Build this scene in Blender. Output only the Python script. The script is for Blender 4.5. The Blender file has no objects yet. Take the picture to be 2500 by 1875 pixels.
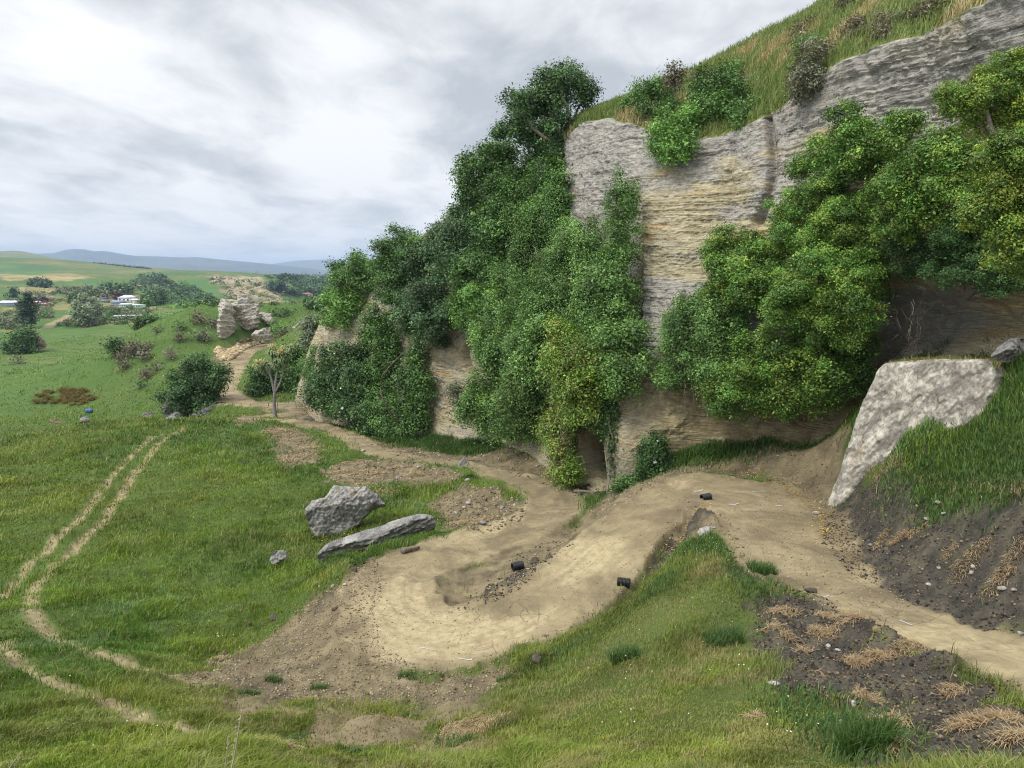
import bpy, math, random
import numpy as np
from mathutils import Vector, Matrix
from mathutils.bvhtree import BVHTree

rng = np.random.default_rng(7)
random.seed(7)
SC = bpy.context.scene
COL = SC.collection

# ---------------------------------------------------------------- camera
PITCH = math.radians(9.0)
F, CX, CY = 1512.0, 1106.0, 829.5      # survey measurements: focal length and centre in the units of the site sketch (2212 x 1659)
cam_d = bpy.data.cameras.new("camera")
cam = bpy.data.objects.new("camera", cam_d)
COL.objects.link(cam)
cam.location = (0, 0, 0)
cam.rotation_euler = (math.radians(90) - PITCH, 0, 0)
cam_d.sensor_width = 36.0
cam_d.lens = F / 2212.0 * 36.0
cam_d.clip_start = 0.05
cam_d.clip_end = 60000
SC.camera = cam

# ---------------------------------------------------------------- exposure
SC.view_settings.view_transform = 'Standard'
SC.view_settings.look = 'None'
SC.view_settings.exposure = 0.62
SC.view_settings.gamma = 1.0
SC.cycles.max_bounces = 6
SC.cycles.diffuse_bounces = 3
SC.cycles.glossy_bounces = 2
SC.cycles.transmission_bounces = 3
SC.cycles.volume_bounces = 0
SC.cycles.transparent_max_bounces = 4
SC.cycles.use_denoising = True
SC.cycles.denoiser = 'OPENIMAGEDENOISE'
SC.cycles.denoising_prefilter = 'NONE'
SC.cycles.denoising_input_passes = 'RGB_ALBEDO_NORMAL'
SC.cycles.filter_width = 1.1
SC.cycles.use_adaptive_sampling = False
SC.cycles.sample_clamp_indirect = 4.0

# ---------------------------------------------------------------- sun (thin overcast) and sky
SUN_EL, SUN_AZ = math.radians(52), math.radians(-125)   # azimuth clockwise from +Y: behind the viewer, to the left
sun_d = bpy.data.lights.new("sun", 'SUN')
sun_d.energy = 1.5
sun_d.angle = math.radians(10)
sun_d.color = (1.0, 0.95, 0.87)
sun = bpy.data.objects.new("sun", sun_d)
COL.objects.link(sun)
sdir = Vector((math.sin(SUN_AZ) * math.cos(SUN_EL), math.cos(SUN_AZ) * math.cos(SUN_EL), math.sin(SUN_EL)))
sun.rotation_euler = sdir.to_track_quat('Z', 'Y').to_euler()


class NB:
    """small node-tree builder"""
    def __init__(self, tree):
        self.t = tree
        self.n = tree.nodes
        self.n.clear()

    def add(self, typ, ins=None, **kw):
        nd = self.n.new(typ)
        for k, v in kw.items():
            setattr(nd, k, v)
        for k, v in (ins or {}).items():
            self.set(nd.inputs[k], v)
        return nd

    def set(self, sock, v):
        if isinstance(v, bpy.types.NodeSocket):
            self.t.links.new(v, sock)
        elif isinstance(v, bpy.types.Node):
            self.t.links.new(v.outputs[0], sock)
        else:
            if isinstance(v, (tuple, list)) and len(v) == 3 and sock.type == 'RGBA':
                v = (*v, 1)
            sock.default_value = v

    def math(self, op, a, b=0.0, c=None, clamp=False):
        nd = self.n.new('ShaderNodeMath'); nd.operation = op; nd.use_clamp = clamp
        self.set(nd.inputs[0], a); self.set(nd.inputs[1], b)
        if c is not None: self.set(nd.inputs[2], c)
        return nd.outputs[0]

    def mix(self, f, a, b, blend='MIX'):
        nd = self.n.new('ShaderNodeMix'); nd.data_type = 'RGBA'; nd.blend_type = blend; nd.clamp_factor = True
        self.set(nd.inputs[0], f); self.set(nd.inputs[6], a); self.set(nd.inputs[7], b)
        return nd.outputs[2]

    def ramp(self, f, stops, interp='LINEAR'):
        nd = self.n.new('ShaderNodeValToRGB')
        self.set(nd.inputs[0], f)
        cr = nd.color_ramp; cr.interpolation = interp
        while len(cr.elements) < len(stops): cr.elements.new(0.5)
        for e, (p, c) in zip(cr.elements, stops):
            e.position = p
            e.color = (c, c, c, 1) if isinstance(c, (int, float)) else (*c, 1)
        return nd.outputs[0]

    def noise(self, vec, scale, detail=4, rough=0.55, dist=0.0, lac=2.0):
        nd = self.n.new('ShaderNodeTexNoise')
        self.set(nd.inputs['Vector'], vec)
        nd.inputs['Scale'].default_value = scale; nd.inputs['Detail'].default_value = detail
        nd.inputs['Roughness'].default_value = rough; nd.inputs['Distortion'].default_value = dist
        nd.inputs['Lacunarity'].default_value = lac
        return nd.outputs[0]

    def mapping(self, vec, scale=(1, 1, 1), rot=(0, 0, 0), loc=(0, 0, 0)):
        nd = self.n.new('ShaderNodeMapping')
        self.set(nd.inputs[0], vec)
        nd.inputs['Scale'].default_value = scale; nd.inputs['Rotation'].default_value = rot; nd.inputs['Location'].default_value = loc
        return nd.outputs[0]

    def maprange(self, v, a, b, c=0.0, d=1.0, smooth=True):
        nd = self.n.new('ShaderNodeMapRange'); nd.interpolation_type = 'SMOOTHSTEP' if smooth else 'LINEAR'
        self.set(nd.inputs[0], v)
        for i, x in enumerate((a, b, c, d)): nd.inputs[i + 1].default_value = x
        return nd.outputs[0]


W = bpy.data.worlds.new("World")
SC.world = W
W.use_nodes = True
b = NB(W.node_tree)
sky = b.add('ShaderNodeTexSky', sky_type='NISHITA', sun_disc=False, sun_elevation=SUN_EL, sun_rotation=SUN_AZ, altitude=200.0, air_density=1.0, dust_density=2.0)
gen = b.add('ShaderNodeTexCoord').outputs['Generated']
sx = b.add('ShaderNodeSeparateXYZ', {0: gen})
zc = b.math('ADD', b.math('MAXIMUM', sx.outputs[2], 0.0), 0.13)
pl = b.add('ShaderNodeCombineXYZ', {0: b.math('DIVIDE', sx.outputs[0], zc), 1: b.math('DIVIDE', sx.outputs[1], zc), 2: 0.0}).outputs[0]
pl1 = b.mapping(pl, scale=(1.0, 0.58, 1.0), rot=(0, 0, math.radians(38)), loc=(3.1, 1.7, 0))
n1 = b.noise(pl1, 1.15, 7, 0.52, 0.35)
pl2 = b.mapping(pl, scale=(1.0, 0.6, 1.0), rot=(0, 0, math.radians(30)), loc=(7.3, 2.2, 4))
n2 = b.noise(pl2, 3.2, 7, 0.60, 0.5)
pl3 = b.mapping(pl, scale=(1.0, 0.8, 1.0), loc=(1.3, 9.2, 2))
n3 = b.noise(pl3, 0.5, 3, 0.5, 0.2)
nn = b.math('ADD', b.math('ADD', b.math('MULTIPLY', n1, 0.70), b.math('MULTIPLY', n2, 0.26)), b.math('MULTIPLY', n3, 0.12))
cl = b.ramp(nn, [(0.43, (0.37, 0.392, 0.42)), (0.485, (0.46, 0.478, 0.50)), (0.535, (0.575, 0.583, 0.60)), (0.60, (0.69, 0.69, 0.695))])
# thicker, bluer cloud towards the horizon with a pale strip; brighter cloud high overhead and around the veiled sun
hz = b.maprange(sx.outputs[2], 0.02, 0.20, 1.0, 0.0)
cl = b.mix(b.math('MULTIPLY', hz, 0.35), cl, (0.57, 0.58, 0.60))
zen = b.maprange(sx.outputs[2], 0.50, 1.0, 0.0, 1.0)
dot = b.add('ShaderNodeVectorMath', {0: gen, 1: tuple(sdir)}, operation='DOT_PRODUCT').outputs['Value']
glow = b.maprange(dot, 0.0, 1.0, 0.0, 1.0)
gain = b.math('ADD', 1.0, b.math('ADD', b.math('MULTIPLY', zen, 1.15), b.math('MULTIPLY', glow, 0.75)))
clb = b.add('ShaderNodeVectorMath', {0: cl, 1: b.add('ShaderNodeCombineXYZ', {0: b.math('MULTIPLY', gain, 10), 1: b.math('MULTIPLY', gain, 10), 2: b.math('MULTIPLY', gain, 10)}).outputs[0]}, operation='MULTIPLY').outputs[0]
mixc = b.mix(0.95, sky.outputs[0], clb)
bg = b.add('ShaderNodeBackground', {'Color': mixc, 'Strength': 0.1})
b.add('ShaderNodeOutputWorld', {'Surface': bg})

# ---------------------------------------------------------------- survey helpers
CT, ST = math.cos(PITCH), math.sin(PITCH)


def ray(px, py):
    u = (px - CX) / F; v = (CY - py) / F
    return np.array([u, CT + v * ST, -ST + v * CT])


def at_y(px, py, y):
    d = ray(px, py)
    return d * (y / d[1])


def at_z(px, py, z):
    d = ray(px, py)
    return d * (z / d[2])


def sstep(a, bb, x):
    t = np.clip((x - a) / (bb - a), 0, 1)
    return t * t * (3 - 2 * t)


def _hash(ix, iy, iz, seed):
    h = (ix.astype(np.int64) * 374761393 + iy.astype(np.int64) * 668265263 + iz.astype(np.int64) * 2147483647 + seed * 974634517) & 0xFFFFFFFF
    h = ((h ^ (h >> 13)) * 1274126177) & 0xFFFFFFFF
    h = (h ^ (h >> 16)) & 0xFFFFFFFF
    h = (h * 2246822519) & 0xFFFFFFFF
    h = h ^ (h >> 15)
    return (h & 0xFFFFFF).astype(np.float64) / 0xFFFFFF


def vnoise(x, y, z=None, seed=0):
    """value noise in [-1,1]"""
    x = np.asarray(x, float); y = np.asarray(y, float)
    z = np.zeros_like(x) if z is None else np.asarray(z, float)
    ix, iy, iz = np.floor(x), np.floor(y), np.floor(z)
    fx, fy, fz = x - ix, y - iy, z - iz
    fx = fx * fx * fx * (fx * (fx * 6 - 15) + 10); fy = fy * fy * fy * (fy * (fy * 6 - 15) + 10); fz = fz * fz * fz * (fz * (fz * 6 - 15) + 10)
    r = 0
    for dx in (0, 1):
        wx = fx if dx else 1 - fx
        for dy in (0, 1):
            wy = fy if dy else 1 - fy
            for dz in (0, 1):
                wz = fz if dz else 1 - fz
                r = r + wx * wy * wz * _hash(ix + dx, iy + dy, iz + dz, seed)
    return r * 2 - 1


def fbm(x, y, z=None, oct=4, seed=0, gain=0.5):
    a, s, n = 1.0, 0.0, 0.0
    x = np.asarray(x, float); y = np.asarray(y, float)
    z = np.zeros_like(x) if z is None else np.asarray(z, float)
    c, sn = math.cos(0.6), math.sin(0.6)
    for o in range(oct):
        s = s + a * vnoise(x, y, z, seed + o * 17); n += a
        x, y = (x * c - y * sn) * 2.03 + 11.7, (x * sn + y * c) * 2.03 + 5.3
        z = z * 2.03 + 3.1
        a *= gain
    return s / n * 1.5


# ---------------------------------------------------------------- terrain control points (sketch x, y, distance)
CTRL = [
 (0,1285,23.4),(0,1659,7.6),(400,1580,10.5),(216,1418,16),(0,1400,17),(60,1310,21),(137,1156,30),(266,1062,37.5),(350,935,54),
 (300,1250,25),(480,1350,21),(450,1150,31),(600,1080,35.5),(550,1000,43.5),(450,930,56),(640,950,54),(700,1000,44),(800,1050,38),
 (600,1250,25.2),(700,1215,27),(440,1440,17.2),(531,1400,19.4),(600,1500,14.6),(800,1500,14.9),(1000,1500,14.4),(700,1600,11.1),
 (900,1600,11),(1000,1659,8.7),(600,1659,8.7),(300,1659,8.3),(620,1430,17.2),(690,1340,19.8),(640,1340,20.6),
 (1300,1400,14.4),(1250,1500,11.9),(1500,1400,13.1),(1500,1165,20.4),(1400,1280,17),(1340,1340,15.6),(1600,1300,14.8),(1500,1550,9.4),
 (1500,1659,7.2),(1250,1659,7.8),(1800,1659,6.5),(1750,1450,11),(1700,1330,14.0),(2000,1550,8.2),(2212,1659,6),(2212,1550,8.3),
 (1130,1480,14.2),(1150,1600,10.2),(1450,1230,18.6),(1580,1220,17.6),
 (1000,1290,20.6),(1100,1235,22.2),(1200,1165,25.0),(1280,1110,28.5),
 (1060,1110,31.5),(960,1130,30.2),(900,1060,36.5),(1000,1080,33.8),
 (1870,1190,17.4),(2000,1150,17.3),(2100,1250,14.2),(2212,1290,12.4),(2000,1060,18.2),(2212,1085,14.2),(2212,950,15.6),(2212,800,17.2),
 (1900,1010,20.4),(2050,960,18.6),(2100,908,18.6),(1990,962,19.6),(2168,830,18.3),(1790,1110,22),(1850,990,23.2),(2050,780,24),(1950,770,25.6),(1850,880,26.2),(1830,930,27.2),
 (1740,960,28.0),(1650,950,29),(1560,990,29.2),(1500,965,31),(1420,1010,31),(1330,1055,32),(1280,1065,34),(1215,1050,35),(1150,985,41),(1080,962,45),
 (950,945,50),(850,935,55),(760,925,61),(690,915,67),(655,895,74),(1180,1010,38.8),(1000,985,44.5),(870,965,50.0),
 (1680,1000,26.8),(1620,1010,28),(1750,1040,24.8),
 # crest and the lower valley
 (0,984,47),(102,936,55),(205,915,59),(307,910,61),(410,909,62),(495,908,64),
 (0,1080,37),(120,1040,41),
 (0,700,300),(150,705,300),(250,702,300),(0,760,200),(150,755,205),(240,740,215),(100,800,155),(0,800,150),(0,850,125),(140,860,117),
 (250,860,115),(192,888,104),(100,905,97),(0,925,90),(250,900,98),(330,903,92),(420,908,85),
 (440,662,146),(400,674,146),(350,690,148),(310,705,150),(285,730,142),(240,800,126),(350,740,132),(400,720,136),(300,830,112),
 (400,800,112),(450,780,118),(460,740,136),(490,745,135),(540,720,139),(520,695,143),(570,725,142),(530,800,110),(560,780,116),
 (600,770,114),(650,700,132),(690,660,152),(620,672,210),(560,690,240),(420,850,97),(560,868,88),(640,860,86),(720,850,78),
 (400,672,330),(300,690,320),(275,662,440),(100,662,450),(0,667,440),(0,640,560),(100,640,600),(200,640,600),(90,622,720),(0,610,850),
 (250,612,900),(0,556,1700),(75,558,1700),(150,563,1700),(230,572,1700),(300,580,1700),(100,588,1150),(0,590,1100),(250,593,1300),(400,584,1500),(450,588,1350),
 (350,590,1300),(400,640,560),(350,617,800),(450,597,1000),(540,600,900),(600,625,800),(540,640,700),(500,628,780),(480,650,640),
 (570,660,600),(440,620,880),(400,600,1050),(650,650,800),(650,606,2600),(700,602,4000),(600,632,1200),(720,660,700),(720,630,1200),(600,604,3000),
 (-200,600,900),(-200,558,1700),(-200,700,300),(-200,800,150),(-200,1000,48),(-200,1400,17),(2500,1500,7.5),(2500,1200,11),(2500,900,14),
 (-600,1000,50),(-600,700,300),(-600,1500,14),(-600,600,900),(-600,575,1700),
]
HID = [(0,66,-18.5),(102,73,-18.6),(205,78,-18.2),(307,80,-17.6),(410,78,-16.6),(440,172,-14),(400,182,-18),(350,185,-20),(560,262,-22),
 (480,175,-13),(700,100,-13),(800,100,-12),(1000,80,-11.5),(1300,60,-9.5),(1700,50,-7),(2100,40,-4),(2500,40,-3),(3000,14,-2.2),(1000,200,-14),(1600,200,-12),(900,700,-25),(1200,700,-25),(1800,700,-20),
 (900,3000,-26),(1600,3000,-26),(2400,3000,-20),(2600,300,-8),(0,2400,6),(150,2400,2),(300,2600,-10),(-200,2400,8),(450,2600,-18),(2400,1000,-18)]
NEAR = [(0,0,-1.75),(0,-6,-0.8),(-6,0,-3.6),(6,0,-1.0),(0,3,-3.1),(-4,3,-4.6),(5,3,-2.6),(-9,5,-6.3),(8,4,-2.9),(-6,-6,-2.2),(6,-6,0.3),(0,5.2,-4.5),(-3,5.5,-5.2),(3,5,-4.2),(12,5,-3.0),(-14,2,-7.5),(-14,-6,-6)]

# the trail: (near/outer edge x, y, inner edge x, y, height)
TRAIL = [
 (2560,1640,2560,1470,-5.8),(2400,1565,2420,1445,-5.95),(2250,1507,2300,1405,-6.2),(2072,1451,2108,1343,-6.55),(1910,1375,1964,1292,-6.95),(1784,1307,1867,1249,-7.3),(1662,1264,1800,1190,-7.6),
 (1610,1190,1775,1130,-7.8),(1590,1150,1760,1088,-7.9),(1572,1128,1680,1045,-8.0),(1540,1105,1540,1025,-8.1),(1500,1100,1430,1040,-8.3),
 (1470,1125,1350,1090,-8.5),(1430,1170,1260,1150,-8.8),(1380,1240,1170,1210,-9.1),(1300,1320,1090,1270,-9.35),(1180,1385,1010,1305,-9.55),
 (1080,1427,970,1305,-9.7),(980,1452,955,1300,-9.8),(860,1447,945,1295,-9.9),(775,1400,937,1285,-9.95),(740,1320,932,1272,-10.0),
 (748,1250,937,1252,-10.05),(830,1195,985,1230,-10.15),(930,1170,1060,1203,-10.3),(1040,1135,1140,1180,-10.45),(1110,1110,1215,1140,-10.6),
 (1140,1090,1262,1100,-10.75),(1132,1068,1245,1066,-10.87),(1094,1043,1190,1042,-10.95),(1043,1027,1120,1026,-11.1),(985,1006,1012,998,-11.4),
 (924,1001,935,990,-11.7),(838,994,862,979,-12.1),(777,980,818,966,-12.4),(736,955,785,943,-12.7),(695,932,745,929,-13.1),(640,916,690,916,-13.6),
 (580,912,620,904,-14.1),(545,910,560,902,-14.5),(515,906,530,900,-14.8)]
TRAIL2 = [(520,906,525,899,-14.8),(580,904,575,895,-15.0),(640,898,640,888,-15.2),(665,891,652,879,-15.4)]
TRAIL3 = [(662,886,655,875,-15.45),(600,880,600,870,-15.6),(520,877,530,866,-15.7),(482,873,518,858,-15.75),(478,842,508,838,-15.8),(483,803,512,808,-15.5),
 (489,772,528,776,-15.1),(511,755,545,764,-14.7),(545,746,566,755,-14.3),(580,741,592,748,-14.1)]


def trail_world(sec):
    L, R = [], []
    for ax, ay, bx, by, z in sec:
        L.append(at_z(ax, ay, z)); R.append(at_z(bx, by, z))
    L, R = np.array(L), np.array(R)
    C = (L + R) / 2
    H = np.linalg.norm((L - R)[:, :2], axis=1) / 2
    return L, R, C, H


TRAILS = [trail_world(t) for t in (TRAIL, TRAIL2, TRAIL3)]

pts = [at_y(*c) for c in CTRL]
for px, y, z in HID: pts.append(np.array([(px - CX) / F * y, y, z]))
for p in NEAR: pts.append(np.array([p[0], p[1] + 0.0, p[2]], float))
for (L, R, C, H), st in zip(TRAILS, (1, 2, 2)):
    pts += list(C[::st])
    if st == 1: pts += list(L[4:30]) + list(R[4:30])
P = np.array(pts)


def lp(x, y):
    """conformal log-polar chart about the survey point, shifted so it stays regular near the origin"""
    yy = y + 10.0
    r = np.hypot(x, yy)
    return np.log(r) * 1.0, np.arctan2(x, yy), r


_l, _t, _r = lp(P[:, 0], P[:, 1])
_V = P[:, 2] / _r


def _phi(d2):
    return 0.5 * d2 * np.log(np.maximum(d2, 1e-12))


NRBF = len(P)
K = _phi((_l[:, None] - _l) ** 2 + (_t[:, None] - _t) ** 2) + np.eye(NRBF) * 2e-4
A = np.zeros((NRBF + 3, NRBF + 3))
A[:NRBF, :NRBF] = K; A[:NRBF, NRBF] = 1; A[:NRBF, NRBF + 1] = _l; A[:NRBF, NRBF + 2] = _t
A[NRBF:, :NRBF] = A[:NRBF, NRBF:].T
sol = np.linalg.solve(A, np.concatenate([_V, [0, 0, 0]]))


def rbf(x, y):
    x = np.asarray(x, float); y = np.asarray(y, float)
    out = np.empty(x.shape)
    xf, yf, of = x.ravel(), y.ravel(), out.ravel()
    for i in range(0, len(xf), 20000):
        l, t, r = lp(xf[i:i + 20000], yf[i:i + 20000])
        d2 = (l[:, None] - _l) ** 2 + (t[:, None] - _t) ** 2
        of[i:i + 20000] = (_phi(d2) @ sol[:NRBF] + sol[NRBF] + sol[NRBF + 1] * l + sol[NRBF + 2] * t) * r
    return of.reshape(x.shape)


def trail_dist(x, y, full=False):
    """signed distance to the trail edge (negative on the trail), its height there and the position along it"""
    x = np.asarray(x, float); y = np.asarray(y, float)
    E = np.full(x.shape, 1e3); Z = np.zeros(x.shape); S = np.zeros(x.shape); LAT = np.zeros(x.shape)
    for ti, (L, R, C, H) in enumerate(TRAILS):
        lo, hi = C[:, :2].min(0) - 8, C[:, :2].max(0) + 8
        m = (x > lo[0]) & (x < hi[0]) & (y > lo[1]) & (y < hi[1])
        if not m.any(): continue
        xs, ys = x[m], y[m]
        e, zz, ss, la = E[m], Z[m], S[m], LAT[m]
        acc = 0.0
        for i in range(len(C) - 1):
            a, c = C[i], C[i + 1]
            d = c[:2] - a[:2]; ll = max(d @ d, 1e-6)
            t = np.clip(((xs - a[0]) * d[0] + (ys - a[1]) * d[1]) / ll, 0, 1)
            qx, qy = xs - a[0] - d[0] * t, ys - a[1] - d[1] * t
            dist = np.hypot(qx, qy)
            side = np.sign(qx * d[1] - qy * d[0])
            ee = dist - (H[i] + (H[i + 1] - H[i]) * t)
            k = ee < e
            e = np.where(k, ee, e); zz = np.where(k, a[2] + (c[2] - a[2]) * t, zz); ss = np.where(k, acc + math.sqrt(ll) * t, ss)
            la = np.where(k, side * dist, la)
            acc += math.sqrt(ll)
        E[m], Z[m], S[m], LAT[m] = e, zz, ss, la
    return E, Z, S, LAT


def base_z(x, y):
    z = rbf(x, y)
    E, Z, S, LAT = trail_dist(x, y)
    w = 1 - sstep(-0.15, 1.1, E)
    return z * (1 - w) + Z * w


def ground_hit(px, py, fn=None, rmin=3.0, rmax=3000.0):
    fn = fn or base_z
    d = ray(px, py); d = d / d[1]
    ys = np.exp(np.linspace(math.log(rmin), math.log(rmax), 260))
    g = fn(d[0] * ys, ys) - d[2] * ys
    k = np.argmax(g > 0)
    if g[k] <= 0: return d * rmax
    a, c = ys[max(k - 1, 0)], ys[k]
    for _ in range(3):
        q = np.linspace(a, c, 12)
        gg = fn(d[0] * q, q) - d[2] * q
        j = int(np.argmax(gg > 0))
        a, c = q[max(j - 1, 0)], q[j]
    return d * ((a + c) / 2)


# ---------------------------------------------------------------- ground cover zones (outlines in sketch units, laid on the terrain)
def poly_world(pp): return np.array([ground_hit(px, py)[:2] for px, py in pp])


ZONES = {
 'dirt': [
  [(531,1398),(600,1350),(698,1280),(770,1236),(800,1200),(830,1260),(800,1330),(830,1400),(900,1450),(990,1460),(1090,1430),(1140,1440),(1120,1480),(1060,1490),(1010,1515),(900,1525),(780,1530),(640,1520),(520,1502),(430,1488),(410,1474),(440,1440)],
  [(960,1300),(1090,1225),(1200,1160),(1260,1120),(1230,1180),(1120,1260),(1000,1320)],
  [(770,940),(840,958),(960,975),(1080,962),(1180,990),(1235,1050),(1205,1062),(1111,1025),(1016,1002),(872,987),(825,977)],
  [(1470,1005),(1580,990),(1650,950),(1850,925),(1865,970),(1790,1100),(1720,1060),(1640,1030),(1540,1020),(1440,1035),(1290,1120),(1270,1100)],
  [(1470,1095),(1560,1110),(1600,1180),(1640,1280),(1600,1260),(1560,1170),(1510,1150),(1440,1180),(1390,1240),(1340,1290),(1270,1345),(1180,1400),(1170,1390),(1300,1310),(1400,1210)],
  [(570,920),(640,925),(700,960),(690,1000),(610,1010),(590,960)],
  [(690,1020),(780,990),(900,1000),(990,1020),(980,1050),(880,1040),(780,1050),(720,1040)],
  [(920,1080),(1000,1045),(1080,1060),(1140,1090),(1120,1130),(1030,1150),(960,1140)],
  [(460,775),(490,755),(560,735),(590,745),(520,770),(500,800),(470,800)],
  [(530,860),(600,868),(680,870),(690,912),(640,912),(600,890),(540,880)],
  [(490,905),(560,893),(570,915),(520,918)],
  [(1000,1225),(1100,1175),(1215,1140),(1270,1100),(1330,1060),(1440,1015),(1460,1045),(1360,1095),(1260,1160),(1180,1215),(1080,1280),(990,1330),(925,1335),(900,1280),(920,1225)],
  [(1640,1290),(1600,1170),(1660,1265),(1790,1310),(1900,1375),(1870,1400),(1740,1330)],
 ],
 'dark': [
  [(1635,1285),(1690,1270),(1790,1305),(1908,1370),(2068,1448),(2230,1488),(2500,1620),(2500,1800),(2120,1690),(1960,1640),(1860,1590),(1800,1560),(1680,1480),(1640,1390)],
  [(1790,1120),(1830,1050),(1870,1010),(1950,1016),(2050,1052),(2130,1066),(2230,1070),(2400,1100),(2400,1440),(2212,1380),(2108,1347),(1964,1295),(1865,1250),(1782,1172)],
  [(1235,1040),(1330,1040),(1335,1066),(1285,1076),(1238,1070)],  # cave floor: dark cover stands in for the shade inside
  [(1040,1290),(1110,1240),(1190,1180),(1130,1260),(1060,1305)],
  [(1390,1240),(1440,1180),(1500,1110),(1530,1105),(1470,1165),(1400,1250),(1350,1280)],
  [(600,905),(690,900),(740,925),(700,925),(650,912)],
 ],
 'short': [[(1500,1165),(1590,1200),(1640,1290),(1640,1390),(1680,1480),(1800,1560),(1900,1659),(1900,1780),(1000,1780),(1150,1600),(1130,1480),(1300,1400),(1340,1340),(1400,1270)]],
 'patch': [
  [(330,1470),(420,1450),(530,1480),(700,1510),(1000,1500),(1100,1480),(1180,1560),(1220,1659),(1150,1780),(560,1780),(520,1600),(400,1560)],
  [(1240,1370),(1330,1375),(1380,1420),(1350,1440),(1270,1410)],
 ],
}
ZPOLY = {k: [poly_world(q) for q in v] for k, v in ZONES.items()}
RUTS = [[(0,1290),(36,1249),(72,1213),(137,1156),(176,1112),(220,1062),(265,1000),(310,960),(348,934)],
        [(400,922),(345,958),(300,1010),(266,1062),(223,1123),(180,1166),(137,1206),(101,1242),(72,1278),(61,1307),(72,1336),(108,1364),(151,1390),(216,1418),(288,1440),(360,1458),(430,1478)],
        [(-60,1350),(0,1393),(22,1426),(65,1451),(119,1469),(173,1487),(216,1505),(270,1530),(324,1555),(400,1582)]]
FARTRACKS = [([(45,622),(60,633),(80,640),(110,643)], 5.0), ([(100,706),(130,692),(165,676),(178,672)], 3.5), ([(270,692),(330,690)], 2.5)]
FARZ = {k: [np.array([ground_hit(*p)[:2] for p in q]) for q in v] for k, v in {
 'scarp': [[(443,597),(470,594),(540,598),(575,605),(610,630),(640,655),(600,662),(540,655),(500,640),(475,625),(455,612)], [(300,612),(345,618),(330,624),(290,620)], [(608,612),(625,612),(632,632),(618,634)], [(655,620),(668,622),(672,632),(660,632)]],
 'hay': [[(0,592),(60,597),(140,592),(200,600),(120,607),(60,604),(0,609)], [(60,620),(200,624),(190,634),(40,634)], [(45,658),(160,656),(150,672),(60,670)], [(0,662),(40,664),(40,674),(0,674)], [(190,697),(330,688),(300,704),(180,702)], [(0,702),(90,708),(60,720),(0,716)], [(230,660),(330,662),(330,672),(240,668)]],
 'lush': [[(0,572),(30,569),(90,580),(125,588),(60,596),(0,590)], [(380,600),(440,599),(455,614),(470,632),(440,634),(400,618)], [(110,611),(230,606),(215,616),(120,614)]]}.items()}
DITCHW = [(np.array([ground_hit(*p)[:2] for p in q]), d, w) for q, d, w in (([(965,1300),(1040,1270),(1120,1230),(1200,1180),(1260,1120)], 0.26, 0.6), ([(1350,1285),(1400,1235),(1445,1175),(1510,1095)], 0.40, 0.45), ([(1775,1105),(1800,1180),(1880,1260),(1980,1300),(2120,1355)], 0.14, 0.3))]
PALEZ = [np.array([ground_hit(*p)[:2] for p in q]) for q in ([(770,1270),(830,1230),(930,1290),(1010,1330),(1100,1340),(1200,1300),(1230,1330),(1100,1400),(980,1440),(860,1430),(785,1390)], [(1190,1190),(1270,1160),(1330,1160),(1320,1220),(1240,1270),(1190,1250)], [(880,1180),(1000,1145),(1090,1110),(1130,1080),(1150,1100),(1060,1160),(940,1200)], [(1800,1290),(1900,1310),(2100,1380),(2212,1440),(2212,1470),(2050,1430),(1900,1350)])]
RUTW = [np.array([ground_hit(*p)[:2] for p in r]) for r in RUTS]
FARW = [(np.array([ground_hit(*p)[:2] for p in r]), w) for r, w in FARTRACKS]


def poly_sd(x, y, q):
    """signed distance to polygon q, positive inside"""
    d = np.full(x.shape, 1e9); ins = np.zeros(x.shape, bool)
    m = len(q)
    for i in range(m):
        a, c = q[i], q[(i + 1) % m]
        e = c - a
        t = np.clip(((x - a[0]) * e[0] + (y - a[1]) * e[1]) / max(e @ e, 1e-9), 0, 1)
        d = np.minimum(d, np.hypot(x - a[0] - e[0] * t, y - a[1] - e[1] * t))
        if abs(c[1] - a[1]) > 1e-12:
            cr = ((a[1] > y) != (c[1] > y)) & (x < (c[0] - a[0]) * (y - a[1]) / (c[1] - a[1]) + a[0])
            ins ^= cr
    return np.where(ins, d, -d)


def line_dist(x, y, q):
    d = np.full(x.shape, 1e9)
    for a, c in zip(q[:-1], q[1:]):
        e = c - a
        t = np.clip(((x - a[0]) * e[0] + (y - a[1]) * e[1]) / max(e @ e, 1e-9), 0, 1)
        d = np.minimum(d, np.hypot(x - a[0] - e[0] * t, y - a[1] - e[1] * t))
    return d


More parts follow.
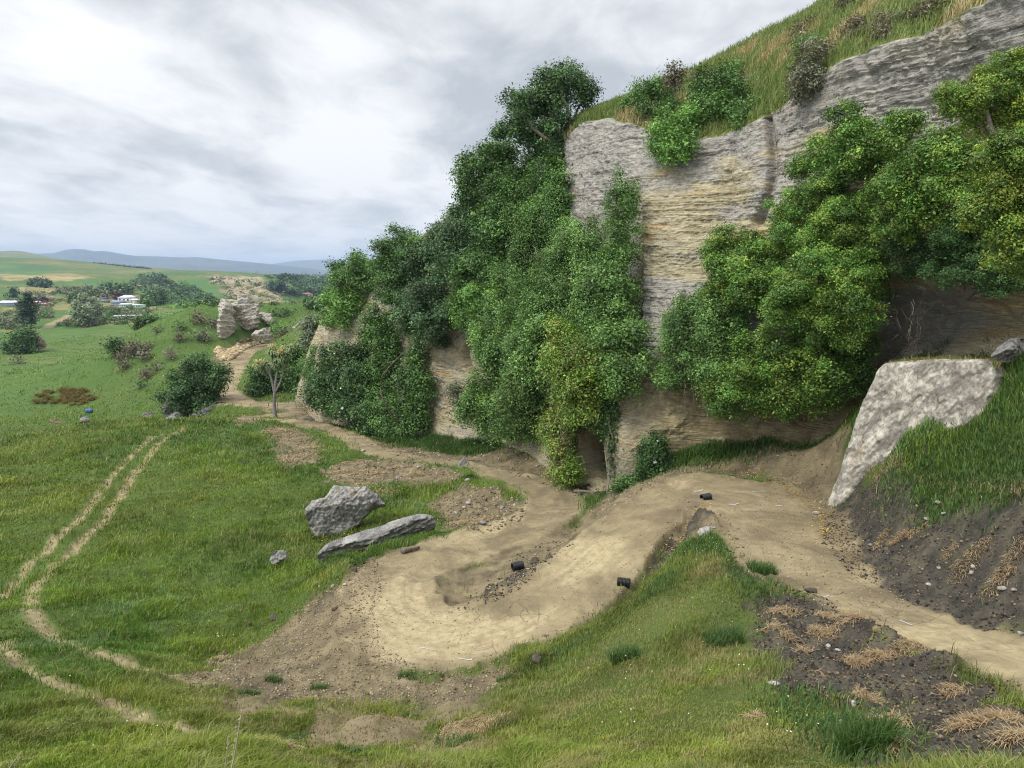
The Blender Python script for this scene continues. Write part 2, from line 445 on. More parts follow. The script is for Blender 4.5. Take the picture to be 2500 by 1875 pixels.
def zones(x, y):
    """cover masks in 0..1 for every point"""
    out = {}
    r = np.hypot(x, y)
    wob = fbm(x * 0.9, y * 0.9, oct=4, seed=3)
    wob2 = fbm(x * 3.1, y * 3.1, oct=3, seed=9)
    nearm = r < 170
    for k, polys in ZPOLY.items():
        o = np.zeros(x.shape)
        for q in polys:
            lo, hi = q.min(0) - 2.5, q.max(0) + 2.5
            m = nearm & (x > lo[0]) & (x < hi[0]) & (y > lo[1]) & (y < hi[1])
            if not m.any(): continue
            sd = poly_sd(x[m], y[m], q)
            if k == 'patch':
                v = sstep(-0.3, 1.6, sd) * sstep(-0.25, 0.35, wob[m] + 0.5 * wob2[m] + 0.24)
            else:
                sd = sd + 0.55 * wob[m] + 0.3 * wob2[m]
                v = sstep(-0.16, 0.16, sd)
            o[m] = np.maximum(o[m], v)
        out[k] = o
    E, Z, S, LAT = trail_dist(x, y)
    out['road'] = 1 - sstep(-0.14, 0.12, E + 0.16 * wob + 0.1 * wob2)
    out['edge'] = E; out['lat'] = LAT; out['s'] = S
    rut = np.zeros(x.shape)
    for q, wd in zip(RUTW, (0.23, 0.26, 0.28)):
        m = nearm & (r < 75)
        dd = line_dist(x[m], y[m], q)
        rr = np.hypot(x[m], y[m])
        ww = wd * (1.0 + 0.006 * np.maximum(rr - 20, 0))
        rut[m] = np.maximum(rut[m], 1 - sstep(0.25 * ww, 1.35 * ww, dd + 0.05 * wob2[m] + 0.04 * wob[m]))
    for q, wd in FARW:
        m = (r > 170) & (r < 1200)
        rut[m] = np.maximum(rut[m], 1 - sstep(wd * 0.4, wd * 0.7, line_dist(x[m], y[m], q)))
    pale = np.zeros(x.shape); m = r < 45
    for q in PALEZ: pale[m] = np.maximum(pale[m], sstep(-0.5, 0.5, poly_sd(x[m], y[m], q) + 0.7 * wob[m] + 0.25 * wob2[m]))
    out['pale'] = pale
    out['rut'] = rut
    for k, polys in FARZ.items():
        o = np.zeros(x.shape)
        m = (r > 200) & (r < 3500)
        xs, ys = x[m], y[m]; rs = r[m]
        wobf = fbm(xs * 0.012, ys * 0.012, oct=4, seed=77) * rs * 0.012
        for q in polys: o[m] = np.maximum(o[m], sstep(-0.004, 0.004, (poly_sd(xs, ys, q) + wobf) / rs))
        out[k] = o
    return out


def detail_z(x, y, zn):
    r = np.hypot(x, y)
    bare = np.clip(zn['dirt'] + zn['dark'] + zn['road'], 0, 1)
    g = 1 - bare
    near = 1 - sstep(60, 160, r)
    z = g * near * (1 - 0.6 * zn['short']) * (0.20 * fbm(x * 0.75, y * 0.75, oct=3, seed=21) + 0.07 * fbm(x * 3, y * 3, oct=2, seed=23))
    z = z + g * sstep(60, 160, r) * (1 - sstep(900, 2500, r)) * 0.5 * fbm(x * 0.11, y * 0.11, oct=4, seed=29) * np.minimum(r / 200, 3)
    z = z + zn['dirt'] * (1 - zn['road']) * near * (0.10 * fbm(x * 1.1, y * 1.1, oct=4, seed=31) + 0.05 * fbm(x * 4.2, y * 4.2, oct=3, seed=33))
    z = z + zn['dark'] * (1 - zn['road']) * near * (0.16 * fbm(x * 1.3, y * 1.3, oct=4, seed=41) + 0.10 * np.abs(fbm(x * 5, y * 5, oct=3, seed=43)))
    road = zn['road']
    out_ = 0.0
    for q, dep, wd in DITCHW:
        m = r < 60
        if m.any():
            dz = np.zeros(x.shape); dz[m] = dep * np.exp(-(line_dist(x[m], y[m], q) / wd) ** 2)
            out_ = out_ + dz
    z = z - out_ * (1 - 0.85 * zn['road'])
    e_ = zn['edge']
    z = z + near * 0.09 * np.exp(-((e_ + 0.05) / 0.22) ** 2) * (0.6 + 0.8 * fbm(x * 1.1, y * 1.1, oct=2, seed=57)) * (r < 70)
    tyre = np.exp(-((np.abs(zn['lat']) - 0.75) / 0.16) ** 2)
    z = z - zn['road'] * near * 0.022 * tyre
    crown = 0.035 * fbm(x * 1.3, y * 1.3, oct=4, seed=51) + 0.010 * vnoise(zn['lat'] * 3.2, zn['s'] * 0.25, seed=5)
    z = z + road * near * crown
    z = z - zn['rut'] * near * 0.05
    return z


def ground_z(x, y):
    x = np.atleast_1d(np.asarray(x, float)); y = np.atleast_1d(np.asarray(y, float))
    zn = zones(x, y)
    return base_z(x, y) + detail_z(x, y, zn)


def gz1(x, y): return float(ground_z([x], [y])[0])


# ---------------------------------------------------------------- mesh helpers
def link(name, me, mat=None, parent=None, loc=None):
    o = bpy.data.objects.new(name, me)
    COL.objects.link(o)
    if mat: me.materials.append(mat)
    if loc is not None: o.location = loc
    if parent is not None: o.parent = parent
    return o


def mesh(name, V, faces, mat=None, parent=None, loc=None, col=None, attrs=None, smooth=False):
    """V (n,3) in world space; faces: list of (m,k) int arrays; loc: world origin given to the object (children: the parent's origin)"""
    V = np.asarray(V, np.float32).reshape(-1, 3)
    org = np.array(parent.location if parent is not None else (loc if loc is not None else (0, 0, 0)), np.float32)
    faces = [np.asarray(f, np.int32) for f in (faces if isinstance(faces, list) else [faces])]
    me = bpy.data.meshes.new(name)
    nl = sum(f.size for f in faces); nf = sum(len(f) for f in faces)
    me.vertices.add(len(V)); me.vertices.foreach_set('co', (V - org).ravel())
    me.loops.add(nl); me.loops.foreach_set('vertex_index', np.concatenate([f.ravel() for f in faces]))
    tot = np.concatenate([np.full(len(f), f.shape[1], np.int32) for f in faces])
    me.polygons.add(nf)
    me.polygons.foreach_set('loop_start', np.concatenate([[0], np.cumsum(tot)[:-1]]).astype(np.int32))
    if smooth: me.polygons.foreach_set('use_smooth', np.ones(nf, bool))
    me.update(calc_edges=True)
    for k, a in ({'Col': col} if col is not None else {}).items():
        at = me.attributes.new(k, 'FLOAT_COLOR', 'POINT')
        c4 = np.ones((len(V), 4), np.float32); c4[:, :a.shape[1]] = a
        at.data.foreach_set('color', c4.ravel())
    for k, a in (attrs or {}).items():
        if a.ndim == 1:
            at = me.attributes.new(k, 'FLOAT', 'POINT'); at.data.foreach_set('value', a.astype(np.float32))
        else:
            at = me.attributes.new(k, 'FLOAT_COLOR', 'POINT')
            c4 = np.ones((len(V), 4), np.float32); c4[:, :a.shape[1]] = a
            at.data.foreach_set('color', c4.ravel())
    return link(name, me, mat, parent, None if parent is not None else loc)


def tag(o, label=None, cat=None, group=None, kind=None):
    for k, v in (('label', label), ('category', cat), ('group', group), ('kind', kind)):
        if v: o[k] = v
    return o


def thing(name, loc, label, cat, group=None):
    o = bpy.data.objects.new(name, None)
    o.empty_display_size = 0.3
    COL.objects.link(o)
    o.location = tuple(float(v) for v in loc)
    return tag(o, label, cat, group)


def grid_faces(nr, nc):
    i = np.arange(nr * nc).reshape(nr, nc)
    return np.stack([i[:-1, :-1], i[:-1, 1:], i[1:, 1:], i[1:, :-1]], -1).reshape(-1, 4)


def tube(path, rad, k=7):
    """tapered tube along a path; returns verts, faces"""
    path = np.asarray(path, float); m = len(path)
    rad = np.broadcast_to(np.asarray(rad, float), (m,))
    V = []
    up = np.array([0.31, 0.2, 0.93])
    for i in range(m):
        t = path[min(i + 1, m - 1)] - path[max(i - 1, 0)]
        t = t / (np.linalg.norm(t) + 1e-9)
        a = np.cross(t, up); 
        if np.linalg.norm(a) < 0.1: a = np.cross(t, [1, 0, 0])
        a = a / np.linalg.norm(a); c = np.cross(t, a)
        th = np.linspace(0, 2 * math.pi, k, endpoint=False)
        V.append(path[i] + rad[i] * (np.cos(th)[:, None] * a + np.sin(th)[:, None] * c))
    V = np.concatenate(V)
    Fq = []
    for i in range(m - 1):
        for j in range(k):
            Fq.append((i * k + j, i * k + (j + 1) % k, (i + 1) * k + (j + 1) % k, (i + 1) * k + j))
    return V, np.array(Fq)


def join(parts):
    """merge (V, quads) lists"""
    V, Fs, o = [], [], 0
    for v, f in parts:
        V.append(v); Fs.append(np.asarray(f) + o); o += len(v)
    return np.concatenate(V), np.concatenate(Fs)


def box(c, s, rz=0.0, tilt=None):
    c = np.asarray(c, float); s = np.asarray(s, float) / 2
    v = np.array([(-1, -1, -1), (1, -1, -1), (1, 1, -1), (-1, 1, -1), (-1, -1, 1), (1, -1, 1), (1, 1, 1), (-1, 1, 1)], float) * s
    M = np.array(Matrix.Rotation(rz, 3, 'Z'))
    if tilt is not None: M = M @ np.array(Matrix.Rotation(tilt, 3, 'Y'))
    f = np.array([(0, 3, 2, 1), (4, 5, 6, 7), (0, 1, 5, 4), (1, 2, 6, 5), (2, 3, 7, 6), (3, 0, 4, 7)])
    return v @ M.T + c, f

# ---------------------------------------------------------------- materials
def mat_new(name):
    m = bpy.data.materials.new(name); m.use_nodes = True
    return m, NB(m.node_tree)


def finish(bb, color, rough=0.85, bump=None, strength=0.4, dist=0.05, spec=0.25, extra=None):
    ins = {'Base Color': color, 'Roughness': rough, 'Specular IOR Level': spec}
    if bump is not None:
        ins['Normal'] = bb.add('ShaderNodeBump', {'Height': bump, 'Strength': strength, 'Distance': dist}).outputs[0]
    p = bb.add('ShaderNodeBsdfPrincipled', ins)
    sh = p.outputs[0]
    bb.add('ShaderNodeOutputMaterial', {'Surface': sh})
    return p


def plain(name, c, rough=0.7, var=0.25, scale=6.0, spec=0.3, metal=0.0):
    m, bb = mat_new(name)
    o = bb.add('ShaderNodeTexCoord').outputs['Object']
    nz = bb.noise(o, scale, 5, 0.6)
    dk = tuple(v * (1 - var) for v in c); lt = tuple(min(v * (1 + var), 1) for v in c)
    p = finish(bb, bb.ramp(nz, [(0.3, dk), (0.7, lt)]), rough, nz, 0.2, 0.02, spec)
    p.inputs['Metallic'].default_value = metal
    return m


def ground_material():
    m, bb = mat_new('ground_cover')
    geo = bb.add('ShaderNodeNewGeometry').outputs['Position']
    z1 = bb.add('ShaderNodeAttribute', attribute_name='zoneA')
    z2 = bb.add('ShaderNodeAttribute', attribute_name='zoneB')
    sa = bb.add('ShaderNodeSeparateColor', {0: z1.outputs['Color']})
    sb = bb.add('ShaderNodeSeparateColor', {0: z2.outputs['Color']})
    road, dirt, dark = sa.outputs[0], sa.outputs[1], sa.outputs[2]
    rut, patch, far = sb.outputs[0], sb.outputs[1], sb.outputs[2]
    big = bb.noise(geo, 0.05, 4, 0.55, 0.4)
    mid = bb.noise(geo, 0.35, 5, 0.6, 0.3)
    fine = bb.noise(geo, 4.0, 6, 0.65)
    vf = bb.noise(geo, 22.0, 4, 0.7)
    # turf
    g = bb.ramp(mid, [(0.30, (0.047, 0.090, 0.020)), (0.48, (0.080, 0.140, 0.026)), (0.62, (0.105, 0.165, 0.036)), (0.75, (0.140, 0.170, 0.045))])
    g = bb.mix(bb.maprange(fine, 0.35, 0.7, 0.0, 0.5), g, (0.055, 0.078, 0.018))
    g = bb.mix(bb.maprange(big, 0.50, 0.72, 0.0, 0.5), g, (0.14, 0.145, 0.045))
    g = bb.mix(0.42, g, bb.mix(bb.add('ShaderNodeAttribute', attribute_name='short').outputs['Fac'], (0.048, 0.062, 0.018), bb.ramp(fine, [(0.35, (0.055, 0.050, 0.024)), (0.65, (0.115, 0.098, 0.052))])))
    farbig = bb.noise(geo, 0.006, 4, 0.55, 0.6)
    farg = bb.ramp(farbig, [(0.32, (0.062, 0.125, 0.032)), (0.47, (0.085, 0.150, 0.04)), (0.56, (0.135, 0.155, 0.05)), (0.66, (0.24, 0.20, 0.085)), (0.74, (0.10, 0.15, 0.042))])
    farg = bb.mix(bb.maprange(bb.noise(geo, 0.03, 5, 0.6), 0.45, 0.75, 0.0, 0.45), farg, (0.05, 0.085, 0.03))
    farg = bb.mix(bb.maprange(bb.noise(bb.mapping(geo, scale=(0.5, 1.6, 1)), 0.22, 6, 0.68), 0.42, 0.66, 0.0, 0.6), farg, (0.045, 0.080, 0.022))
    farg = bb.mix(bb.maprange(bb.noise(geo, 0.09, 5, 0.65, 0.5), 0.54, 0.70, 0.0, 0.5), farg, (0.17, 0.17, 0.06))
    g = bb.mix(far, g, farg)
    z3 = bb.add('ShaderNodeSeparateColor', {0: bb.add('ShaderNodeAttribute', attribute_name='zoneC').outputs['Color']})
    g = bb.mix(z3.outputs[2], g, bb.ramp(farbig, [(0.4, (0.060, 0.125, 0.040)), (0.6, (0.085, 0.165, 0.05))]))
    g = bb.mix(z3.outputs[1], g, bb.ramp(bb.noise(geo, 0.02, 4, 0.6), [(0.4, (0.17, 0.165, 0.065)), (0.6, (0.32, 0.26, 0.12))]))
    g = bb.mix(z3.outputs[0], g, bb.ramp(bb.noise(geo, 0.03, 5, 0.65), [(0.36, (0.12, 0.125, 0.06)), (0.50, (0.27, 0.215, 0.14)), (0.64, (0.37, 0.31, 0.215))]))
    # bare soils
    d = bb.ramp(bb.noise(geo, 1.1, 7, 0.68, 0.3), [(0.30, (0.070, 0.058, 0.038)), (0.46, (0.135, 0.110, 0.068)), (0.60, (0.205, 0.168, 0.100)), (0.74, (0.29, 0.243, 0.15))])
    d = bb.mix(bb.maprange(vf, 0.55, 0.75, 0.0, 0.6), d, (0.33, 0.27, 0.17))
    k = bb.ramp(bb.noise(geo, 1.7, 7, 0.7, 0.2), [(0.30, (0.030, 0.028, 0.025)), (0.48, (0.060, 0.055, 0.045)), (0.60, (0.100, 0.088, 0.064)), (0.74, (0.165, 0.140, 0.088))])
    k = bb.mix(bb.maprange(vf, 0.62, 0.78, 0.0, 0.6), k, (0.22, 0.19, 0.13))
    rc = bb.ramp(bb.noise(geo, 0.42, 7, 0.70, 0.5), [(0.28, (0.110, 0.089, 0.055)), (0.44, (0.190, 0.154, 0.092)), (0.56, (0.280, 0.230, 0.136)), (0.70, (0.385, 0.320, 0.192))])
    rc = bb.mix(bb.maprange(fine, 0.42, 0.72, 0.0, 0.42), rc, (0.17, 0.135, 0.085))
    rc = bb.mix(bb.maprange(vf, 0.60, 0.76, 0.0, 0.5), rc, (0.43, 0.37, 0.25))
    rc = bb.mix(bb.math('MULTIPLY', bb.add('ShaderNodeAttribute', attribute_name='pale').outputs['Fac'], 0.75), rc, bb.ramp(fine, [(0.35, (0.29, 0.235, 0.135)), (0.6, (0.46, 0.385, 0.232))]))
    # wheel lines along the trail, and drying cracks
    zl = bb.add('ShaderNodeAttribute', attribute_name='lat').outputs['Fac']
    st = bb.noise(bb.add('ShaderNodeCombineXYZ', {0: bb.math('MULTIPLY', zl, 5.0), 1: bb.math('MULTIPLY', bb.noise(geo, 0.35, 2, 0.5), 2.5), 2: 0.0}).outputs[0], 1.0, 4, 0.6, 0.2)
    rc = bb.mix(bb.maprange(st, 0.48, 0.66, 0.0, 0.34), rc, (0.175, 0.140, 0.088))
    vor = bb.add('ShaderNodeTexVoronoi', {'Vector': bb.mix(0.12, geo, bb.add('ShaderNodeTexNoise', {'Vector': geo, 'Scale': 3.0, 'Detail': 3.0}).outputs[1]), 'Scale': 2.3}, feature='DISTANCE_TO_EDGE').outputs[0]
    crack = bb.math('MULTIPLY', bb.maprange(vor, 0.0, 0.035, 1.0, 0.0), bb.maprange(bb.noise(geo, 0.5, 3, 0.5), 0.50, 0.62))
    rc = bb.mix(bb.math('MULTIPLY', crack, 0.55), rc, (0.12, 0.095, 0.06))
    col = bb.mix(patch, g, bb.mix(0.5, d, (0.235, 0.19, 0.115)))
    col = bb.mix(dirt, col, d)
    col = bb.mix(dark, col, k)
    col = bb.mix(rut, col, bb.mix(bb.maprange(fine, 0.35, 0.65), (0.32, 0.27, 0.15), (0.185, 0.155, 0.085)))
    col = bb.mix(road, col, rc)
    bare = bb.math('MAXIMUM', bb.math('MAXIMUM', road, dirt), dark)
    h = bb.math('ADD', bb.math('MULTIPLY', fine, 0.7), bb.math('MULTIPLY', vf, 0.35))
    h = bb.math('SUBTRACT', h, bb.math('MULTIPLY', bb.math('MULTIPLY', crack, road), 0.3))
    finish(bb, col, 0.92, h, 0.55, 0.09, 0.12)
    return m


def rock_material(name, weathered, fresh, stain, fresh_amt=0.0, zlo=-12.0, zhi=8.0, strata=1.0, scale=1.0, bump=0.75, streak=None):
    """bedded limestone: pale fresh beds, grey lichen crust, rusty stains"""
    m, bb = mat_new(name)
    geo = bb.add('ShaderNodeNewGeometry').outputs['Position']
    flat = bb.mapping(geo, scale=(0.35 * scale, 0.35 * scale, 2.6 * scale))
    bed = bb.noise(flat, 1.0, 6, 0.6, 0.4)
    blotch = bb.noise(geo, 0.22 * scale, 5, 0.6, 0.5)
    fine = bb.noise(geo, 5.0 * scale, 6, 0.68)
    vf = bb.noise(geo, 17.0 * scale, 3, 0.7)
    w = bb.mix(bb.maprange(fine, 0.36, 0.66), tuple(c * 0.62 for c in weathered), tuple(min(c * 1.2, 1) for c in weathered))
    f = bb.mix(bb.maprange(bed, 0.35, 0.65), tuple(c * 0.72 for c in fresh), tuple(min(c * 1.15, 1) for c in fresh))
    sz = bb.add('ShaderNodeSeparateXYZ', {0: geo}).outputs[2]
    hgt = bb.maprange(sz, zlo, zhi, 1.0, 0.0, smooth=False)
    fm = bb.maprange(bb.math('ADD', bb.math('ADD', hgt, bb.math('MULTIPLY', bb.math('SUBTRACT', blotch, 0.5), 1.6)), bb.math('MULTIPLY', bb.math('SUBTRACT', bed, 0.5), 0.7)), 0.62 - fresh_amt, 0.95 - fresh_amt)
    col = bb.mix(fm, w, f)
    rust = bb.math('MULTIPLY', bb.maprange(bb.noise(bb.mapping(geo, scale=(0.9, 0.9, 0.35), loc=(4, 2, 7)), 0.9 * scale, 5, 0.62, 0.6), 0.57, 0.72), 0.65)
    col = bb.mix(rust, col, stain)
    col = bb.mix(bb.maprange(vf, 0.60, 0.78, 0.0, 0.45), col, tuple(c * 0.4 for c in weathered))
    if streak is not None:
        sk = bb.noise(bb.mapping(bb.mapping(geo, rot=streak), scale=(0.7, 0.7, 7.0)), 1.0, 5, 0.68, 0.25)
        col = bb.mix(bb.maprange(sk, 0.36, 0.60, 0.85, 0.0), col, tuple(c * 0.30 for c in weathered))
        col = bb.mix(bb.maprange(sk, 0.55, 0.70, 0.0, 0.5), col, tuple(min(c * 1.6, 1) for c in weathered))
    ln = bb.noise(bb.mapping(geo, scale=(0.25 * scale, 0.25 * scale, 5.5 * scale), loc=(2, 2, 2)), 1.0, 5, 0.6, 0.5)
    h = bb.math('ADD', bb.math('MULTIPLY', fine, 0.6), bb.math('ADD', bb.math('MULTIPLY', ln, 0.8 * strata), bb.math('MULTIPLY', vf, 0.25)))
    finish(bb, col, 0.95, h, bump, 0.12 / scale, 0.1)
    return m


def cliff_material():
    """bedded limestone: grey lichen crust, cream-yellow freshly worn beds, tan earth wash low down, rusty streaks"""
    m, bb = mat_new('cliff_limestone')
    geo = bb.add('ShaderNodeNewGeometry').outputs['Position']
    fresh = bb.add('ShaderNodeAttribute', attribute_name='fresh').outputs['Fac']
    tan = bb.add('ShaderNodeAttribute', attribute_name='tan').outputs['Fac']
    fine = bb.noise(geo, 4.5, 6, 0.7, 0.3); vf = bb.noise(geo, 15.0, 3, 0.7); blot = bb.noise(geo, 0.6, 5, 0.62, 0.4)
    bed = bb.noise(bb.mapping(geo, scale=(0.35, 0.35, 3.4)), 1.0, 6, 0.62, 0.4)
    grey = bb.ramp(bb.math('ADD', bb.math('MULTIPLY', fine, 0.6), bb.math('MULTIPLY', blot, 0.4)), [(0.34, (0.20, 0.188, 0.17)), (0.48, (0.33, 0.312, 0.278)), (0.58, (0.415, 0.392, 0.34)), (0.68, (0.51, 0.48, 0.41))])
    yel = bb.ramp(bed, [(0.34, (0.29, 0.25, 0.155)), (0.48, (0.40, 0.345, 0.21)), (0.60, (0.475, 0.42, 0.275)), (0.72, (0.46, 0.43, 0.35))])
    yel = bb.mix(bb.maprange(bb.noise(bb.mapping(geo, scale=(0.25, 0.25, 1.6), loc=(3, 3, 3)), 1.3, 4, 0.6, 0.4), 0.56, 0.68, 0.0, 0.65), yel, (0.50, 0.335, 0.13))
    f = bb.maprange(bb.math('ADD', fresh, bb.math('MULTIPLY', bb.math('SUBTRACT', bed, 0.5), 0.9)), 0.12, 0.80)
    col = bb.mix(bb.math('MULTIPLY', f, 0.9), grey, yel)
    tn = bb.ramp(bb.noise(bb.mapping(geo, scale=(1, 1, 0.5)), 1.4, 6, 0.65, 0.5), [(0.35, (0.17, 0.135, 0.070)), (0.5, (0.30, 0.248, 0.138)), (0.65, (0.41, 0.35, 0.205))])
    col = bb.mix(bb.math('MULTIPLY', tan, 0.85), col, tn)
    rust = bb.math('MULTIPLY', bb.maprange(bb.noise(bb.mapping(geo, scale=(1.0, 1.0, 0.28), loc=(4, 2, 7)), 0.8, 5, 0.62, 0.6), 0.60, 0.72), 0.55)
    col = bb.mix(rust, col, (0.27, 0.155, 0.06))
    col = bb.mix(bb.maprange(vf, 0.60, 0.76, 0.0, 0.35), col, (0.11, 0.105, 0.10))
    col = bb.mix(bb.math('MULTIPLY', bb.add('ShaderNodeAttribute', attribute_name='cave_shade').outputs['Fac'], 0.9), col, bb.mix(blot, (0.012, 0.011, 0.010), (0.035, 0.032, 0.027)))  # darkness of the cave, painted into the rock colour
    lip = bb.maprange(bb.noise(bb.mapping(geo, scale=(0.9, 0.9, 8.5), loc=(1, 5, 2)), 1.0, 4, 0.6, 0.25), 0.44, 0.54)
    lip2 = bb.maprange(bb.noise(bb.mapping(geo, scale=(1.6, 1.6, 17.0), loc=(6, 1, 2)), 1.0, 3, 0.6, 0.2), 0.42, 0.52)
    h = bb.math('ADD', bb.math('ADD', bb.math('MULTIPLY', fine, 0.5), bb.math('MULTIPLY', vf, 0.35)), bb.math('ADD', bb.math('MULTIPLY', lip, 0.55), bb.math('MULTIPLY', lip2, 0.3)))
    finish(bb, col, 0.95, h, 0.8, 0.11, 0.08)
    return m


def leaf_material(name, gloss=0.30, trans=0.18):
    m, bb = mat_new(name)
    c = bb.add('ShaderNodeAttribute', attribute_name='Col').outputs['Color']
    p = bb.add('ShaderNodeBsdfPrincipled', {'Base Color': c, 'Roughness': 0.5, 'Specular IOR Level': gloss})
    tr = bb.add('ShaderNodeBsdfTranslucent', {'Color': bb.mix(1.0, c, (1.0, 1.0, 0.45), 'MULTIPLY')})
    bb.add('ShaderNodeOutputMaterial', {'Surface': bb.add('ShaderNodeMixShader', {0: trans, 1: p.outputs[0], 2: tr.outputs[0]})})
    return m


def far_material(name, lo, hi, scale):
    m, bb = mat_new(name)
    geo = bb.add('ShaderNodeNewGeometry').outputs['Position']
    nz = bb.noise(geo, scale, 6, 0.6, 0.4)
    finish(bb, bb.ramp(nz, [(0.35, lo), (0.65, hi)]), 0.95, None, spec=0.05)
    return m


M_GROUND = ground_material()
M_CLIFF = cliff_material()
M_ROCK = rock_material('grey_rock', (0.25, 0.243, 0.23), (0.33, 0.29, 0.21), (0.20, 0.14, 0.06), -0.45, -16, 2, 0.7, 2.0)
M_BOULDER = rock_material('boulder_rock', (0.32, 0.31, 0.29), (0.33, 0.29, 0.21), (0.20, 0.14, 0.06), -0.45, -16, 2, 0.7, 2.0, 0.75, (0.1, math.radians(50), 0))
M_LONG = rock_material('long_slab_rock', (0.31, 0.30, 0.285), (0.33, 0.29, 0.21), (0.20, 0.14, 0.06), -0.45, -16, 2, 0.7, 2.0, 0.75, (0, math.radians(18), 0))
M_PALE = rock_material('pale_rock', (0.36, 0.34, 0.31), (0.46, 0.40, 0.28), (0.30, 0.17, 0.06), -0.2, -14, 2, 0.5, 1.8)
M_SLAB = rock_material('slab_rock', (0.46, 0.428, 0.365), (0.50, 0.44, 0.31), (0.33, 0.20, 0.075), -0.2, -14, 2, 0.3, 1.6, 0.45, (0.25, math.radians(58), 0))
M_STACK = rock_material('stack_rock', (0.42, 0.385, 0.33), (0.40, 0.33, 0.21), (0.22, 0.14, 0.07), -0.1, -20, -2, 1.2, 0.9)
M_LEAF = leaf_material('leaf')
M_BLADE = leaf_material('grass_blade', 0.2, 0.25)
M_BARK = plain('bark', (0.16, 0.13, 0.10), 0.9, 0.4, 9)
M_TWIG = plain('dry_twig', (0.20, 0.165, 0.13), 0.9, 0.3, 9)
M_DRYSTEM = plain('pale_stem', (0.45, 0.38, 0.26), 0.8, 0.2, 9)

# ---------------------------------------------------------------- ground sheet (polar sheet, fine near the survey point, out to the horizon)
th = np.concatenate([np.linspace(-64, -41, 60, endpoint=False), np.linspace(-41, 41, 640, endpoint=False), np.linspace(41, 70, 70)]) * math.pi / 180
rr = [1.2]
while rr[-1] < 14000:
    r0 = rr[-1]
    rr.append(r0 * (1 + (0.012 if r0 < 6 else 0.0058 if r0 < 62 else 0.009 if r0 < 420 else 0.02 if r0 < 2200 else 0.06)))
rr = np.array(rr)
RR, TT = np.meshgrid(rr, th, indexing='ij')
GX, GY = RR * np.sin(TT), RR * np.cos(TT)
ZN = zones(GX, GY)
GZ = base_z(GX, GY) + detail_z(GX, GY, ZN)
far_flat = sstep(3000, 6000, RR)
GZ = GZ * (1 - far_flat) + far_flat * -30.0
gV = np.stack([GX, GY, GZ], -1).reshape(-1, 3)
gF = grid_faces(*GX.shape)
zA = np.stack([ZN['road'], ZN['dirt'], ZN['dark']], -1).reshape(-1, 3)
zB = np.stack([ZN['rut'], ZN['patch'] * (1 - ZN['dirt']), sstep(75, 210, RR)], -1).reshape(-1, 3)
onroad = zA[:, 0][gF].mean(1) > 0.5


def sub(V, Fq, at):
    u, inv = np.unique(Fq, return_inverse=True)
    return V[u], inv.reshape(Fq.shape), {k: a[u] for k, a in at.items()}


zC = np.stack([ZN['scarp'], ZN['hay'], ZN['lush']], -1).reshape(-1, 3)
AT = {'zoneC': zC, 'zoneA': zA, 'zoneB': zB, 'pale': ZN['pale'].ravel(), 'short': ZN['short'].ravel(), 'lat': ZN['lat'].ravel(), 'along': ZN['s'].ravel()}
v_, f_, a_ = sub(gV, gF[~onroad], AT)
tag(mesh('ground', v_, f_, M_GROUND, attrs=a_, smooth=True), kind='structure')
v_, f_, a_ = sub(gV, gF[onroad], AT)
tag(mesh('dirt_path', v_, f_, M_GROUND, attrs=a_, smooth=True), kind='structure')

# ---------------------------------------------------------------- cliff: foot line and brow line, swept and weathered into beds
CL = [  # foot x, y, distance; brow x, y, distance
 (655,890,78,700,668,82),(690,915,67,722,640,70),(760,925,61,800,600,65),(850,935,55,880,555,60),(950,945,50,980,490,56),(1080,962,45,1080,420,52),
 (1150,985,41,1160,360,49),(1215,1047,36,1225,300,46),(1280,1065,34,1265,264,44),(1330,1055,32,1340,262,40.5),(1420,1010,31,1430,292,38),
 (1520,965,30.5,1540,290,36),(1650,950,29,1650,250,33),(1800,930,27.5,1740,190,31),(1930,800,26,1850,118,28),(2050,775,24,2000,80,25),
 (2212,770,20.5,2150,5,22),(2500,770,17,2500,-150,18),(3000,770,13,3000,-330,14)]
foot = np.array([at_y(a, b_, c) for a, b_, c, *_ in CL]); brow = np.array([at_y(d, e, f) for *_, d, e, f in CL])


def resample(Pm, t):
    """Catmull-Rom through the rows of Pm at parameters t in [0, n-1]"""
    m = len(Pm); i = np.clip(np.floor(t).astype(int), 0, m - 2); f = (t - i)[:, None]
    g = lambda k: Pm[np.clip(k, 0, m - 1)]
    p0, p1, p2, p3 = g(i - 1), g(i), g(i + 1), g(i + 2)
    return 0.5 * (2 * p1 + (p2 - p0) * f + (2 * p0 - 5 * p1 + 4 * p2 - p3) * f * f + (3 * p1 - p0 - 3 * p2 + p3) * f ** 3)


seg = np.linalg.norm(np.diff(foot[:, :2], axis=0), axis=1)
arc = np.concatenate([[0], np.cumsum(seg)])
NS, NT = 1100, 400
tq = np.interp(np.linspace(0, arc[-1], NS), arc, np.arange(len(CL)))
FT, BR = resample(foot, tq), resample(brow, tq)
along = BR[:, :2] - FT[:, :2]
tang = np.gradient(FT[:, :2], axis=0); tang /= np.linalg.norm(tang, axis=1)[:, None]
nrm = np.stack([tang[:, 1], -tang[:, 0], np.zeros(NS)], 1)
if (nrm[NS // 2, :2] @ -FT[NS // 2, :2]) < 0: nrm = -nrm
tt = np.linspace(-0.12, 1.0, NT)
lean = np.where(tt < 0, tt, tt ** 1.35)
CXY = FT[:, None, :2] + (BR - FT)[:, None, :2] * lean[None, :, None]
CZ = FT[:, None, 2] + (BR - FT)[:, None, 2] * tt[None, :]
SS = np.broadcast_to(np.linspace(0, arc[-1], NS)[:, None], CZ.shape)
cliff0 = np.concatenate([CXY, CZ[..., None]], -1)
cf = grid_faces(NS, NT)
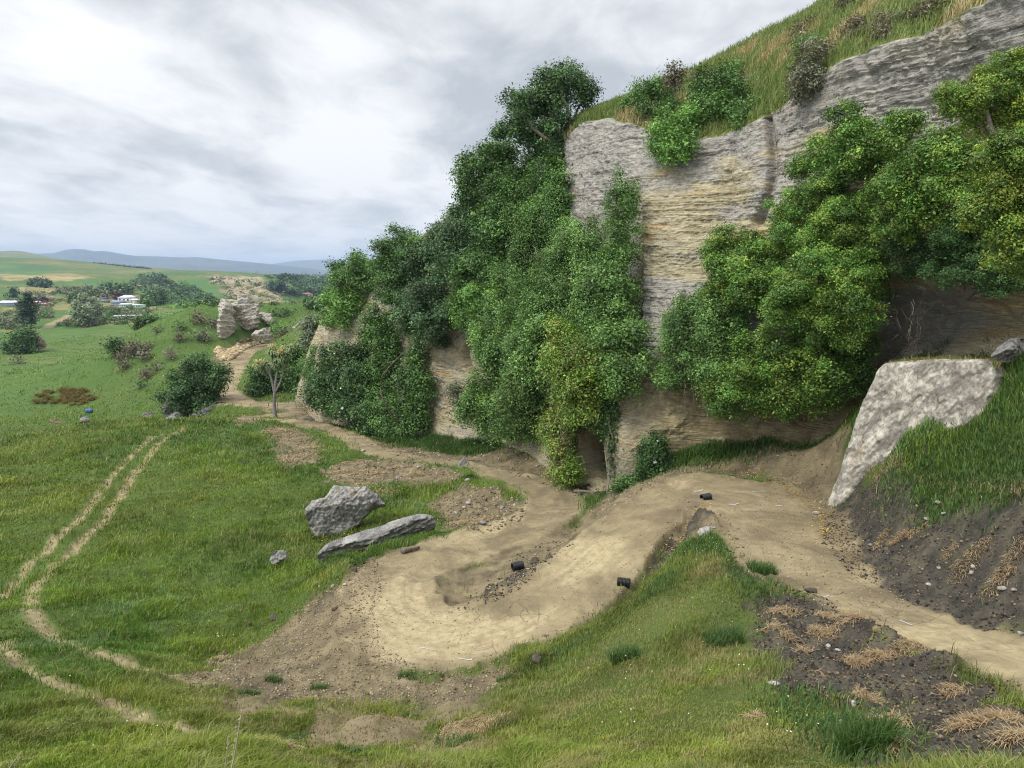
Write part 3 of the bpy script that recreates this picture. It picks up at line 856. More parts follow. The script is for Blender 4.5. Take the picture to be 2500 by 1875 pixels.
# smooth face kept for placing what grows on it
cs = cliff0[np.ix_(np.linspace(0, NS - 1, 110).astype(int), np.linspace(0, NT - 1, 41).astype(int))]; cbvh_V = cs.reshape(-1, 3)
CLIFF_BVH = BVHTree.FromPolygons([Vector(v) for v in cbvh_V], [tuple(int(k) for k in f) for f in grid_faces(*cs.shape[:2])])


def s_of(px, py):
    """position along the cliff (arc length) and height for a sketch point"""
    d = ray(px, py); h = CLIFF_BVH.ray_cast(Vector((0, 0, 0)), Vector(d).normalized())
    p = np.array(h[0]); k = np.argmin(np.hypot(*(CXY - p[:2]).transpose(2, 0, 1)) + np.abs(CZ - p[2]) * 0.3)
    return SS.ravel()[k], p[2]


T2 = np.broadcast_to(tt[None, :], CZ.shape)
dip = CZ + 0.05 * SS + 0.20 * fbm(SS * 0.07, CZ * 0.10, oct=2, seed=61) + 0.05 * fbm(SS * 0.9, CZ * 0.3, oct=2, seed=62)
ledge = np.zeros_like(CZ)
for per, amp, thr, sd in ((0.36, 0.16, 0.0, 71), (0.80, 0.09, 0.1, 73), (0.20, 0.07, -0.1, 75), (2.3, 0.05, -0.1, 77)):
    ph = dip / per + 0.08 * fbm(SS * 1.4 / per * 0.34, CZ * 0.2, oct=2, seed=sd + 40)
    fr = ph - np.floor(ph); j = np.floor(ph)
    prof = np.where(fr > 0.30, ((fr - 0.30) / 0.70), 0.0)            # a lip that overhangs a sharp notch
    prof = np.where(fr < 0.12, 1 - fr / 0.12, np.where(fr < 0.30, 0.0, (1 - prof) * 0.55))
    gate = sstep(thr, thr + 0.45, fbm(SS * 0.42 / per * 0.34, j * 7.13, oct=3, seed=sd))
    ledge += amp * prof * (0.15 + 0.85 * gate)
rough = 0.9 * fbm(SS * 0.11, CZ * 0.09, oct=3, seed=81) + 0.13 * fbm(SS * 0.5, CZ * 0.6, oct=3, seed=83) + 0.09 * fbm(SS * 2.0, CZ * 2.9, oct=4, seed=85, gain=0.62) + 0.05 * fbm(SS * 7.0, CZ * 8.0, oct=2, seed=87)
fade = sstep(0.0, 0.12, T2)
smoothlow = 1 - 0.3 * (1 - sstep(0.18, 0.36, T2 + 0.05 * vnoise(SS * 0.3, CZ * 0.2, seed=4)))
D = rough * 1.0 + ledge * smoothlow
# undercut at the foot of the right-hand wall
s_a, _ = s_of(1560, 900); s_b, _ = s_of(1850, 850)
und = sstep(s_a, s_b, SS)
D -= und * 1.3 * np.exp(-((T2 - 0.12) / 0.13) ** 2) - und * 0.35 * np.exp(-((T2 - 0.30) / 0.05) ** 2)
# the narrow cave at the bend
s_c, _ = s_of(1280, 1000)
cw = 1.1 * (1 - sstep(-0.02, 0.46, T2))
D -= 10.0 * np.exp(-((SS - s_c - 1.2 * T2) / np.maximum(cw, 0.05)) ** 4) * (1 - sstep(0.30, 0.42, T2))
# joints
for line, w_, dep in (([(1655,255),(1668,320),(1672,380),(1660,440),(1640,480)], 0.22, 0.9), ([(1000,715),(985,770),(1005,830)], 0.28, 1.0),
                      ([(820,890),(815,940)], 0.2, 0.8), ([(1620,850),(1615,905)], 0.2, 0.7), ([(1740,880),(1720,915)], 0.25, 0.8), ([(880,700),(876,760)], .15, .5)):
    q = np.array([s_of(*p) for p in line])
    dd = line_dist(SS, CZ, q)
    D -= dep * np.exp(-(dd / w_) ** 2)
gj = np.random.default_rng(63)
for _ in range(46):                       # upright joints and broken corners
    s0 = gj.uniform(4, arc[-1] - 12); z0 = gj.uniform(-12, 7); L_ = gj.uniform(0.8, 3.5)
    mm = (np.abs(SS - s0) < 1.5) & (np.abs(CZ - z0) < L_)
    if mm.any():
        off_ = 0.25 * vnoise(CZ[mm] * 1.3, np.full(mm.sum(), s0), seed=3) + 0.12 * (CZ[mm] - z0) * gj.uniform(-1, 1)
        D[mm] -= gj.uniform(0.15, 0.4) * np.exp(-((SS[mm] - s0 - off_) / gj.uniform(0.07, 0.16)) ** 2) * (1 - (np.abs(CZ[mm] - z0) / L_) ** 2)
# the buttress edge where the creeper column hangs
s_e, z_hi = s_of(1372, 420); _, z_lo = s_of(1372, 700)
gap = sstep(s_e - 0.1, s_e + 0.5, SS) * 0 + (1 - sstep(s_e - 0.2, s_e + 0.25, SS)) * np.exp(-np.maximum(s_e - SS, 0) / 3.0)
D -= 1.5 * gap * sstep(z_lo - 2, z_lo, CZ) * (1 - sstep(z_hi - 1.5, z_hi + 1.5, CZ))
D *= fade
D += (1 - sstep(0.93, 1.0, T2)) * 0
cl = cliff0 + nrm[:, None, :] * D[..., None]
cl[..., 2] += 0.12 * fbm(SS * 0.8, CZ * 0.8, oct=2, seed=91) * (T2 > 0.9)
_, z430 = s_of(1500, 395); _, z610 = s_of(1440, 612)
wb = fbm(SS * 0.16, CZ * 0.35, oct=4, seed=111); wb2 = fbm(SS * 0.6, CZ * 1.5, oct=3, seed=113)
band = sstep(-1.2, 1.4, (z430 - CZ) + 1.6 * wb + 0.7 * wb2) * sstep(-0.25, 0.25, (CZ - z610) + 0.35 * wb)
fresh = band * sstep(s_e - 2.0, s_e + 0.5, SS) * (0.72 + 0.35 * wb2)
low = sstep(0.6, -1.6, CZ + 3.4 + 1.0 * wb)
rb_ = sstep(s_e + 11, s_e + 14, SS) * sstep(0.28, 0.22, T2 + 0.02 * wb) * 0.9
leftp = (1 - sstep(s_e - 3.0, s_e, SS)) * sstep(0.3, -0.3, (CZ + 2.0) - 0.09 * (s_e - SS) * 0 + 1.6 * wb)
right = sstep(s_e + 9, s_e + 16, SS) * sstep(-0.1, 0.6, wb + 0.4 * wb2) * 0.6
fresh = np.clip(np.maximum.reduce([fresh, leftp * (0.6 + 0.5 * wb2), right, low * 0.55, rb_]), 0, 1)
tag(mesh('cliff', cl.reshape(-1, 3), cf, M_CLIFF, smooth=False, attrs={'fresh': fresh.ravel(), 'cave_shade': np.clip(np.exp(-((SS - s_c - 1.2 * T2) / 1.6) ** 6) * (1 - sstep(0.32, 0.42, T2)) * sstep(-1.2, -2.2, D) * 1.15, 0, 1).ravel(), 'tan': (low * sstep(s_e - 1, s_e + 2, SS)).ravel()}), kind='structure')  # rock deep in the cave is tinted near-black as painted shade

# ---------------------------------------------------------------- hillside above the brow
RG = [(700,660,90),(735,645,78),(800,605,74),(880,560,70),(980,495,66),(1080,425,61),(1160,365,58),(1225,296,54),(1272,256,50),(1340,222,50),(1430,181,50),
 (1520,138,50),(1640,78,48),(1740,28,46),(1850,-30,44),(2000,-110,42),(2150,-190,40),(2500,-380,36),(3000,-600,30)]
ridge = resample(np.array([at_y(*q) for q in RG]), tq)
topv = cl[:, -1, :]
NH = 90
hs = np.linspace(0, 1, NH)
H1 = topv[:, None, :] + (ridge - topv)[:, None, :] * hs[None, :, None]
dist = np.linalg.norm((ridge - topv)[:, :2], axis=1)[:, None]
bump_ = np.sin(hs * math.pi)[None, :] * np.minimum(dist * 0.045, 0.7)
H1[..., 2] += bump_ + (0.22 * fbm(H1[..., 0] * 0.7, H1[..., 1] * 0.7, oct=3, seed=95)) * np.minimum(1, hs * 12)[None, :]
back = ridge[:, None, :] + np.array([0.15, 1, 0])[None, None, :] * np.array([2, 6, 14, 30, 70])[None, :, None]
back[..., 2] -= np.array([0.5, 2.2, 6, 13, 34])[None, :]
HV = np.concatenate([H1, back], 1)


hb_ = H1[np.ix_(np.linspace(0, NS - 1, 110).astype(int), np.linspace(0, NH - 1, 31).astype(int))]
HILL_BVH = BVHTree.FromPolygons([Vector(v) for v in hb_.reshape(-1, 3)], [tuple(int(k) for k in f) for f in grid_faces(*hb_.shape[:2])])


def hill_material():
    m, bb = mat_new('hill_grass')
    geo = bb.add('ShaderNodeNewGeometry').outputs['Position']
    mid = bb.noise(geo, 0.22, 5, 0.6, 0.4)
    fine = bb.noise(geo, 3.0, 5, 0.65)
    g = bb.ramp(mid, [(0.32, (0.075, 0.105, 0.03)), (0.5, (0.150, 0.180, 0.055)), (0.62, (0.20, 0.18, 0.075)), (0.74, (0.25, 0.20, 0.10))])
    g = bb.mix(bb.maprange(fine, 0.4, 0.7, 0.0, 0.5), g, (0.07, 0.075, 0.025))
    finish(bb, g, 0.95, fine, 0.6, 0.15, 0.08)
    return m


tag(mesh('hillside', HV.reshape(-1, 3), grid_faces(NS, NH + 5), hill_material(), smooth=True), kind='structure')

# ---------------------------------------------------------------- far ranges
def range_mesh(name, prof, dist, depth, mat, seed, amp, base=-40.0):
    px = np.linspace(prof[0][0], prof[-1][0], 420)
    py = np.interp(px, [p[0] for p in prof], [p[1] for p in prof])
    k = np.linspace(-1, 1, 41)
    top = np.array([at_y(a, c, dist) for a, c in zip(px, py)])
    V = np.zeros((len(px), len(k), 3))
    dirn = np.stack([(px - CX) / F, np.ones_like(px)], 1)
    for j, kk in enumerate(k):
        yy = dist + kk * depth
        V[:, j, 0] = top[:, 0] * yy / dist; V[:, j, 1] = yy
        h = (1 - abs(kk) ** 1.25)
        rid = fbm(top[:, 0] / (dist * 0.045) + kk * 0.6, np.full(len(px), kk * 2.2 + 3), oct=5, seed=seed)
        V[:, j, 2] = base + (top[:, 2] - base) * h * (1 - amp * np.abs(rid) * min(1.0, abs(kk) * 3.0))
    return tag(mesh(name, V.reshape(-1, 3), grid_faces(len(px), len(k)), mat, smooth=True), kind='structure')


range_mesh('mountains', [(-420,560),(-200,550),(-60,549),(0,552),(50,549),(85,548),(118,546),(140,540),(160,537.5),(185,539),(205,543),(220,542),(240,544),(265,549),(290,552.5),(350,554),(400,556),(425,555),(470,560),(560,568),(650,578),(740,588),(900,594)],
           9000, 2600, far_material('mountain_slopes', (0.035, 0.062, 0.05), (0.105, 0.105, 0.07), 0.0016), 5, 0.35)
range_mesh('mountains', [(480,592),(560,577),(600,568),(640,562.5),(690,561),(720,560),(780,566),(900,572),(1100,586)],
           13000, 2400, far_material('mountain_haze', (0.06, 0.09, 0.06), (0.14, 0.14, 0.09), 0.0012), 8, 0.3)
range_mesh('hills', [(-420,556),(-200,546),(-60,542),(0,543),(25,541.5),(48,543),(75,548),(110,556),(160,566),(240,580),(330,592)],
           3600, 900, far_material('hill_pasture', (0.07, 0.12, 0.04), (0.17, 0.17, 0.07), 0.004), 11, 0.2)

# ---------------------------------------------------------------- haze
hm = bpy.data.materials.new('haze_air'); hm.use_nodes = True
hb = NB(hm.node_tree)
hb.add('ShaderNodeOutputMaterial', {'Volume': hb.add('ShaderNodeVolumePrincipled', {'Color': (0.55, 0.73, 1.0), 'Density': 0.00010, 'Anisotropy': 0.0})})
hv, hf = box((0, 4000, 138), (36000, 26000, 366))
tag(mesh('haze', hv, hf, hm), kind='stuff')

# ---------------------------------------------------------------- foliage
PAL = {
 'vine':   [(0.062, 0.122, 0.032), (0.085, 0.155, 0.042), (0.112, 0.182, 0.048), (0.045, 0.092, 0.026)],
 'vineY':  [(0.085, 0.160, 0.030), (0.120, 0.180, 0.032), (0.100, 0.170, 0.030), (0.145, 0.150, 0.040)],
 'dark':   [(0.030, 0.065, 0.020), (0.042, 0.085, 0.024), (0.055, 0.105, 0.030), (0.025, 0.052, 0.018)],
 'mid':    [(0.045, 0.095, 0.024), (0.060, 0.118, 0.028), (0.078, 0.140, 0.036), (0.035, 0.075, 0.020)],
 'bluish': [(0.040, 0.080, 0.034), (0.055, 0.100, 0.042), (0.075, 0.120, 0.052), (0.032, 0.062, 0.028)],
 'beech':  [(0.048, 0.110, 0.020), (0.070, 0.142, 0.026), (0.100, 0.172, 0.030), (0.034, 0.080, 0.018), (0.135, 0.180, 0.030)],
 'yellow': [(0.110, 0.165, 0.025), (0.085, 0.150, 0.028), (0.155, 0.175, 0.025), (0.055, 0.115, 0.024)],
 'lime':   [(0.085, 0.170, 0.038), (0.110, 0.200, 0.045), (0.065, 0.135, 0.032)],
 'brown':  [(0.085, 0.070, 0.055), (0.115, 0.092, 0.070), (0.070, 0.066, 0.048), (0.100, 0.095, 0.055)],
 'greyg':  [(0.085, 0.100, 0.058), (0.110, 0.120, 0.075), (0.070, 0.085, 0.050), (0.120, 0.105, 0.080)],
 'silver': [(0.125, 0.155, 0.095), (0.150, 0.180, 0.115), (0.100, 0.130, 0.078)],
 'purple': [(0.070, 0.040, 0.050), (0.090, 0.050, 0.060), (0.055, 0.036, 0.042)],
 'pine':   [(0.022, 0.044, 0.026), (0.030, 0.058, 0.032), (0.040, 0.070, 0.036)],
 'straw':  [(0.36, 0.26, 0.145), (0.42, 0.31, 0.18), (0.29, 0.20, 0.115), (0.46, 0.36, 0.22)],
 'tussock':[(0.24, 0.17, 0.075), (0.30, 0.215, 0.095), (0.17, 0.135, 0.055), (0.13, 0.15, 0.045)],
 'sedge':  [(0.040, 0.090, 0.018), (0.055, 0.115, 0.022), (0.075, 0.135, 0.03)],
}


LEAFGAIN = 1.72


def unit(n, g):
    v = g.normal(size=(n, 3))
    return v / np.linalg.norm(v, axis=1)[:, None]


def leaf_quads(C, N, size, g, aspect=0.55):
    """one diamond leaf per row at C facing N"""
    n = len(C)
    N = N / (np.linalg.norm(N, axis=1)[:, None] + 1e-9)
    a = np.cross(N, unit(n, g)); a /= (np.linalg.norm(a, axis=1)[:, None] + 1e-9)
    c = np.cross(N, a)
    s = (size * g.uniform(0.7, 1.35, n))[:, None]
    V = np.stack([C + a * s * 0.5, C + c * s * 0.5 * aspect + N * s * 0.08, C - a * s * 0.5, C - c * s * 0.5 * aspect + N * s * 0.08], 1).reshape(-1, 3)
    return V, np.arange(4 * n).reshape(n, 4)


def foliage(blobs, leaf, pal, seed, dens=1.0, clump=11, hang=0.0, inner=0.25, limit=60000, spread=1.5, lobes=24, sz=1.0):
    """leaf sprays gathered into many uneven boughs round each blob; blobs: (centre, (rx, ry, rz))"""
    g = np.random.default_rng(seed)
    pal = np.array(PAL[pal] if isinstance(pal, str) else pal)
    Cs, Ns, Ks = [], [], []
    for c, r in blobs:
        c = np.asarray(c, float); r = np.asarray(r, float)
        area = 4 * math.pi * ((r[0] * r[1]) ** 1.6 / 3 + (r[0] * r[2]) ** 1.6 / 3 + (r[1] * r[2]) ** 1.6 / 3) ** (1 / 1.6)
        n = int(min(limit, max(24, dens * 3.0 * area / (leaf * leaf * 0.42))))
        k = max(3, n // clump)
        nl = lobes if n > 300 else 5
        ld = unit(nl, g)
        r = r * g.uniform(0.82, 1.22, 3)
        lr = g.uniform(0.14, 0.42, nl) * g.uniform(0.8, 1.2, nl); lo = g.uniform(0.55, 1.08, nl); lz = sz * g.uniform(0.75, 1.25, nl)
        lt = g.uniform(0.55, 1.45, nl); lp = g.integers(0, len(pal), nl)
        w = lr ** 2; li = g.choice(nl, k, p=w / w.sum())
        d = unit(k, g) + ld[li] * 0.65 + np.array([0, 0, 0.42]); d /= np.linalg.norm(d, axis=1)[:, None]
        lump = 1 + 0.35 * vnoise(d[:, 0] * 3 + li, d[:, 1] * 3, d[:, 2] * 3, seed=seed % 97)
        rad = np.where(g.random(k) < inner, g.uniform(0.2, 0.8, k), g.uniform(0.82, 1.08, k)) * lump
        rad = np.where(g.random(k) < 0.05, rad * g.uniform(1.15, 1.6, k), rad)
        dl = d.copy(); dl[:, 2] *= lz[li]
        cc = c + r * (ld[li] * lo[li][:, None] + dl * (lr[li] * rad)[:, None])
        core = g.random(k) < 0.16
        cc[core] = c + r * unit(int(core.sum()), g) * g.uniform(0.3, 0.72, (int(core.sum()), 1))
        cc[:, 2] -= hang * g.random(k) * r[2] * 0.7
        nn = d * 0.8 + np.array([0, 0, 0.5]) + 0.35 * unit(k, g)
        tint = np.where(g.random(k) < 0.6, lp[li], g.integers(0, len(pal), k))
        m = g.integers(max(2, clump - 4), clump + 5, k)
        idx = np.repeat(np.arange(k), m)
        off = g.normal(size=(len(idx), 3)) * leaf * spread * np.array([1, 1, 0.75])
        Cs.append(cc[idx] + off); Ns.append(nn[idx] + 0.7 * unit(len(idx), g))
        base = pal[tint[idx]]
        sw = g.random(len(idx)) < 0.25
        base[sw] = pal[g.integers(0, len(pal), int(sw.sum()))]
        Ks.append(base * (lt[li] * g.uniform(0.8, 1.25, k))[idx][:, None] * g.uniform(0.85, 1.15, (len(idx), 1)))
    C, N, Kc = np.concatenate(Cs), np.concatenate(Ns), np.concatenate(Ks)
    V, Fq = leaf_quads(C, N, leaf * np.where(g.random(len(C)) < 0.2, 1.45, 0.92), g)
    return V, Fq, np.repeat(np.clip(Kc * LEAFGAIN, 0, 1), 4, axis=0)


def limbs(root, tips, r0, seed, sag=0.0, k=6):
    """tapered boughs from a root to each tip"""
    g = np.random.default_rng(seed)
    root = np.asarray(root, float)
    out = []
    for i, t in enumerate(tips):
        t = np.asarray(t, float)
        s = np.linspace(0, 1, 8)[:, None]
        ln = np.linalg.norm(t - root)
        mid = g.normal(size=3) * 0.10 * ln
        p = root * (1 - s) + t * s + mid * np.sin(s * math.pi) + np.array([0, 0, 1]) * ln * 0.12 * np.sin(s * math.pi) - np.array([0, 0, sag]) * s ** 2
        p[1:-1] += g.normal(size=(6, 3)) * 0.025 * ln
        out.append(tube(p, r0 * (1 - 0.86 * s[:, 0]) * g.uniform(0.7, 1.0), k))
    return join(out)


def cliff_y(px, py, off, default):
    """distance of the rock face or the hillside above it, less an offset"""
    d = Vector(ray(px, py)).normalized()
    ys = [h[0][1] for h in (CLIFF_BVH.ray_cast(Vector((0, 0, 0)), d), HILL_BVH.ray_cast(Vector((0, 0, 0)), d)) if h[0] is not None]
    return min(ys) - off if ys else default


SEED = [100]


def plant(name, label, cat, blobs, depth, pal, group=None, off=1.0, leaf=None, dens=1.0, root=None, hang=0.0, stems='trunk', leafname='crown',
          rstem=0.12, flat=1.0, clump=11, inner=0.25, flowers=None, twigs=0, spread=1.7, nstems=5, limit=60000):
    """a tree, shrub or creeper; blobs in sketch units (x, y, r[, ry]); depth: a distance, or 'cliff' (grows on the rock face), or 'ground'"""
    SEED[0] += 1
    sd = SEED[0]
    g = np.random.default_rng(sd)
    y1st = None
    if depth == 'ground':
        lo = max(blobs, key=lambda q: q[1] + q[-1])
        y0 = ground_hit(lo[0] if root is None else root[0], lo[1] + lo[-1] * 0.9 if root is None else root[1])[1]
    B = []
    last = 40.0
    for q in blobs:
        if depth == 'cliff':
            y = cliff_y(q[0], q[1], off + 0.35 * q[2] * last / F, last)
            if y1st is not None and abs(y - y1st) > 7: y = y1st
            y1st = y1st or y; last = y
        elif depth == 'ground': y = y0 + g.uniform(-0.25, 0.25) * q[2] * y0 / F
        else: y = depth + g.uniform(-0.5, 0.5) * q[2] * depth / F
        c = at_y(q[0], q[1], y); cd = y / ray(q[0], q[1])[1]
        rx = q[2] * cd / F; rz = (q[3] if len(q) > 3 else q[2]) * cd / F
        B.append((c, np.array([rx, rx * flat, rz])))
    cdm = np.mean([b_[0][1] for b_ in B])
    lf = leaf or max(0.05, g.uniform(1.7, 2.4) * cdm / 700.0)
    if root is not None:
        if depth == 'cliff':
            ry = cliff_y(root[0], root[1], 0.2, cdm)
            R = at_y(root[0], root[1], ry)
        elif depth == 'ground': R = ground_hit(*root)
        else: R = at_y(root[0], root[1], depth)
    else:
        lo = min(B, key=lambda q: q[0][2] - q[1][2])
        R = lo[0] - np.array([0, -0.3 * lo[1][1], lo[1][2] * 0.9])
    t = thing(name, R, label, cat, group)
    V, Fq, K = foliage(B, lf, pal, sd, dens, hang=hang, clump=clump, inner=inner, spread=spread, limit=limit, sz=1.7 if (cat == 'creeper' or 'vine' in name) else (0.62 if cat == 'tree' else 1.0))
    mesh(leafname, V, Fq, M_LEAF, t, col=K)
    tips = [b_[0] + np.array([0, 0, 0.2 * b_[1][2]]) for b_ in B]
    if nstems:
        tips = sorted(tips, key=lambda p: -np.linalg.norm(p - R))[:max(nstems, 1)]
        tv, tf = limbs(R, tips, rstem, sd)
        if twigs:
            parts = [(tv, tf)]
            for i in range(twigs):
                b_ = B[g.integers(len(B))]
                d = unit(1, g)[0]; d[2] = abs(d[2]) * 0.8 + 0.1
                a = b_[0] - np.array([0, 0, 0.5 * b_[1][2]]) + g.normal(size=3) * 0.2 * b_[1]
                e = b_[0] + d * b_[1] * g.uniform(0.8, 1.25)
                parts.append(tube(np.array([a, (a + e) / 2 + g.normal(size=3) * 0.08 * b_[1], e]), [lf * 0.16, lf * 0.11, lf * 0.05], 4))
            tv, tf = join(parts)
        mesh(stems, tv, tf, M_BARK if not twigs else M_TWIG, t, smooth=True)
    if flowers:
        n_, colr, sz = flowers
        b_ = [B[i] for i in g.integers(0, len(B), n_)]
        d = unit(n_, g); d[:, 1] = -np.abs(d[:, 1])
        C = np.array([q[0] for q in b_]) + d * np.array([q[1] for q in b_]) * 1.08
        fv, ff = leaf_quads(C, d + np.array([0, -0.3, 0.6]), sz, g, 1.0)
        mesh('flower', fv, ff, plain('blossom_' + name, colr, 0.7, 0.1), t)['kind'] = 'stuff'
    return t


CG = 'shrubs and creepers clothing the left half of the cliff'
# --- left of the cliff face, from the skyline down
plant('broadleaf_tree', 'dark round-headed tree leaning out above the grey cliff brow on the skyline', 'tree',
      [(1225,182,40),(1262,200,28),(1195,190,32),(1160,208,38),(1118,240,36),(1102,280,27),(1180,255,50),(1205,300,38),(1165,315,34),(1225,335,30),(1140,285,28),(1190,335,30)],
      47.0, 'dark', off=0.5, root=(1236,345), rstem=0.2, dens=0.8, nstems=9)
plant('broadleaf_tree', 'bushy tree on the slope just below and left of the skyline tree', 'tree',
      [(1062,340,34),(1035,375,36),(1015,415,26),(1085,375,40),(1050,420,36),(1088,325,20)], 51, 'mid', root=(1080,450), rstem=0.25)
plant('domed_shrub', 'smooth domed green shrub under the skyline tree against the grey rock', 'shrub',
      [(1150,410,58),(1190,385,42),(1095,440,46),(1205,430,40),(1130,465,48)], 'cliff', 'mid', CG, off=1.0, root=(1160,480))
plant('twiggy_shrub', 'grey twiggy shrub with bare sticks on the skyline', 'shrub',
      [(952,505,22),(935,520,16),(975,490,22)], 55, 'greyg', CG, off=0.3, dens=0.5, twigs=26, root=(960,545))
plant('leafy_shrub', 'rounded grey-green shrub on the skyline right of the bare sticks', 'shrub',
      [(1010,495,52),(970,530,42),(1040,540,45),(1000,560,40)], 'cliff', 'bluish', CG, off=1.0)
plant('broadleaf_tree', 'tall ivy-covered tree standing up from the skyline above the pale end of the cliff', 'tree',
      [(858,532,36),(872,565,44),(838,575,30),(900,560,40),(925,545,36),(850,620,36),(880,625,42)], 57, 'mid', off=0.6, root=(870,690), rstem=0.22)
plant('broadleaf_tree', 'small dark tree at the far left end of the cliff top', 'tree',
      [(772,575,32),(745,600,26),(800,590,32),(735,580,14),(780,625,34),(820,620,30)], 66, 'mid', off=0.4, root=(785,680), rstem=0.2)
plant('leafy_shrub', 'yellowish-green shrub hanging off the end of the cliff over bare rock', 'shrub',
      [(722,655,26),(742,675,26),(715,685,18),(760,650,24)], 'cliff', 'lime', CG, off=0.5)
plant('broadleaf_tree', 'dark glossy tree rooted half way up the cliff with a pale bare patch beneath', 'tree',
      [(915,600,52),(900,655,46),(950,640,48),(925,700,46),(880,690,28),(965,690,32)], 'cliff', 'bluish', off=1.4, root=(975,705), rstem=0.2, nstems=6)
plant('leafy_shrub', 'mixed green shrub beneath the domed shrub, facing the valley', 'shrub',
      [(1065,560,56),(1100,505,56),(1120,565,50),(1035,600,44)], 'cliff', 'mid', CG, off=1.0)
plant('leafy_shrub', 'bright young shrub with a pointed top in the middle of the green slope', 'shrub',
      [(1000,640,34),(1012,605,24),(1035,650,36),(1010,690,30)], 'cliff', 'lime', CG, off=1.8)
plant('climbing_vine', 'bright vine blanket spreading under the grey cliff face', 'creeper',
      [(1190,480,52),(1240,520,50),(1160,535,56),(1215,570,56),(1275,545,36),(1265,600,48)], 'cliff', 'vine', CG, off=1.0, stems='stem', leafname='foliage', hang=0.3)
plant('climbing_vine', 'broad vine blanket in the centre of the green slope', 'creeper',
      [(1100,640,64),(1160,625,62),(1060,700,52),(1130,700,64),(1200,660,58),(1085,750,50)], 'cliff', 'vine', CG, off=1.3, stems='stem', leafname='foliage', hang=0.3)
plant('climbing_vine', 'thick vine mass lower down the slope beside the yellow-topped clump', 'creeper',
      [(1165,745,60),(1110,790,56),(1200,720,46),(1150,820,54),(1185,790,48),(1075,820,42)], 'cliff', 'vine', CG, off=1.4, stems='stem', leafname='foliage', hang=0.3)
plant('climbing_vine', 'lowest vine skirt reaching nearly to the foot of the cliff', 'creeper',
      [(1050,880,42),(1095,880,46),(1140,890,48),(1180,870,44),(1030,850,30)], 'cliff', 'vine', CG, off=1.0, stems='stem', leafname='foliage', hang=0.5)
plant('creeper_column', 'narrow upright column of creeper against the bare yellow rock edge', 'creeper',
      [(1350,412,26,32),(1343,455,34,36),(1338,500,36,38),(1342,540,30,36),(1325,560,32,36)], 'cliff', 'vine', CG, off=1.2, stems='stem', leafname='foliage', hang=0.3, flat=0.6)
plant('climbing_vine', 'pale green vine fall beneath the narrow creeper column', 'creeper',
      [(1318,600,44),(1300,645,50),(1335,640,32),(1275,670,46),(1330,690,36)], 'cliff', 'vine', CG, off=1.4, stems='stem', leafname='foliage', hang=0.3)
plant('climbing_vine', 'yellow-topped vine clump bulging out above the cave', 'creeper',
      [(1232,745,42),(1265,775,56),(1230,800,46),(1300,790,46),(1280,840,48),(1245,860,40)], 'cliff', 'vineY', CG, off=2.2, stems='stem', leafname='foliage', hang=0.3)
plant('climbing_vine', 'dark vine shoulder right of the yellow-topped clump, over the cave mouth', 'creeper',
      [(1330,745,50),(1350,790,40),(1310,720,46),(1340,830,30),(1370,720,30)], 'cliff', 'vine', CG, off=1.6, stems='stem', leafname='foliage', hang=0.3)
plant('climbing_vine', 'long yellowing creeper tail hanging to the ground left of the cave', 'creeper',
      [(1215,900,32,40),(1210,950,30,40),(1212,1000,24,34),(1228,1025,20,26),(1195,930,22,36)], 'cliff', 'vineY', CG, off=1.2, stems='stem', leafname='foliage', hang=0.5)
plant('climbing_vine', 'dim ivy curtain down the right wall of the cave', 'creeper',
      [(1318,880,20,30),(1326,930,14,36),(1326,980,10,34)], 'cliff', 'dark', CG, off=0.3, stems='stem', leafname='foliage', hang=0.5, flat=0.5)
plant('climbing_vine', 'ivy fringe added across the top of the cave mouth to cut its light', 'creeper',
      [(1262,880,20,26),(1290,890,20,30),(1308,905,14,24)], 'cliff', 'dark', CG, off=0.9, stems='stem', leafname='foliage', hang=0.5, flat=0.6)  # added fringe, hung here to keep light out of the cave
# lower left end
plant('ivy_shrub', 'dark ivy-draped shrub low on the left end of the cliff with white elder flowers', 'shrub',
      [(765,780,42),(735,800,42),(705,820,36),(780,830,46),(730,850,42),(695,855,26),(770,880,40),(800,905,34)], 'cliff', 'dark', CG, off=2.0, leafname='foliage', stems='stem',
      flowers=(26, (0.75, 0.75, 0.68), 0.22))
plant('ivy_shrub', 'upright ivy shrub in front of the bare rock, second from the left end', 'shrub',
      [(825,690,28),(812,730,27),(840,725,28),(838,770,28),(820,800,26)], 'cliff', 'mid', CG, off=1.4, leafname='foliage', stems='stem', hang=0.3)
plant('ivy_shrub', 'hanging ivy tongue with bare pale rock on its right side', 'creeper',
      [(902,745,13,38),(895,800,24,30),(908,830,24),(880,825,24),(900,880,26),(874,870,28),(905,915,22),(872,910,24)], 'cliff', 'mid', CG, off=1.2, leafname='foliage', stems='stem', hang=0.4)
plant('ivy_shrub', 'mat of ivy low between the two left-hand ivy shrubs', 'shrub',
      [(820,850,36),(835,890,34),(815,920,26),(845,930,22)], 'cliff', 'mid', CG, off=1.2, leafname='foliage', stems='stem', hang=0.4)
plant('gorse_bush', 'lone grey-green bush on the bare rock below the slanting crack', 'shrub',
      [(985,850,18,22),(992,870,14)], 'cliff', 'greyg', CG, off=0.6, dens=0.8, leafname='foliage', stems='stem')
plant('leafy_shrub', 'pale glossy-leaved tree beyond the end of the cliff wall', 'tree',
      [(683,705,27),(700,725,20),(668,730,22),(690,755,24)], 84, 'silver', CG, off=0.3, root=(688,790))
plant('leafy_shrub', 'dark green thicket right behind the cabbage tree', 'shrub',
      [(640,790,34),(660,815,36),(618,800,26),(640,830,36),(665,775,24),(610,830,24)], 92, 'mid', root=(645,862))
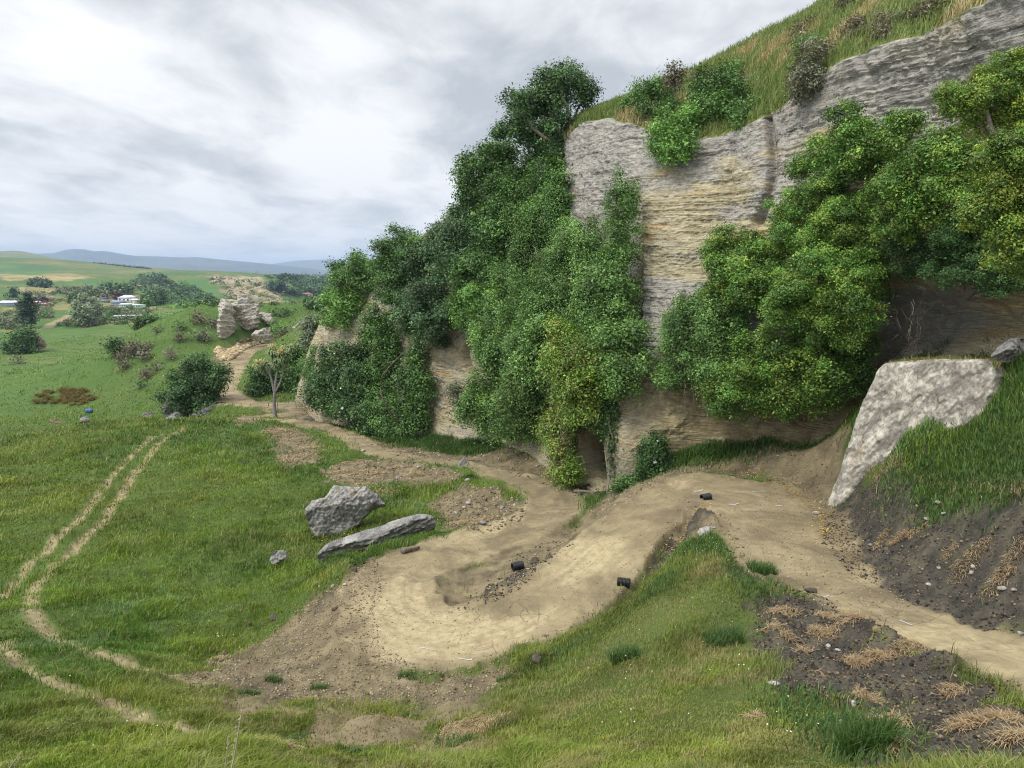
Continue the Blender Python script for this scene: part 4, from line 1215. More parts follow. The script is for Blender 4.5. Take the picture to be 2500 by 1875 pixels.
plant('leafy_shrub', 'dark rounded shrub left behind the cabbage tree trunk', 'shrub',
      [(568,820,24),(560,800,16),(580,838,20),(556,838,14)], 92, 'dark', root=(568,862))
plant('leafy_shrub', 'bright bush at the foot of the left cliff end above the gate', 'shrub',
      [(722,775,32),(700,790,26),(680,805,24),(700,770,20)], 74, 'lime', root=(705,830))
# --- on the brow and the hillside
BG = 'bushes along the cliff brow'
_plant = plant


def plant(*a, **k):
    if a[0] == 'wall_tree': k.update(twigs=22)
    if len(a) > 6 and a[6] == 'bushes along the cliff brow': k.update(nstems=2, rstem=0.05)
    return _plant(*a, **k)


plant('brow_bush', 'green bush spilling over the grey brow, nearest the skyline tree', 'shrub', [(1400,222,38),(1430,215,28),(1378,235,26),(1440,240,26),(1408,255,24)], 'cliff', 'mid', BG, off=0.3, leafname='foliage', stems='stem', root=(1410,275))
plant('brow_bush', 'bright green bush clinging below the brow with straw at its foot', 'shrub', [(1462,285,42),(1490,265,28),(1440,300,26),(1470,320,30),(1450,325,24)], 'cliff', 'lime', BG, off=0.6, leafname='foliage', stems='stem', root=(1460,345))
plant('brow_bush', 'largest round green bush on the brow', 'shrub', [(1560,195,46),(1585,225,46),(1545,230,38),(1610,245,26),(1570,165,26)], 'cliff', 'mid', BG, off=0.2, leafname='foliage', stems='stem', root=(1580,275))
plant('brow_bush', 'tall grey twiggy bush with a fresh green top on the brow', 'shrub', [(1748,130,34),(1725,165,22),(1770,150,34),(1750,180,30),(1720,200,16)], 'cliff', 'greyg', BG, off=0.2, leafname='foliage', stems='stem', dens=0.75, twigs=30, root=(1740,215))
plant('brow_bush', 'green sprout crowning the grey twiggy bush', 'shrub', [(1745,100,24),(1728,112,14)], 'cliff', 'lime', BG, off=0.5, leafname='foliage', stems='stem', dens=0.6, root=(1745,135))
DG = 'dark scrubby bushes on the hillside'
for lab, bl, yy in (('small upright dark bush beside the skyline, lowest on the hillside', [(1455,158,15),(1458,178,12),(1448,172,10)], 47.5),
                    ('dark bush just right of the lowest skyline bush', [(1512,172,16),(1530,165,12),(1500,180,10)], 46),
                    ('dark bush on the skyline above the largest round brow bush', [(1735,65,16),(1742,82,14),(1722,75,10)], 42),
                    ('dark bush cut by the top of the picture', [(1845,5,26),(1865,-5,24),(1828,10,14)], 42),
                    ('dull brown bush below the one cut by the top of the picture', [(1850,62,20),(1856,80,14),(1840,74,14)], 38),
                    ('brown bush right of the dull brown one', [(1910,50,20),(1915,72,18),(1900,80,12)], 37),
                    ('pale brown bush near the upper brow', [(1965,35,18),(1980,45,14)], 36),
                    ('dark bush near the upper brow, furthest right', [(2025,10,24),(2040,25,18),(2010,30,14)], 35)):
    plant('scrub_bush', lab, 'bush', bl, 'cliff' if bl[0][1] > 0 else yy, 'brown', DG, off=-0.2, dens=0.7, twigs=14, leafname='foliage', stems='stem', nstems=3, rstem=0.05)
# --- trees on the right-hand wall
TG = 'trees growing out of the right-hand cliff wall'
plant('wall_tree', 'bough-topped tree reaching highest against the pale right-hand rock', 'tree',
      [(1835,262,32),(1862,290,36),(1800,318,40),(1760,340,32),(1880,330,44),(1920,300,36),(1845,345,40),(1950,270,30),(1730,360,24),(1810,375,32)],
      'cliff', 'beech', TG, off=2.2, root=(1930,420), rstem=0.2, nstems=8, dens=0.85)
plant('wall_tree', 'yellowing tree at the right edge under the upper rock beds', 'tree',
      [(2150,170,46),(2110,200,42),(2190,190,50),(2075,225,32),(2140,235,48),(2200,255,48),(2050,205,24),(2230,150,40),(2215,130,26)], 18.5, 'yellow', TG, root=(2230,360), rstem=0.14, nstems=7)
plant('wall_tree', 'dense dark tree in the middle of the right-hand canopy', 'tree',
      [(1985,370,62),(2050,320,54),(1930,410,54),(2010,430,62),(1960,470,56),(2070,390,54)], 'cliff', 'beech', TG, off=2.8, root=(2040,520), rstem=0.2, nstems=6)
plant('wall_tree', 'yellow-green tree filling the right edge below the yellowing one', 'tree',
      [(2150,390,66),(2200,330,60),(2130,450,50),(2210,460,62),(2170,520,56),(2225,560,40)], 16.5, 'yellow', TG, root=(2270,560), rstem=0.16, nstems=6)
plant('wall_tree', 'shaded tree under the canopy beside the dark recess', 'tree',
      [(2060,500,58),(2040,560,48),(1975,545,56),(2110,580,50),(2100,530,46),(2170,600,40)], 'cliff', 'dark', TG, off=2.0, root=(2090,640), rstem=0.15)
plant('wall_tree', 'broad tree in front of the pale rock, left half of the right-hand canopy', 'tree',
      [(1735,440,46),(1700,470,40),(1780,430,44),(1820,470,56),(1720,520,56),(1785,520,58),(1860,480,48),(1880,540,52)], 'cliff', 'beech', TG, off=2.2, root=(1830,600), rstem=0.2, nstems=7)
plant('wall_tree', 'leafy tree whose left edge cuts across the yellow beds', 'tree',
      [(1555,560,40),(1585,525,36),(1610,580,48),(1640,545,40),(1570,610,42),(1630,630,52),(1535,545,22),(1660,590,44)], 'cliff', 'beech', TG, off=1.8, root=(1640,690), rstem=0.18, nstems=6)
plant('wall_tree', 'large bright tree bulging out over the lower wall', 'tree',
      [(1760,590,58),(1720,640,54),(1810,620,58),(1850,590,46),(1780,680,56),(1860,650,46),(1700,690,44),(1840,710,42)], 'cliff', 'beech', TG, off=2.8, root=(1790,740), rstem=0.18, nstems=6)
plant('wall_tree', 'drooping tree with its lowest boughs over the bare tan wall', 'tree',
      [(1640,770,54),(1600,830,46),(1700,760,54),(1720,820,50),(1650,840,44),(1560,870,30),(1780,780,48),(1760,850,36),(1690,870,30)], 'cliff', 'beech', TG, off=1.8, root=(1700,800), rstem=0.15, hang=0.3, nstems=6)
plant('wall_tree', 'small tree at the right tip of the low canopy beside the shaded ledge', 'tree',
      [(1840,770,40),(1860,740,30),(1810,830,36),(1865,800,24),(1820,720,40)], 'cliff', 'mid', TG, off=1.2, root=(1830,850), rstem=0.1)
plant('climbing_vine', 'ivy apron on the left flank of the right-hand canopy', 'creeper',
      [(1500,660,40),(1480,710,44),(1540,690,50),(1560,740,52),(1460,765,40),(1500,790,42),(1450,810,28),(1540,800,44)], 'cliff', 'vine', TG, off=1.0, leafname='foliage', stems='stem', hang=0.4)
plant('elder_bush', 'small dark elder with a white flower head at the foot of the tan wall', 'shrub',
      [(1410,965,24),(1408,990,30),(1400,1010,22),(1425,1000,20),(1395,975,14)], 'cliff', 'dark', None, off=0.9, leafname='foliage', stems='stem', flowers=(3, (0.85, 0.85, 0.80), 0.16), root=(1408,1028))
plant('elder_bush', 'low nettle-green bush right beside the cave mouth', 'shrub',
      [(1350,1042,16),(1365,1050,18),(1340,1056,10)], 'cliff', 'mid', None, off=0.9, leafname='foliage', stems='stem', root=(1352,1064))

# hanging stems: brown dead vines of the tail left of the cave, roots on the shaded wall
def hanging(label, spots, n_, length, rad, seed, mat, spread=0.5):
    g = np.random.default_rng(seed)
    parts = []
    base = None
    for i in range(n_):
        px, py = spots[g.integers(len(spots))]
        y = cliff_y(px, py, 1.3, 33)
        p = at_y(px + g.normal() * 14, py + g.normal() * 14, y - g.uniform(0, 0.7))
        base = p if base is None else base
        L = length * g.uniform(0.4, 1.1)
        s = np.linspace(0, 1, 9)
        path = p + np.stack([np.cumsum(g.normal(size=9) * 0.20 * spread), np.cumsum(g.normal(size=9) * 0.10), -s * L], 1)
        parts.append(tube(path, np.linspace(rad, rad * 0.35, 9), 4))
    V, Fq = join(parts)
    t = thing('dead_vine', base, label, 'creeper')
    o = mesh('stem', V, Fq, mat, t); o['kind'] = 'stuff'
    return t


hanging('tangle of brown leafless vine stems hanging left of the cave', [(1215,830),(1222,860),(1205,890),(1218,920),(1232,880),(1222,950)], 150, 2.2, 0.015, 5, plain('dead_vine_bark', (0.235, 0.165, 0.115), 0.9, 0.3, 9))
hanging('loose grey roots trailing down the shaded wall under the right-hand trees', [(1500,820),(1530,840),(1480,840),(1560,860),(1630,880),(1950,650),(1990,660),(2010,640)], 46, 1.7, 0.012, 6, M_TWIG)

# ---------------------------------------------------------------- rocks traced as solid bodies
def rock(name, label, cat, outline, y0, thick, mat, group=None, dydx=0.0, dydy=0.0, rough=0.10, rs=1.5, edge=None, strata=0.0, sdir=(0, 0, 1), step=1.5, moss=None, seed=None, base=None, facets=5, ripple=0.0, pivot=None):
    """closed boulder: outline in sketch units, own distance, thickness and relief"""
    SEED[0] += 1
    sd_ = seed or SEED[0]
    q = np.array(outline, float)
    lo, hi = q.min(0) - step, q.max(0) + step
    cx, cy = q.mean(0)
    gx, gy = np.meshgrid(np.arange(lo[0], hi[0], step), np.arange(lo[1], hi[1], step), indexing='ij')
    yd = y0 + dydx * (gx - (pivot or (cx, cy))[0]) + dydy * (gy - (pivot or (cx, cy))[1])
    u = (gx - CX) / F; v = (CY - gy) / F
    d = np.stack([u, CT + v * ST, -ST + v * CT], -1)
    Pw = d * (yd / d[..., 1])[..., None]
    sc = y0 / F
    sd = poly_sd(gx, gy, q) * sc
    sd = sd + 0.06 * rough / 0.1 * fbm(gx * sc * 2.2, gy * sc * 2.2, oct=3, seed=sd_ % 90) * 0.6
    ins = sd > 0
    E = edge or thick * 0.5
    prof = np.sqrt(np.clip(1 - (1 - np.clip(sd / E, 0, 1)) ** 2, 0, 1))
    t1 = Pw[min(1, len(Pw) - 1)]
    nx = np.cross(np.array([1, dydx / sc * 1.0, 0.0]), np.array([0, -dydy / sc, 1.0])); nx /= np.linalg.norm(nx)
    if nx[1] > 0: nx = -nx
    rel = rough * fbm(Pw[..., 0] * rs, Pw[..., 2] * rs, Pw[..., 1] * rs, oct=4, seed=sd_ % 80 + 3) - rough * 0.9 * np.abs(fbm(Pw[..., 0] * rs * 2.3 + 9, Pw[..., 2] * rs * 2.3, Pw[..., 1] * rs * 2.3, oct=3, seed=sd_ % 70 + 9)) + rough * 0.3 * fbm(Pw[..., 0] * rs * 7, Pw[..., 2] * rs * 7, Pw[..., 1] * rs * 7, oct=2, seed=4)
    if strata:
        w = (Pw @ np.array(sdir)) + 0.08 * fbm(Pw[..., 0] * 1.3, Pw[..., 2] * 1.3, oct=2, seed=7)
        ph = w / strata; fr = ph - np.floor(ph)
        rel = rel + 0.30 * strata * np.where(fr < 0.75, fr / 0.75, (1 - fr) / 0.25)
    if ripple:                            # flutes running down the face
        w1 = (gx * 0.80 + gy * 0.42) * sc; w2 = (gy * 0.85 - gx * 0.40) * sc
        rel = rel + ripple * fbm(w1 * 2.3, w2 * 0.75, oct=4, seed=sd_ % 60, gain=0.55) + ripple * 0.35 * fbm(w1 * 9, w2 * 5, oct=2, seed=3)
    gk = np.random.default_rng(sd_ + 5)
    W_, H_ = (hi - lo) * sc * 0.5
    cap = (thick / 2) * prof
    for _ in range(facets):               # flat broken faces
        a_, b_ = gk.uniform(-1, 1, 2)
        ct = gk.uniform(0.25, 0.85) * thick / 2
        cap = np.minimum(cap, ct + (a_ * (gx - cx) * sc / W_ + b_ * (gy - cy) * sc / H_) * thick * 0.55 + thick * 0.12)
    cap = np.maximum(cap, -thick * 0.2)
    front = Pw + nx * (cap + rel * np.minimum(prof * 1.5, 1))[..., None]
    backp = Pw - nx * ((thick / 2) * prof + 0.5 * rel * prof)[..., None]
    idx = np.full(gx.shape, -1); idx[ins] = np.arange(ins.sum())
    nf = int(ins.sum())
    V = np.concatenate([front[ins], backp[ins]])
    a, b2, c, e = idx[:-1, :-1], idx[1:, :-1], idx[1:, 1:], idx[:-1, 1:]
    ok = (a >= 0) & (b2 >= 0) & (c >= 0) & (e >= 0)
    Q = np.stack([a[ok], b2[ok], c[ok], e[ok]], -1)
    faces = [Q, Q[:, ::-1] + nf]
    # close the rim
    ed = np.concatenate([Q[:, [0, 1]], Q[:, [1, 2]], Q[:, [2, 3]], Q[:, [3, 0]]])
    key = np.sort(ed, 1); _, inv, cnt = np.unique(key, axis=0, return_inverse=True, return_counts=True)
    rim = ed[cnt[inv.ravel()] == 1]
    faces.append(np.stack([rim[:, 1], rim[:, 0], rim[:, 0] + nf, rim[:, 1] + nf], -1))
    org = V[np.argmin(V[:, 2])]
    o = mesh(name, V, faces, mat, loc=tuple(org), smooth=False)
    tag(o, label, cat, group)
    return o


rock('boulder', 'lichen-grey leaning boulder with a mossy back in the middle of the green field', 'boulder',
     [(660,1100),(672,1082),(700,1075),(722,1048),(752,1052),(790,1050),(815,1068),(832,1092),(800,1105),(775,1135),(745,1155),(715,1162),(695,1165),(680,1162),(668,1142),(660,1120)], 31.0, 1.6, M_BOULDER,
     dydx=0.006, dydy=-0.010, rough=0.13, rs=1.6, strata=0.30, sdir=(0.75, 0.2, 0.62))
rock('boulder', 'long slanting grey slab lying beside the trail bend', 'boulder',
     [(685,1200),(700,1182),(725,1172),(790,1150),(850,1130),(905,1114),(935,1116),(944,1128),(938,1150),(900,1165),(850,1180),(790,1196),(740,1206),(700,1218),(688,1220)], 26.6, 1.3, M_LONG,
     dydx=0.006, rough=0.10, rs=1.8, strata=0.22, sdir=(-0.30, 0, 0.95), edge=0.3, facets=3)
rock('boulder', 'small knobbly rock alone in the grass left of the long slab', 'boulder', [(580,1212),(584,1195),(600,1187),(618,1190),(622,1203),(612,1216),(595,1222)], 26.5, 0.6, M_ROCK, rough=0.14, rs=3)
rock('boulder', 'pointed upright stone at the edge of the far trail with grass down one side', 'boulder', [(985,1012),(992,996),(1003,988),(1014,1000),(1024,1020),(1018,1030),(1000,1032),(986,1026)], 40.6, 0.9, M_ROCK, rough=0.1, rs=3)
rock('boulder', 'white chalky stone at the tip of the grass mound between the trail legs', 'boulder', [(1506,1152),(1512,1142),(1530,1138),(1548,1140),(1560,1150),(1555,1165),(1510,1168)], 20.4, 0.7, M_PALE, rough=0.07, rs=3)
_ga, _gb = ground_hit(2140, 875), ground_hit(1870, 1012)
SLAB_DY = -0.0055
SLAB_DX = (_ga[1] - _gb[1] - SLAB_DY * (875 - 1012)) / (2140 - 1870)
rock('leaning_slab', 'big rippled pale slab leaning at the right with turf along its top', 'boulder',
     [(1783,1118),(1800,1075),(1835,985),(1870,890),(1905,805),(1925,786),(1985,780),(2060,778),(2140,778),(2160,790),(2172,815),(2165,860),(2140,915),(2080,950),(2010,985),(1950,1015),(1905,1030),(1885,1045),(1868,1070),(1845,1100),(1800,1125)],
     _gb[1] + 0.62, 1.5, M_SLAB, dydx=SLAB_DX, dydy=SLAB_DY, pivot=(1870, 1012), rough=0.045, rs=1.0, strata=0.0, edge=0.22, facets=0, ripple=0.11)
rock('boulder', 'shaded grey boulder on the turf under the right-hand overhang', 'boulder', [(2140,772),(2165,748),(2195,728),(2240,728),(2260,760),(2230,785),(2170,785)], 18.6, 1.0, M_PALE, rough=0.15, rs=2)
SG = 'weathered rock stacks on the ridge'
c3 = lambda pp: [(354 + 0.2134 * a, 575 + 0.2134 * c) for a, c in pp]
rock('rock_stack', 'narrow leaning rock stack on the left, with a waist and a pointed cap', 'rock stack', c3([(550,330),(590,315),(640,350),(685,395),(702,450),(690,500),(724,600),(702,665),(645,720),(632,815),(570,800),(520,700),(540,620),(562,520),(550,420)]), 137, 5.0, M_STACK, SG, rough=0.5, rs=0.45, strata=1.1, step=0.8, edge=2.2)
rock('rock_stack', 'broad rock stack with a flat cap stone, right of the narrow one', 'rock stack', c3([(755,300),(845,288),(858,345),(945,360),(962,430),(952,480),(948,615),(870,648),(800,618),(730,560),(690,490),(745,450),(680,450),(695,365),(770,350)]), 141, 6.5, M_STACK, SG, rough=0.6, rs=0.4, strata=1.2, step=0.8, edge=2.6)
rock('rock_stack', 'small block of rock right of the broad stack', 'rock stack', c3([(955,480),(1000,458),(1080,480),(1108,560),(1100,615),(1050,605),(970,550)]), 146, 4.0, M_STACK, SG, rough=0.5, rs=0.5, strata=1.0, step=0.8, edge=1.6)
rock('boulder', 'long low outcrop beside the upper end of the path under the stacks', 'boulder', c3([(880,690),(920,648),(1000,630),(1062,628),(1098,690),(1085,742),(980,755),(890,735)]), 136, 3.5, M_STACK, rough=0.4, rs=0.6, strata=0.9, step=0.8, edge=1.4)
rock('boulder', 'pale sloping rocks on the far side of the path, right of the stacks', 'boulder', c3([(1235,690),(1300,620),(1360,570),(1420,540),(1400,580),(1370,640),(1350,690),(1290,720)]), 142, 3.0, M_PALE, rough=0.5, rs=0.6, step=0.8, edge=1.3)
rock('boulder', 'hazy grey dome of rock in the valley behind the stacks', 'boulder', c3([(1075,470),(1085,420),(1110,385),(1150,390),(1175,430),(1170,480)]), 260, 8, M_ROCK, rough=0.9, rs=0.3, step=0.8)
c1 = lambda pp: [(0.3414 * a, 495.5 + 0.3414 * c) for a, c in pp]
rock('boulder', 'upright grey boulder at the left foot of the bushy rock pile', 'boulder', c1([(1018,1170),(1025,1100),(1050,1058),(1085,1065),(1100,1120),(1090,1185),(1040,1190)]), 86, 2.6, M_ROCK, rough=0.3, rs=0.8, step=1.0)
rock('boulder', 'low grey boulder in front of the bushy rock pile', 'boulder', c1([(1030,1225),(1050,1185),(1095,1150),(1140,1160),(1172,1200),(1170,1240),(1060,1245)]), 84, 2.4, M_ROCK, rough=0.3, rs=0.8, step=1.0)
rock('boulder', 'largest grey boulder of the bushy rock pile, on the right under the leaves', 'boulder', c1([(1172,1235),(1185,1190),(1240,1150),(1330,1110),(1400,1085),(1420,1110),(1395,1160),(1330,1205),(1280,1235),(1200,1245)]), 84, 3.0, M_ROCK, rough=0.35, rs=0.7, step=1.0)
rock('boulder', 'flat grey stone in the lower grass left of the bushy rock pile', 'boulder', c1([(866,1210),(880,1180),(915,1157),(955,1160),(972,1172),(940,1192),(905,1218),(875,1225)]), 92, 1.5, M_ROCK, rough=0.2, rs=1, step=1.0)
rock('boulder', 'pale stone beside the blue barrel', 'boulder', c1([(505,1222),(515,1192),(538,1186),(565,1200),(578,1225),(550,1232)]), 95, 1.6, M_ROCK, rough=0.2, rs=1, step=1.0)
rock('boulder', 'brown earthy hump left of the pale stone', 'boulder', c1([(310,1225),(318,1198),(345,1200),(380,1212),(420,1218),(415,1235),(330,1235)]), 95, 1.6, plain('earth_hump', (0.15, 0.11, 0.06), 0.95, 0.4, 2), rough=0.3, rs=1, step=1.0)
rock('boulder', 'round brown boulder half hidden by a dark bush in the far paddock', 'boulder', c1([(190,760),(160,745),(180,690),(200,655),(235,668),(268,700),(285,735),(275,752),(230,765)]), 202, 5, plain('brown_boulder', (0.23, 0.185, 0.13), 0.95, 0.35, 0.6), rough=0.7, rs=0.4, step=0.8)
rock('boulder', 'low white rocks showing through the pasture', 'boulder', c1([(295,888),(340,872),(400,868),(440,872),(400,882),(340,892)]), 152, 1.2, M_PALE, rough=0.3, rs=0.6, step=0.8)

# bush on the rock pile, paddock bushes and scrub on the ridge slope
plant('rock_bush', 'spreading dark bush growing over the grey rock pile', 'bush', [(425,820,38),(400,845,36),(455,850,30),(420,865,40),(385,870,22),(445,880,24),(470,820,18),(485,805,14),(375,815,12),(430,790,18)], 86, 'dark', root=(425,895), leafname='foliage', stems='stem', rstem=0.2, nstems=7)
plant('paddock_bush', 'dark domed bush beside the brown boulder in the far paddock', 'bush', c1([(120,705)]) and [(42,735,22),(56,728,16),(30,745,14),(58,745,14)], 200, 'dark', root=(44,757), leafname='foliage', stems='stem', rstem=0.25)
RSG = 'scrub bushes dotted over the ridge slope'
for i, (x0, x1, y0, y1, p_, lab) in enumerate([
    (237,266,731,769,'dark','egg-shaped dark green bush, leftmost on the ridge slope'),
    (273,300,738,772,'brown','twiggy brown bush touching the egg-shaped green one'),
    (307,328,744,756,'brown','low brown bush above the middle of the slope'),
    (307,328,762,779,'brown','spiky brown bush in the middle of the slope'),
    (362,376,753,779,'brown','upright brown bush below the rock stacks'),
    (377,394,717,738,'brown','leaning brown bush half way between path and slope crest'),
    (331,345,709,719,'brown','small brown bush close under the slope crest'),
    (415,428,676,697,'brown','brown bush on the crest left of the narrow stack'),
    (427,442,684,699,'brown','second brown bush on the crest, touching its neighbour'),
    (422,436,714,738,'greyg','thin grey bush beside the narrow stack'),
    (436,451,716,740,'greyg','thin grey bush close to the foot of the narrow stack'),
    (454,468,690,708,'greyg','pale bush against the side of the narrow stack'),
    (249,266,762,779,'brown','brown bush under the egg-shaped green one'),
    (259,273,777,800,'brown','lowest brown bush of the left cluster'),
    (304,321,796,820,'brown','thin brown bush low on the slope'),
    (331,345,786,803,'brown','brown bush low on the slope, above the bushy rock pile'),
    (302,311,825,837,'dark','small dark bush at the foot of the slope'),
    (384,396,697,714,'mid','small green bush near the crest'),
    (34,46,770,786,'brown','bare sapling alone in the lower pasture')]):
    cxm, cym = (x0 + x1) / 2, (y0 + y1) / 2; rx, ry = (x1 - x0) / 2, (y1 - y0) / 2
    g_ = np.random.default_rng(i + 900)
    bl = [(cxm, cym, rx * 0.75, ry * 0.8), (cxm + g_.uniform(-.4, .4) * rx, cym - ry * 0.35, rx * 0.6, ry * 0.6), (cxm - g_.uniform(-.4, .4) * rx, cym + ry * 0.3, rx * 0.6, ry * 0.6)]
    plant('slope_bush', lab, 'bush', bl, 'ground', p_, RSG, root=(cxm, y1), dens=0.9 if p_ in ('dark', 'mid') else 0.55, leafname='foliage', stems='stem', twigs=0 if p_ in ('dark', 'mid') else 10, rstem=0.07, nstems=3)
plant('slope_bush', 'wide dark bush on the slope crest with brown twigs below it', 'bush', [(310,700,14),(325,695,14),(338,697,9),(303,708,9),(316,708,10)], 152, 'dark', RSG, root=(312,717), leafname='foliage', stems='stem')
plant('slope_bush', 'dark glossy bush by the path right of the rock stacks', 'bush', [(612,695,18),(600,690,10),(628,696,12),(615,684,12)], 150, 'dark', RSG, root=(615,712), leafname='foliage', stems='stem')
plant('slope_bush', 'round bright bush on the path bank below the glossy one', 'bush', [(603,715,10),(611,717,9)], 138, 'lime', RSG, root=(604,724), leafname='foliage', stems='stem')
plant('slope_bush', 'brown bush right of the round bright one', 'bush', [(617,724,11),(625,727,8)], 134, 'brown', RSG, root=(617,735), leafname='foliage', stems='stem', dens=0.7)
plant('slope_bush', 'lone grey bush on the grassy mound behind the path', 'bush', [(664,681,9),(669,684,6)], 205, 'brown', RSG, root=(664,690), leafname='foliage', stems='stem', dens=0.8)

# ---------------------------------------------------------------- cabbage tree
def cabbage_tree():
    R = ground_hit(596, 903)
    y = R[1]
    A = lambda px, py, dy=0.0: at_y(px, py, y + dy)
    t = thing('cabbage_tree', R, 'tall cabbage tree with shaggy spiky heads and yellow flower plumes by the trail junction', 'tree')
    parts = [tube([A(596,905), A(594,890), A(592,870), A(593,848)], [0.25, 0.18, 0.165, 0.15], 9)]
    fork = A(593, 848)
    for path, r0 in (([(593,848),(588,825),(582,805),(573,790)], .2), ([(593,848),(596,820),(600,795),(600,775)], .2), ([(593,848),(604,830),(610,812),(613,785)], .16), ([(582,805),(588,780),(590,762)], .14), ([(600,795),(612,775),(622,757)], .13)):
        parts.append(tube([A(*p) for p in path], np.linspace(r0 * 0.75, r0 * 0.45, len(path)), 7))
    V, Fq = join(parts)
    tr = mesh('trunk', V, Fq, plain('cabbage_bark', (0.19, 0.18, 0.165), 0.95, 0.35, 6), t, smooth=True)
    g = np.random.default_rng(55)
    heads = [(573,788,15), (557,790,10), (590,757,16), (604,770,17), (615,765,15), (626,752,11), (612,785,13), (596,785,12), (570,800,9)]
    lv = plain('sword_leaf', (0.22, 0.30, 0.13), 0.6, 0.35, 3)
    fl = plain('flower_plume', (0.56, 0.50, 0.22), 0.8, 0.25, 5)
    for hx, hy, hr in heads:
        c = A(hx, hy, g.uniform(-0.6, 0.6)); rad = hr * y / F
        d = unit(240, g); d[:, 2] = d[:, 2] * 0.9 - 0.05
        L = rad * g.uniform(0.85, 1.25, 240)[:, None]
        side = np.cross(d, [0, 0, 1.0]); side /= np.linalg.norm(side, axis=1)[:, None] + 1e-6
        w = 0.085
        mid = c + d * L * 0.6 + np.array([0, 0, 0.10 * rad])
        tip = c + d * L + np.array([0, 0, -0.28 * rad])
        Vh = np.stack([c + side * w * 0.5, c - side * w * 0.5, mid - side * w, mid + side * w, tip], 1).reshape(-1, 3)
        i = np.arange(240)[:, None] * 5
        mesh('leaf_head', Vh, [np.concatenate([i, i + 1, i + 2, i + 3], 1), np.concatenate([i + 3, i + 2, i + 4], 1)], lv, t)
    for hx, hy, hr in [(588,748,7),(606,757,8),(613,752,7),(601,763,7),(628,748,5),(557,782,8),(566,781,7),(550,788,5),(593,752,5)]:
        c = A(hx, hy, -0.5); rad = hr * y / F
        Cq = c + g.normal(size=(130, 3)) * rad * np.array([0.5, 0.4, 0.42])
        Vq, Fp = leaf_quads(Cq, unit(130, g), 0.13, g, 0.8)
        mesh('flower_plume', Vq, Fp, fl, t)['kind'] = 'stuff'


cabbage_tree()

# ---------------------------------------------------------------- grass
def blades(X, Y, Z, H, Wd, colr, g, lean=0.45, bias=(0.25, 0.1)):
    n = len(X)
    a = g.uniform(0, 2 * math.pi, n)
    wx, wy = np.cos(a) * Wd, np.sin(a) * Wd
    lx = (g.normal(size=n) * lean + bias[0]) * H; ly = (g.normal(size=n) * lean + bias[1]) * H
    B1 = np.stack([X - wx, Y - wy, Z - 0.02], -1); B2 = np.stack([X + wx, Y + wy, Z - 0.02], -1)
    M = np.stack([X + lx * 0.35, Y + ly * 0.35, Z + H * 0.62], -1)
    T = np.stack([X + lx, Y + ly, Z + H * np.clip(1 - 0.25 * (np.abs(lx) + np.abs(ly)) / H, 0.4, 1)], -1)
    mw = np.stack([wx, wy, np.zeros(n)], -1) * 0.7
    V = np.stack([B1, B2, M + mw, M - mw, T], 1).reshape(-1, 3)
    i = np.arange(n)[:, None] * 5
    return V, [np.concatenate([i, i + 1, i + 2, i + 3], 1), np.concatenate([i + 3, i + 2, i + 4], 1)], np.repeat(colr, 5, axis=0)


def green_tint(X, Y, g):
    n = len(X)
    a = fbm(X * 0.25, Y * 0.25, oct=3, seed=201); c = fbm(X * 1.1, Y * 1.1, oct=3, seed=203); e = fbm(X * 0.06, Y * 0.06, oct=2, seed=207)
    cA, cB, cC, cD = np.array([0.075, 0.155, 0.020]), np.array([0.160, 0.235, 0.030]), np.array([0.105, 0.170, 0.075]), np.array([0.215, 0.220, 0.050])
    f1 = sstep(-0.35, 0.45, a + 0.3 * g.normal(size=n) * 0.6)[:, None]
    col = cA * (1 - f1) + cB * f1
    f2 = (sstep(0.05, 0.55, c) * 0.7)[:, None]
    col = col * (1 - f2) + cC * f2
    f3 = (sstep(0.15, 0.6, e + 0.3 * c) * 0.55)[:, None]
    col = col * (1 - f3) + cD * f3
    col = col * np.where(np.hypot(X, Y) > 110, 1.3, 1.05)[:, None]
    sw = fbm(X * 0.30 + Y * 0.18, Y * 0.95 - X * 0.55, oct=4, seed=209)
    col = col * (1 + 0.42 * np.clip(sw, -0.8, 0.9) + 0.25 * np.clip(c, -1, 1))[:, None]
    dry = g.random(n) < 0.07
    col[dry] = np.array([0.30, 0.25, 0.12]) * g.uniform(0.7, 1.2, (int(dry.sum()), 1))
    return np.clip(col * g.uniform(0.75, 1.25, (n, 1)), 0, 1)


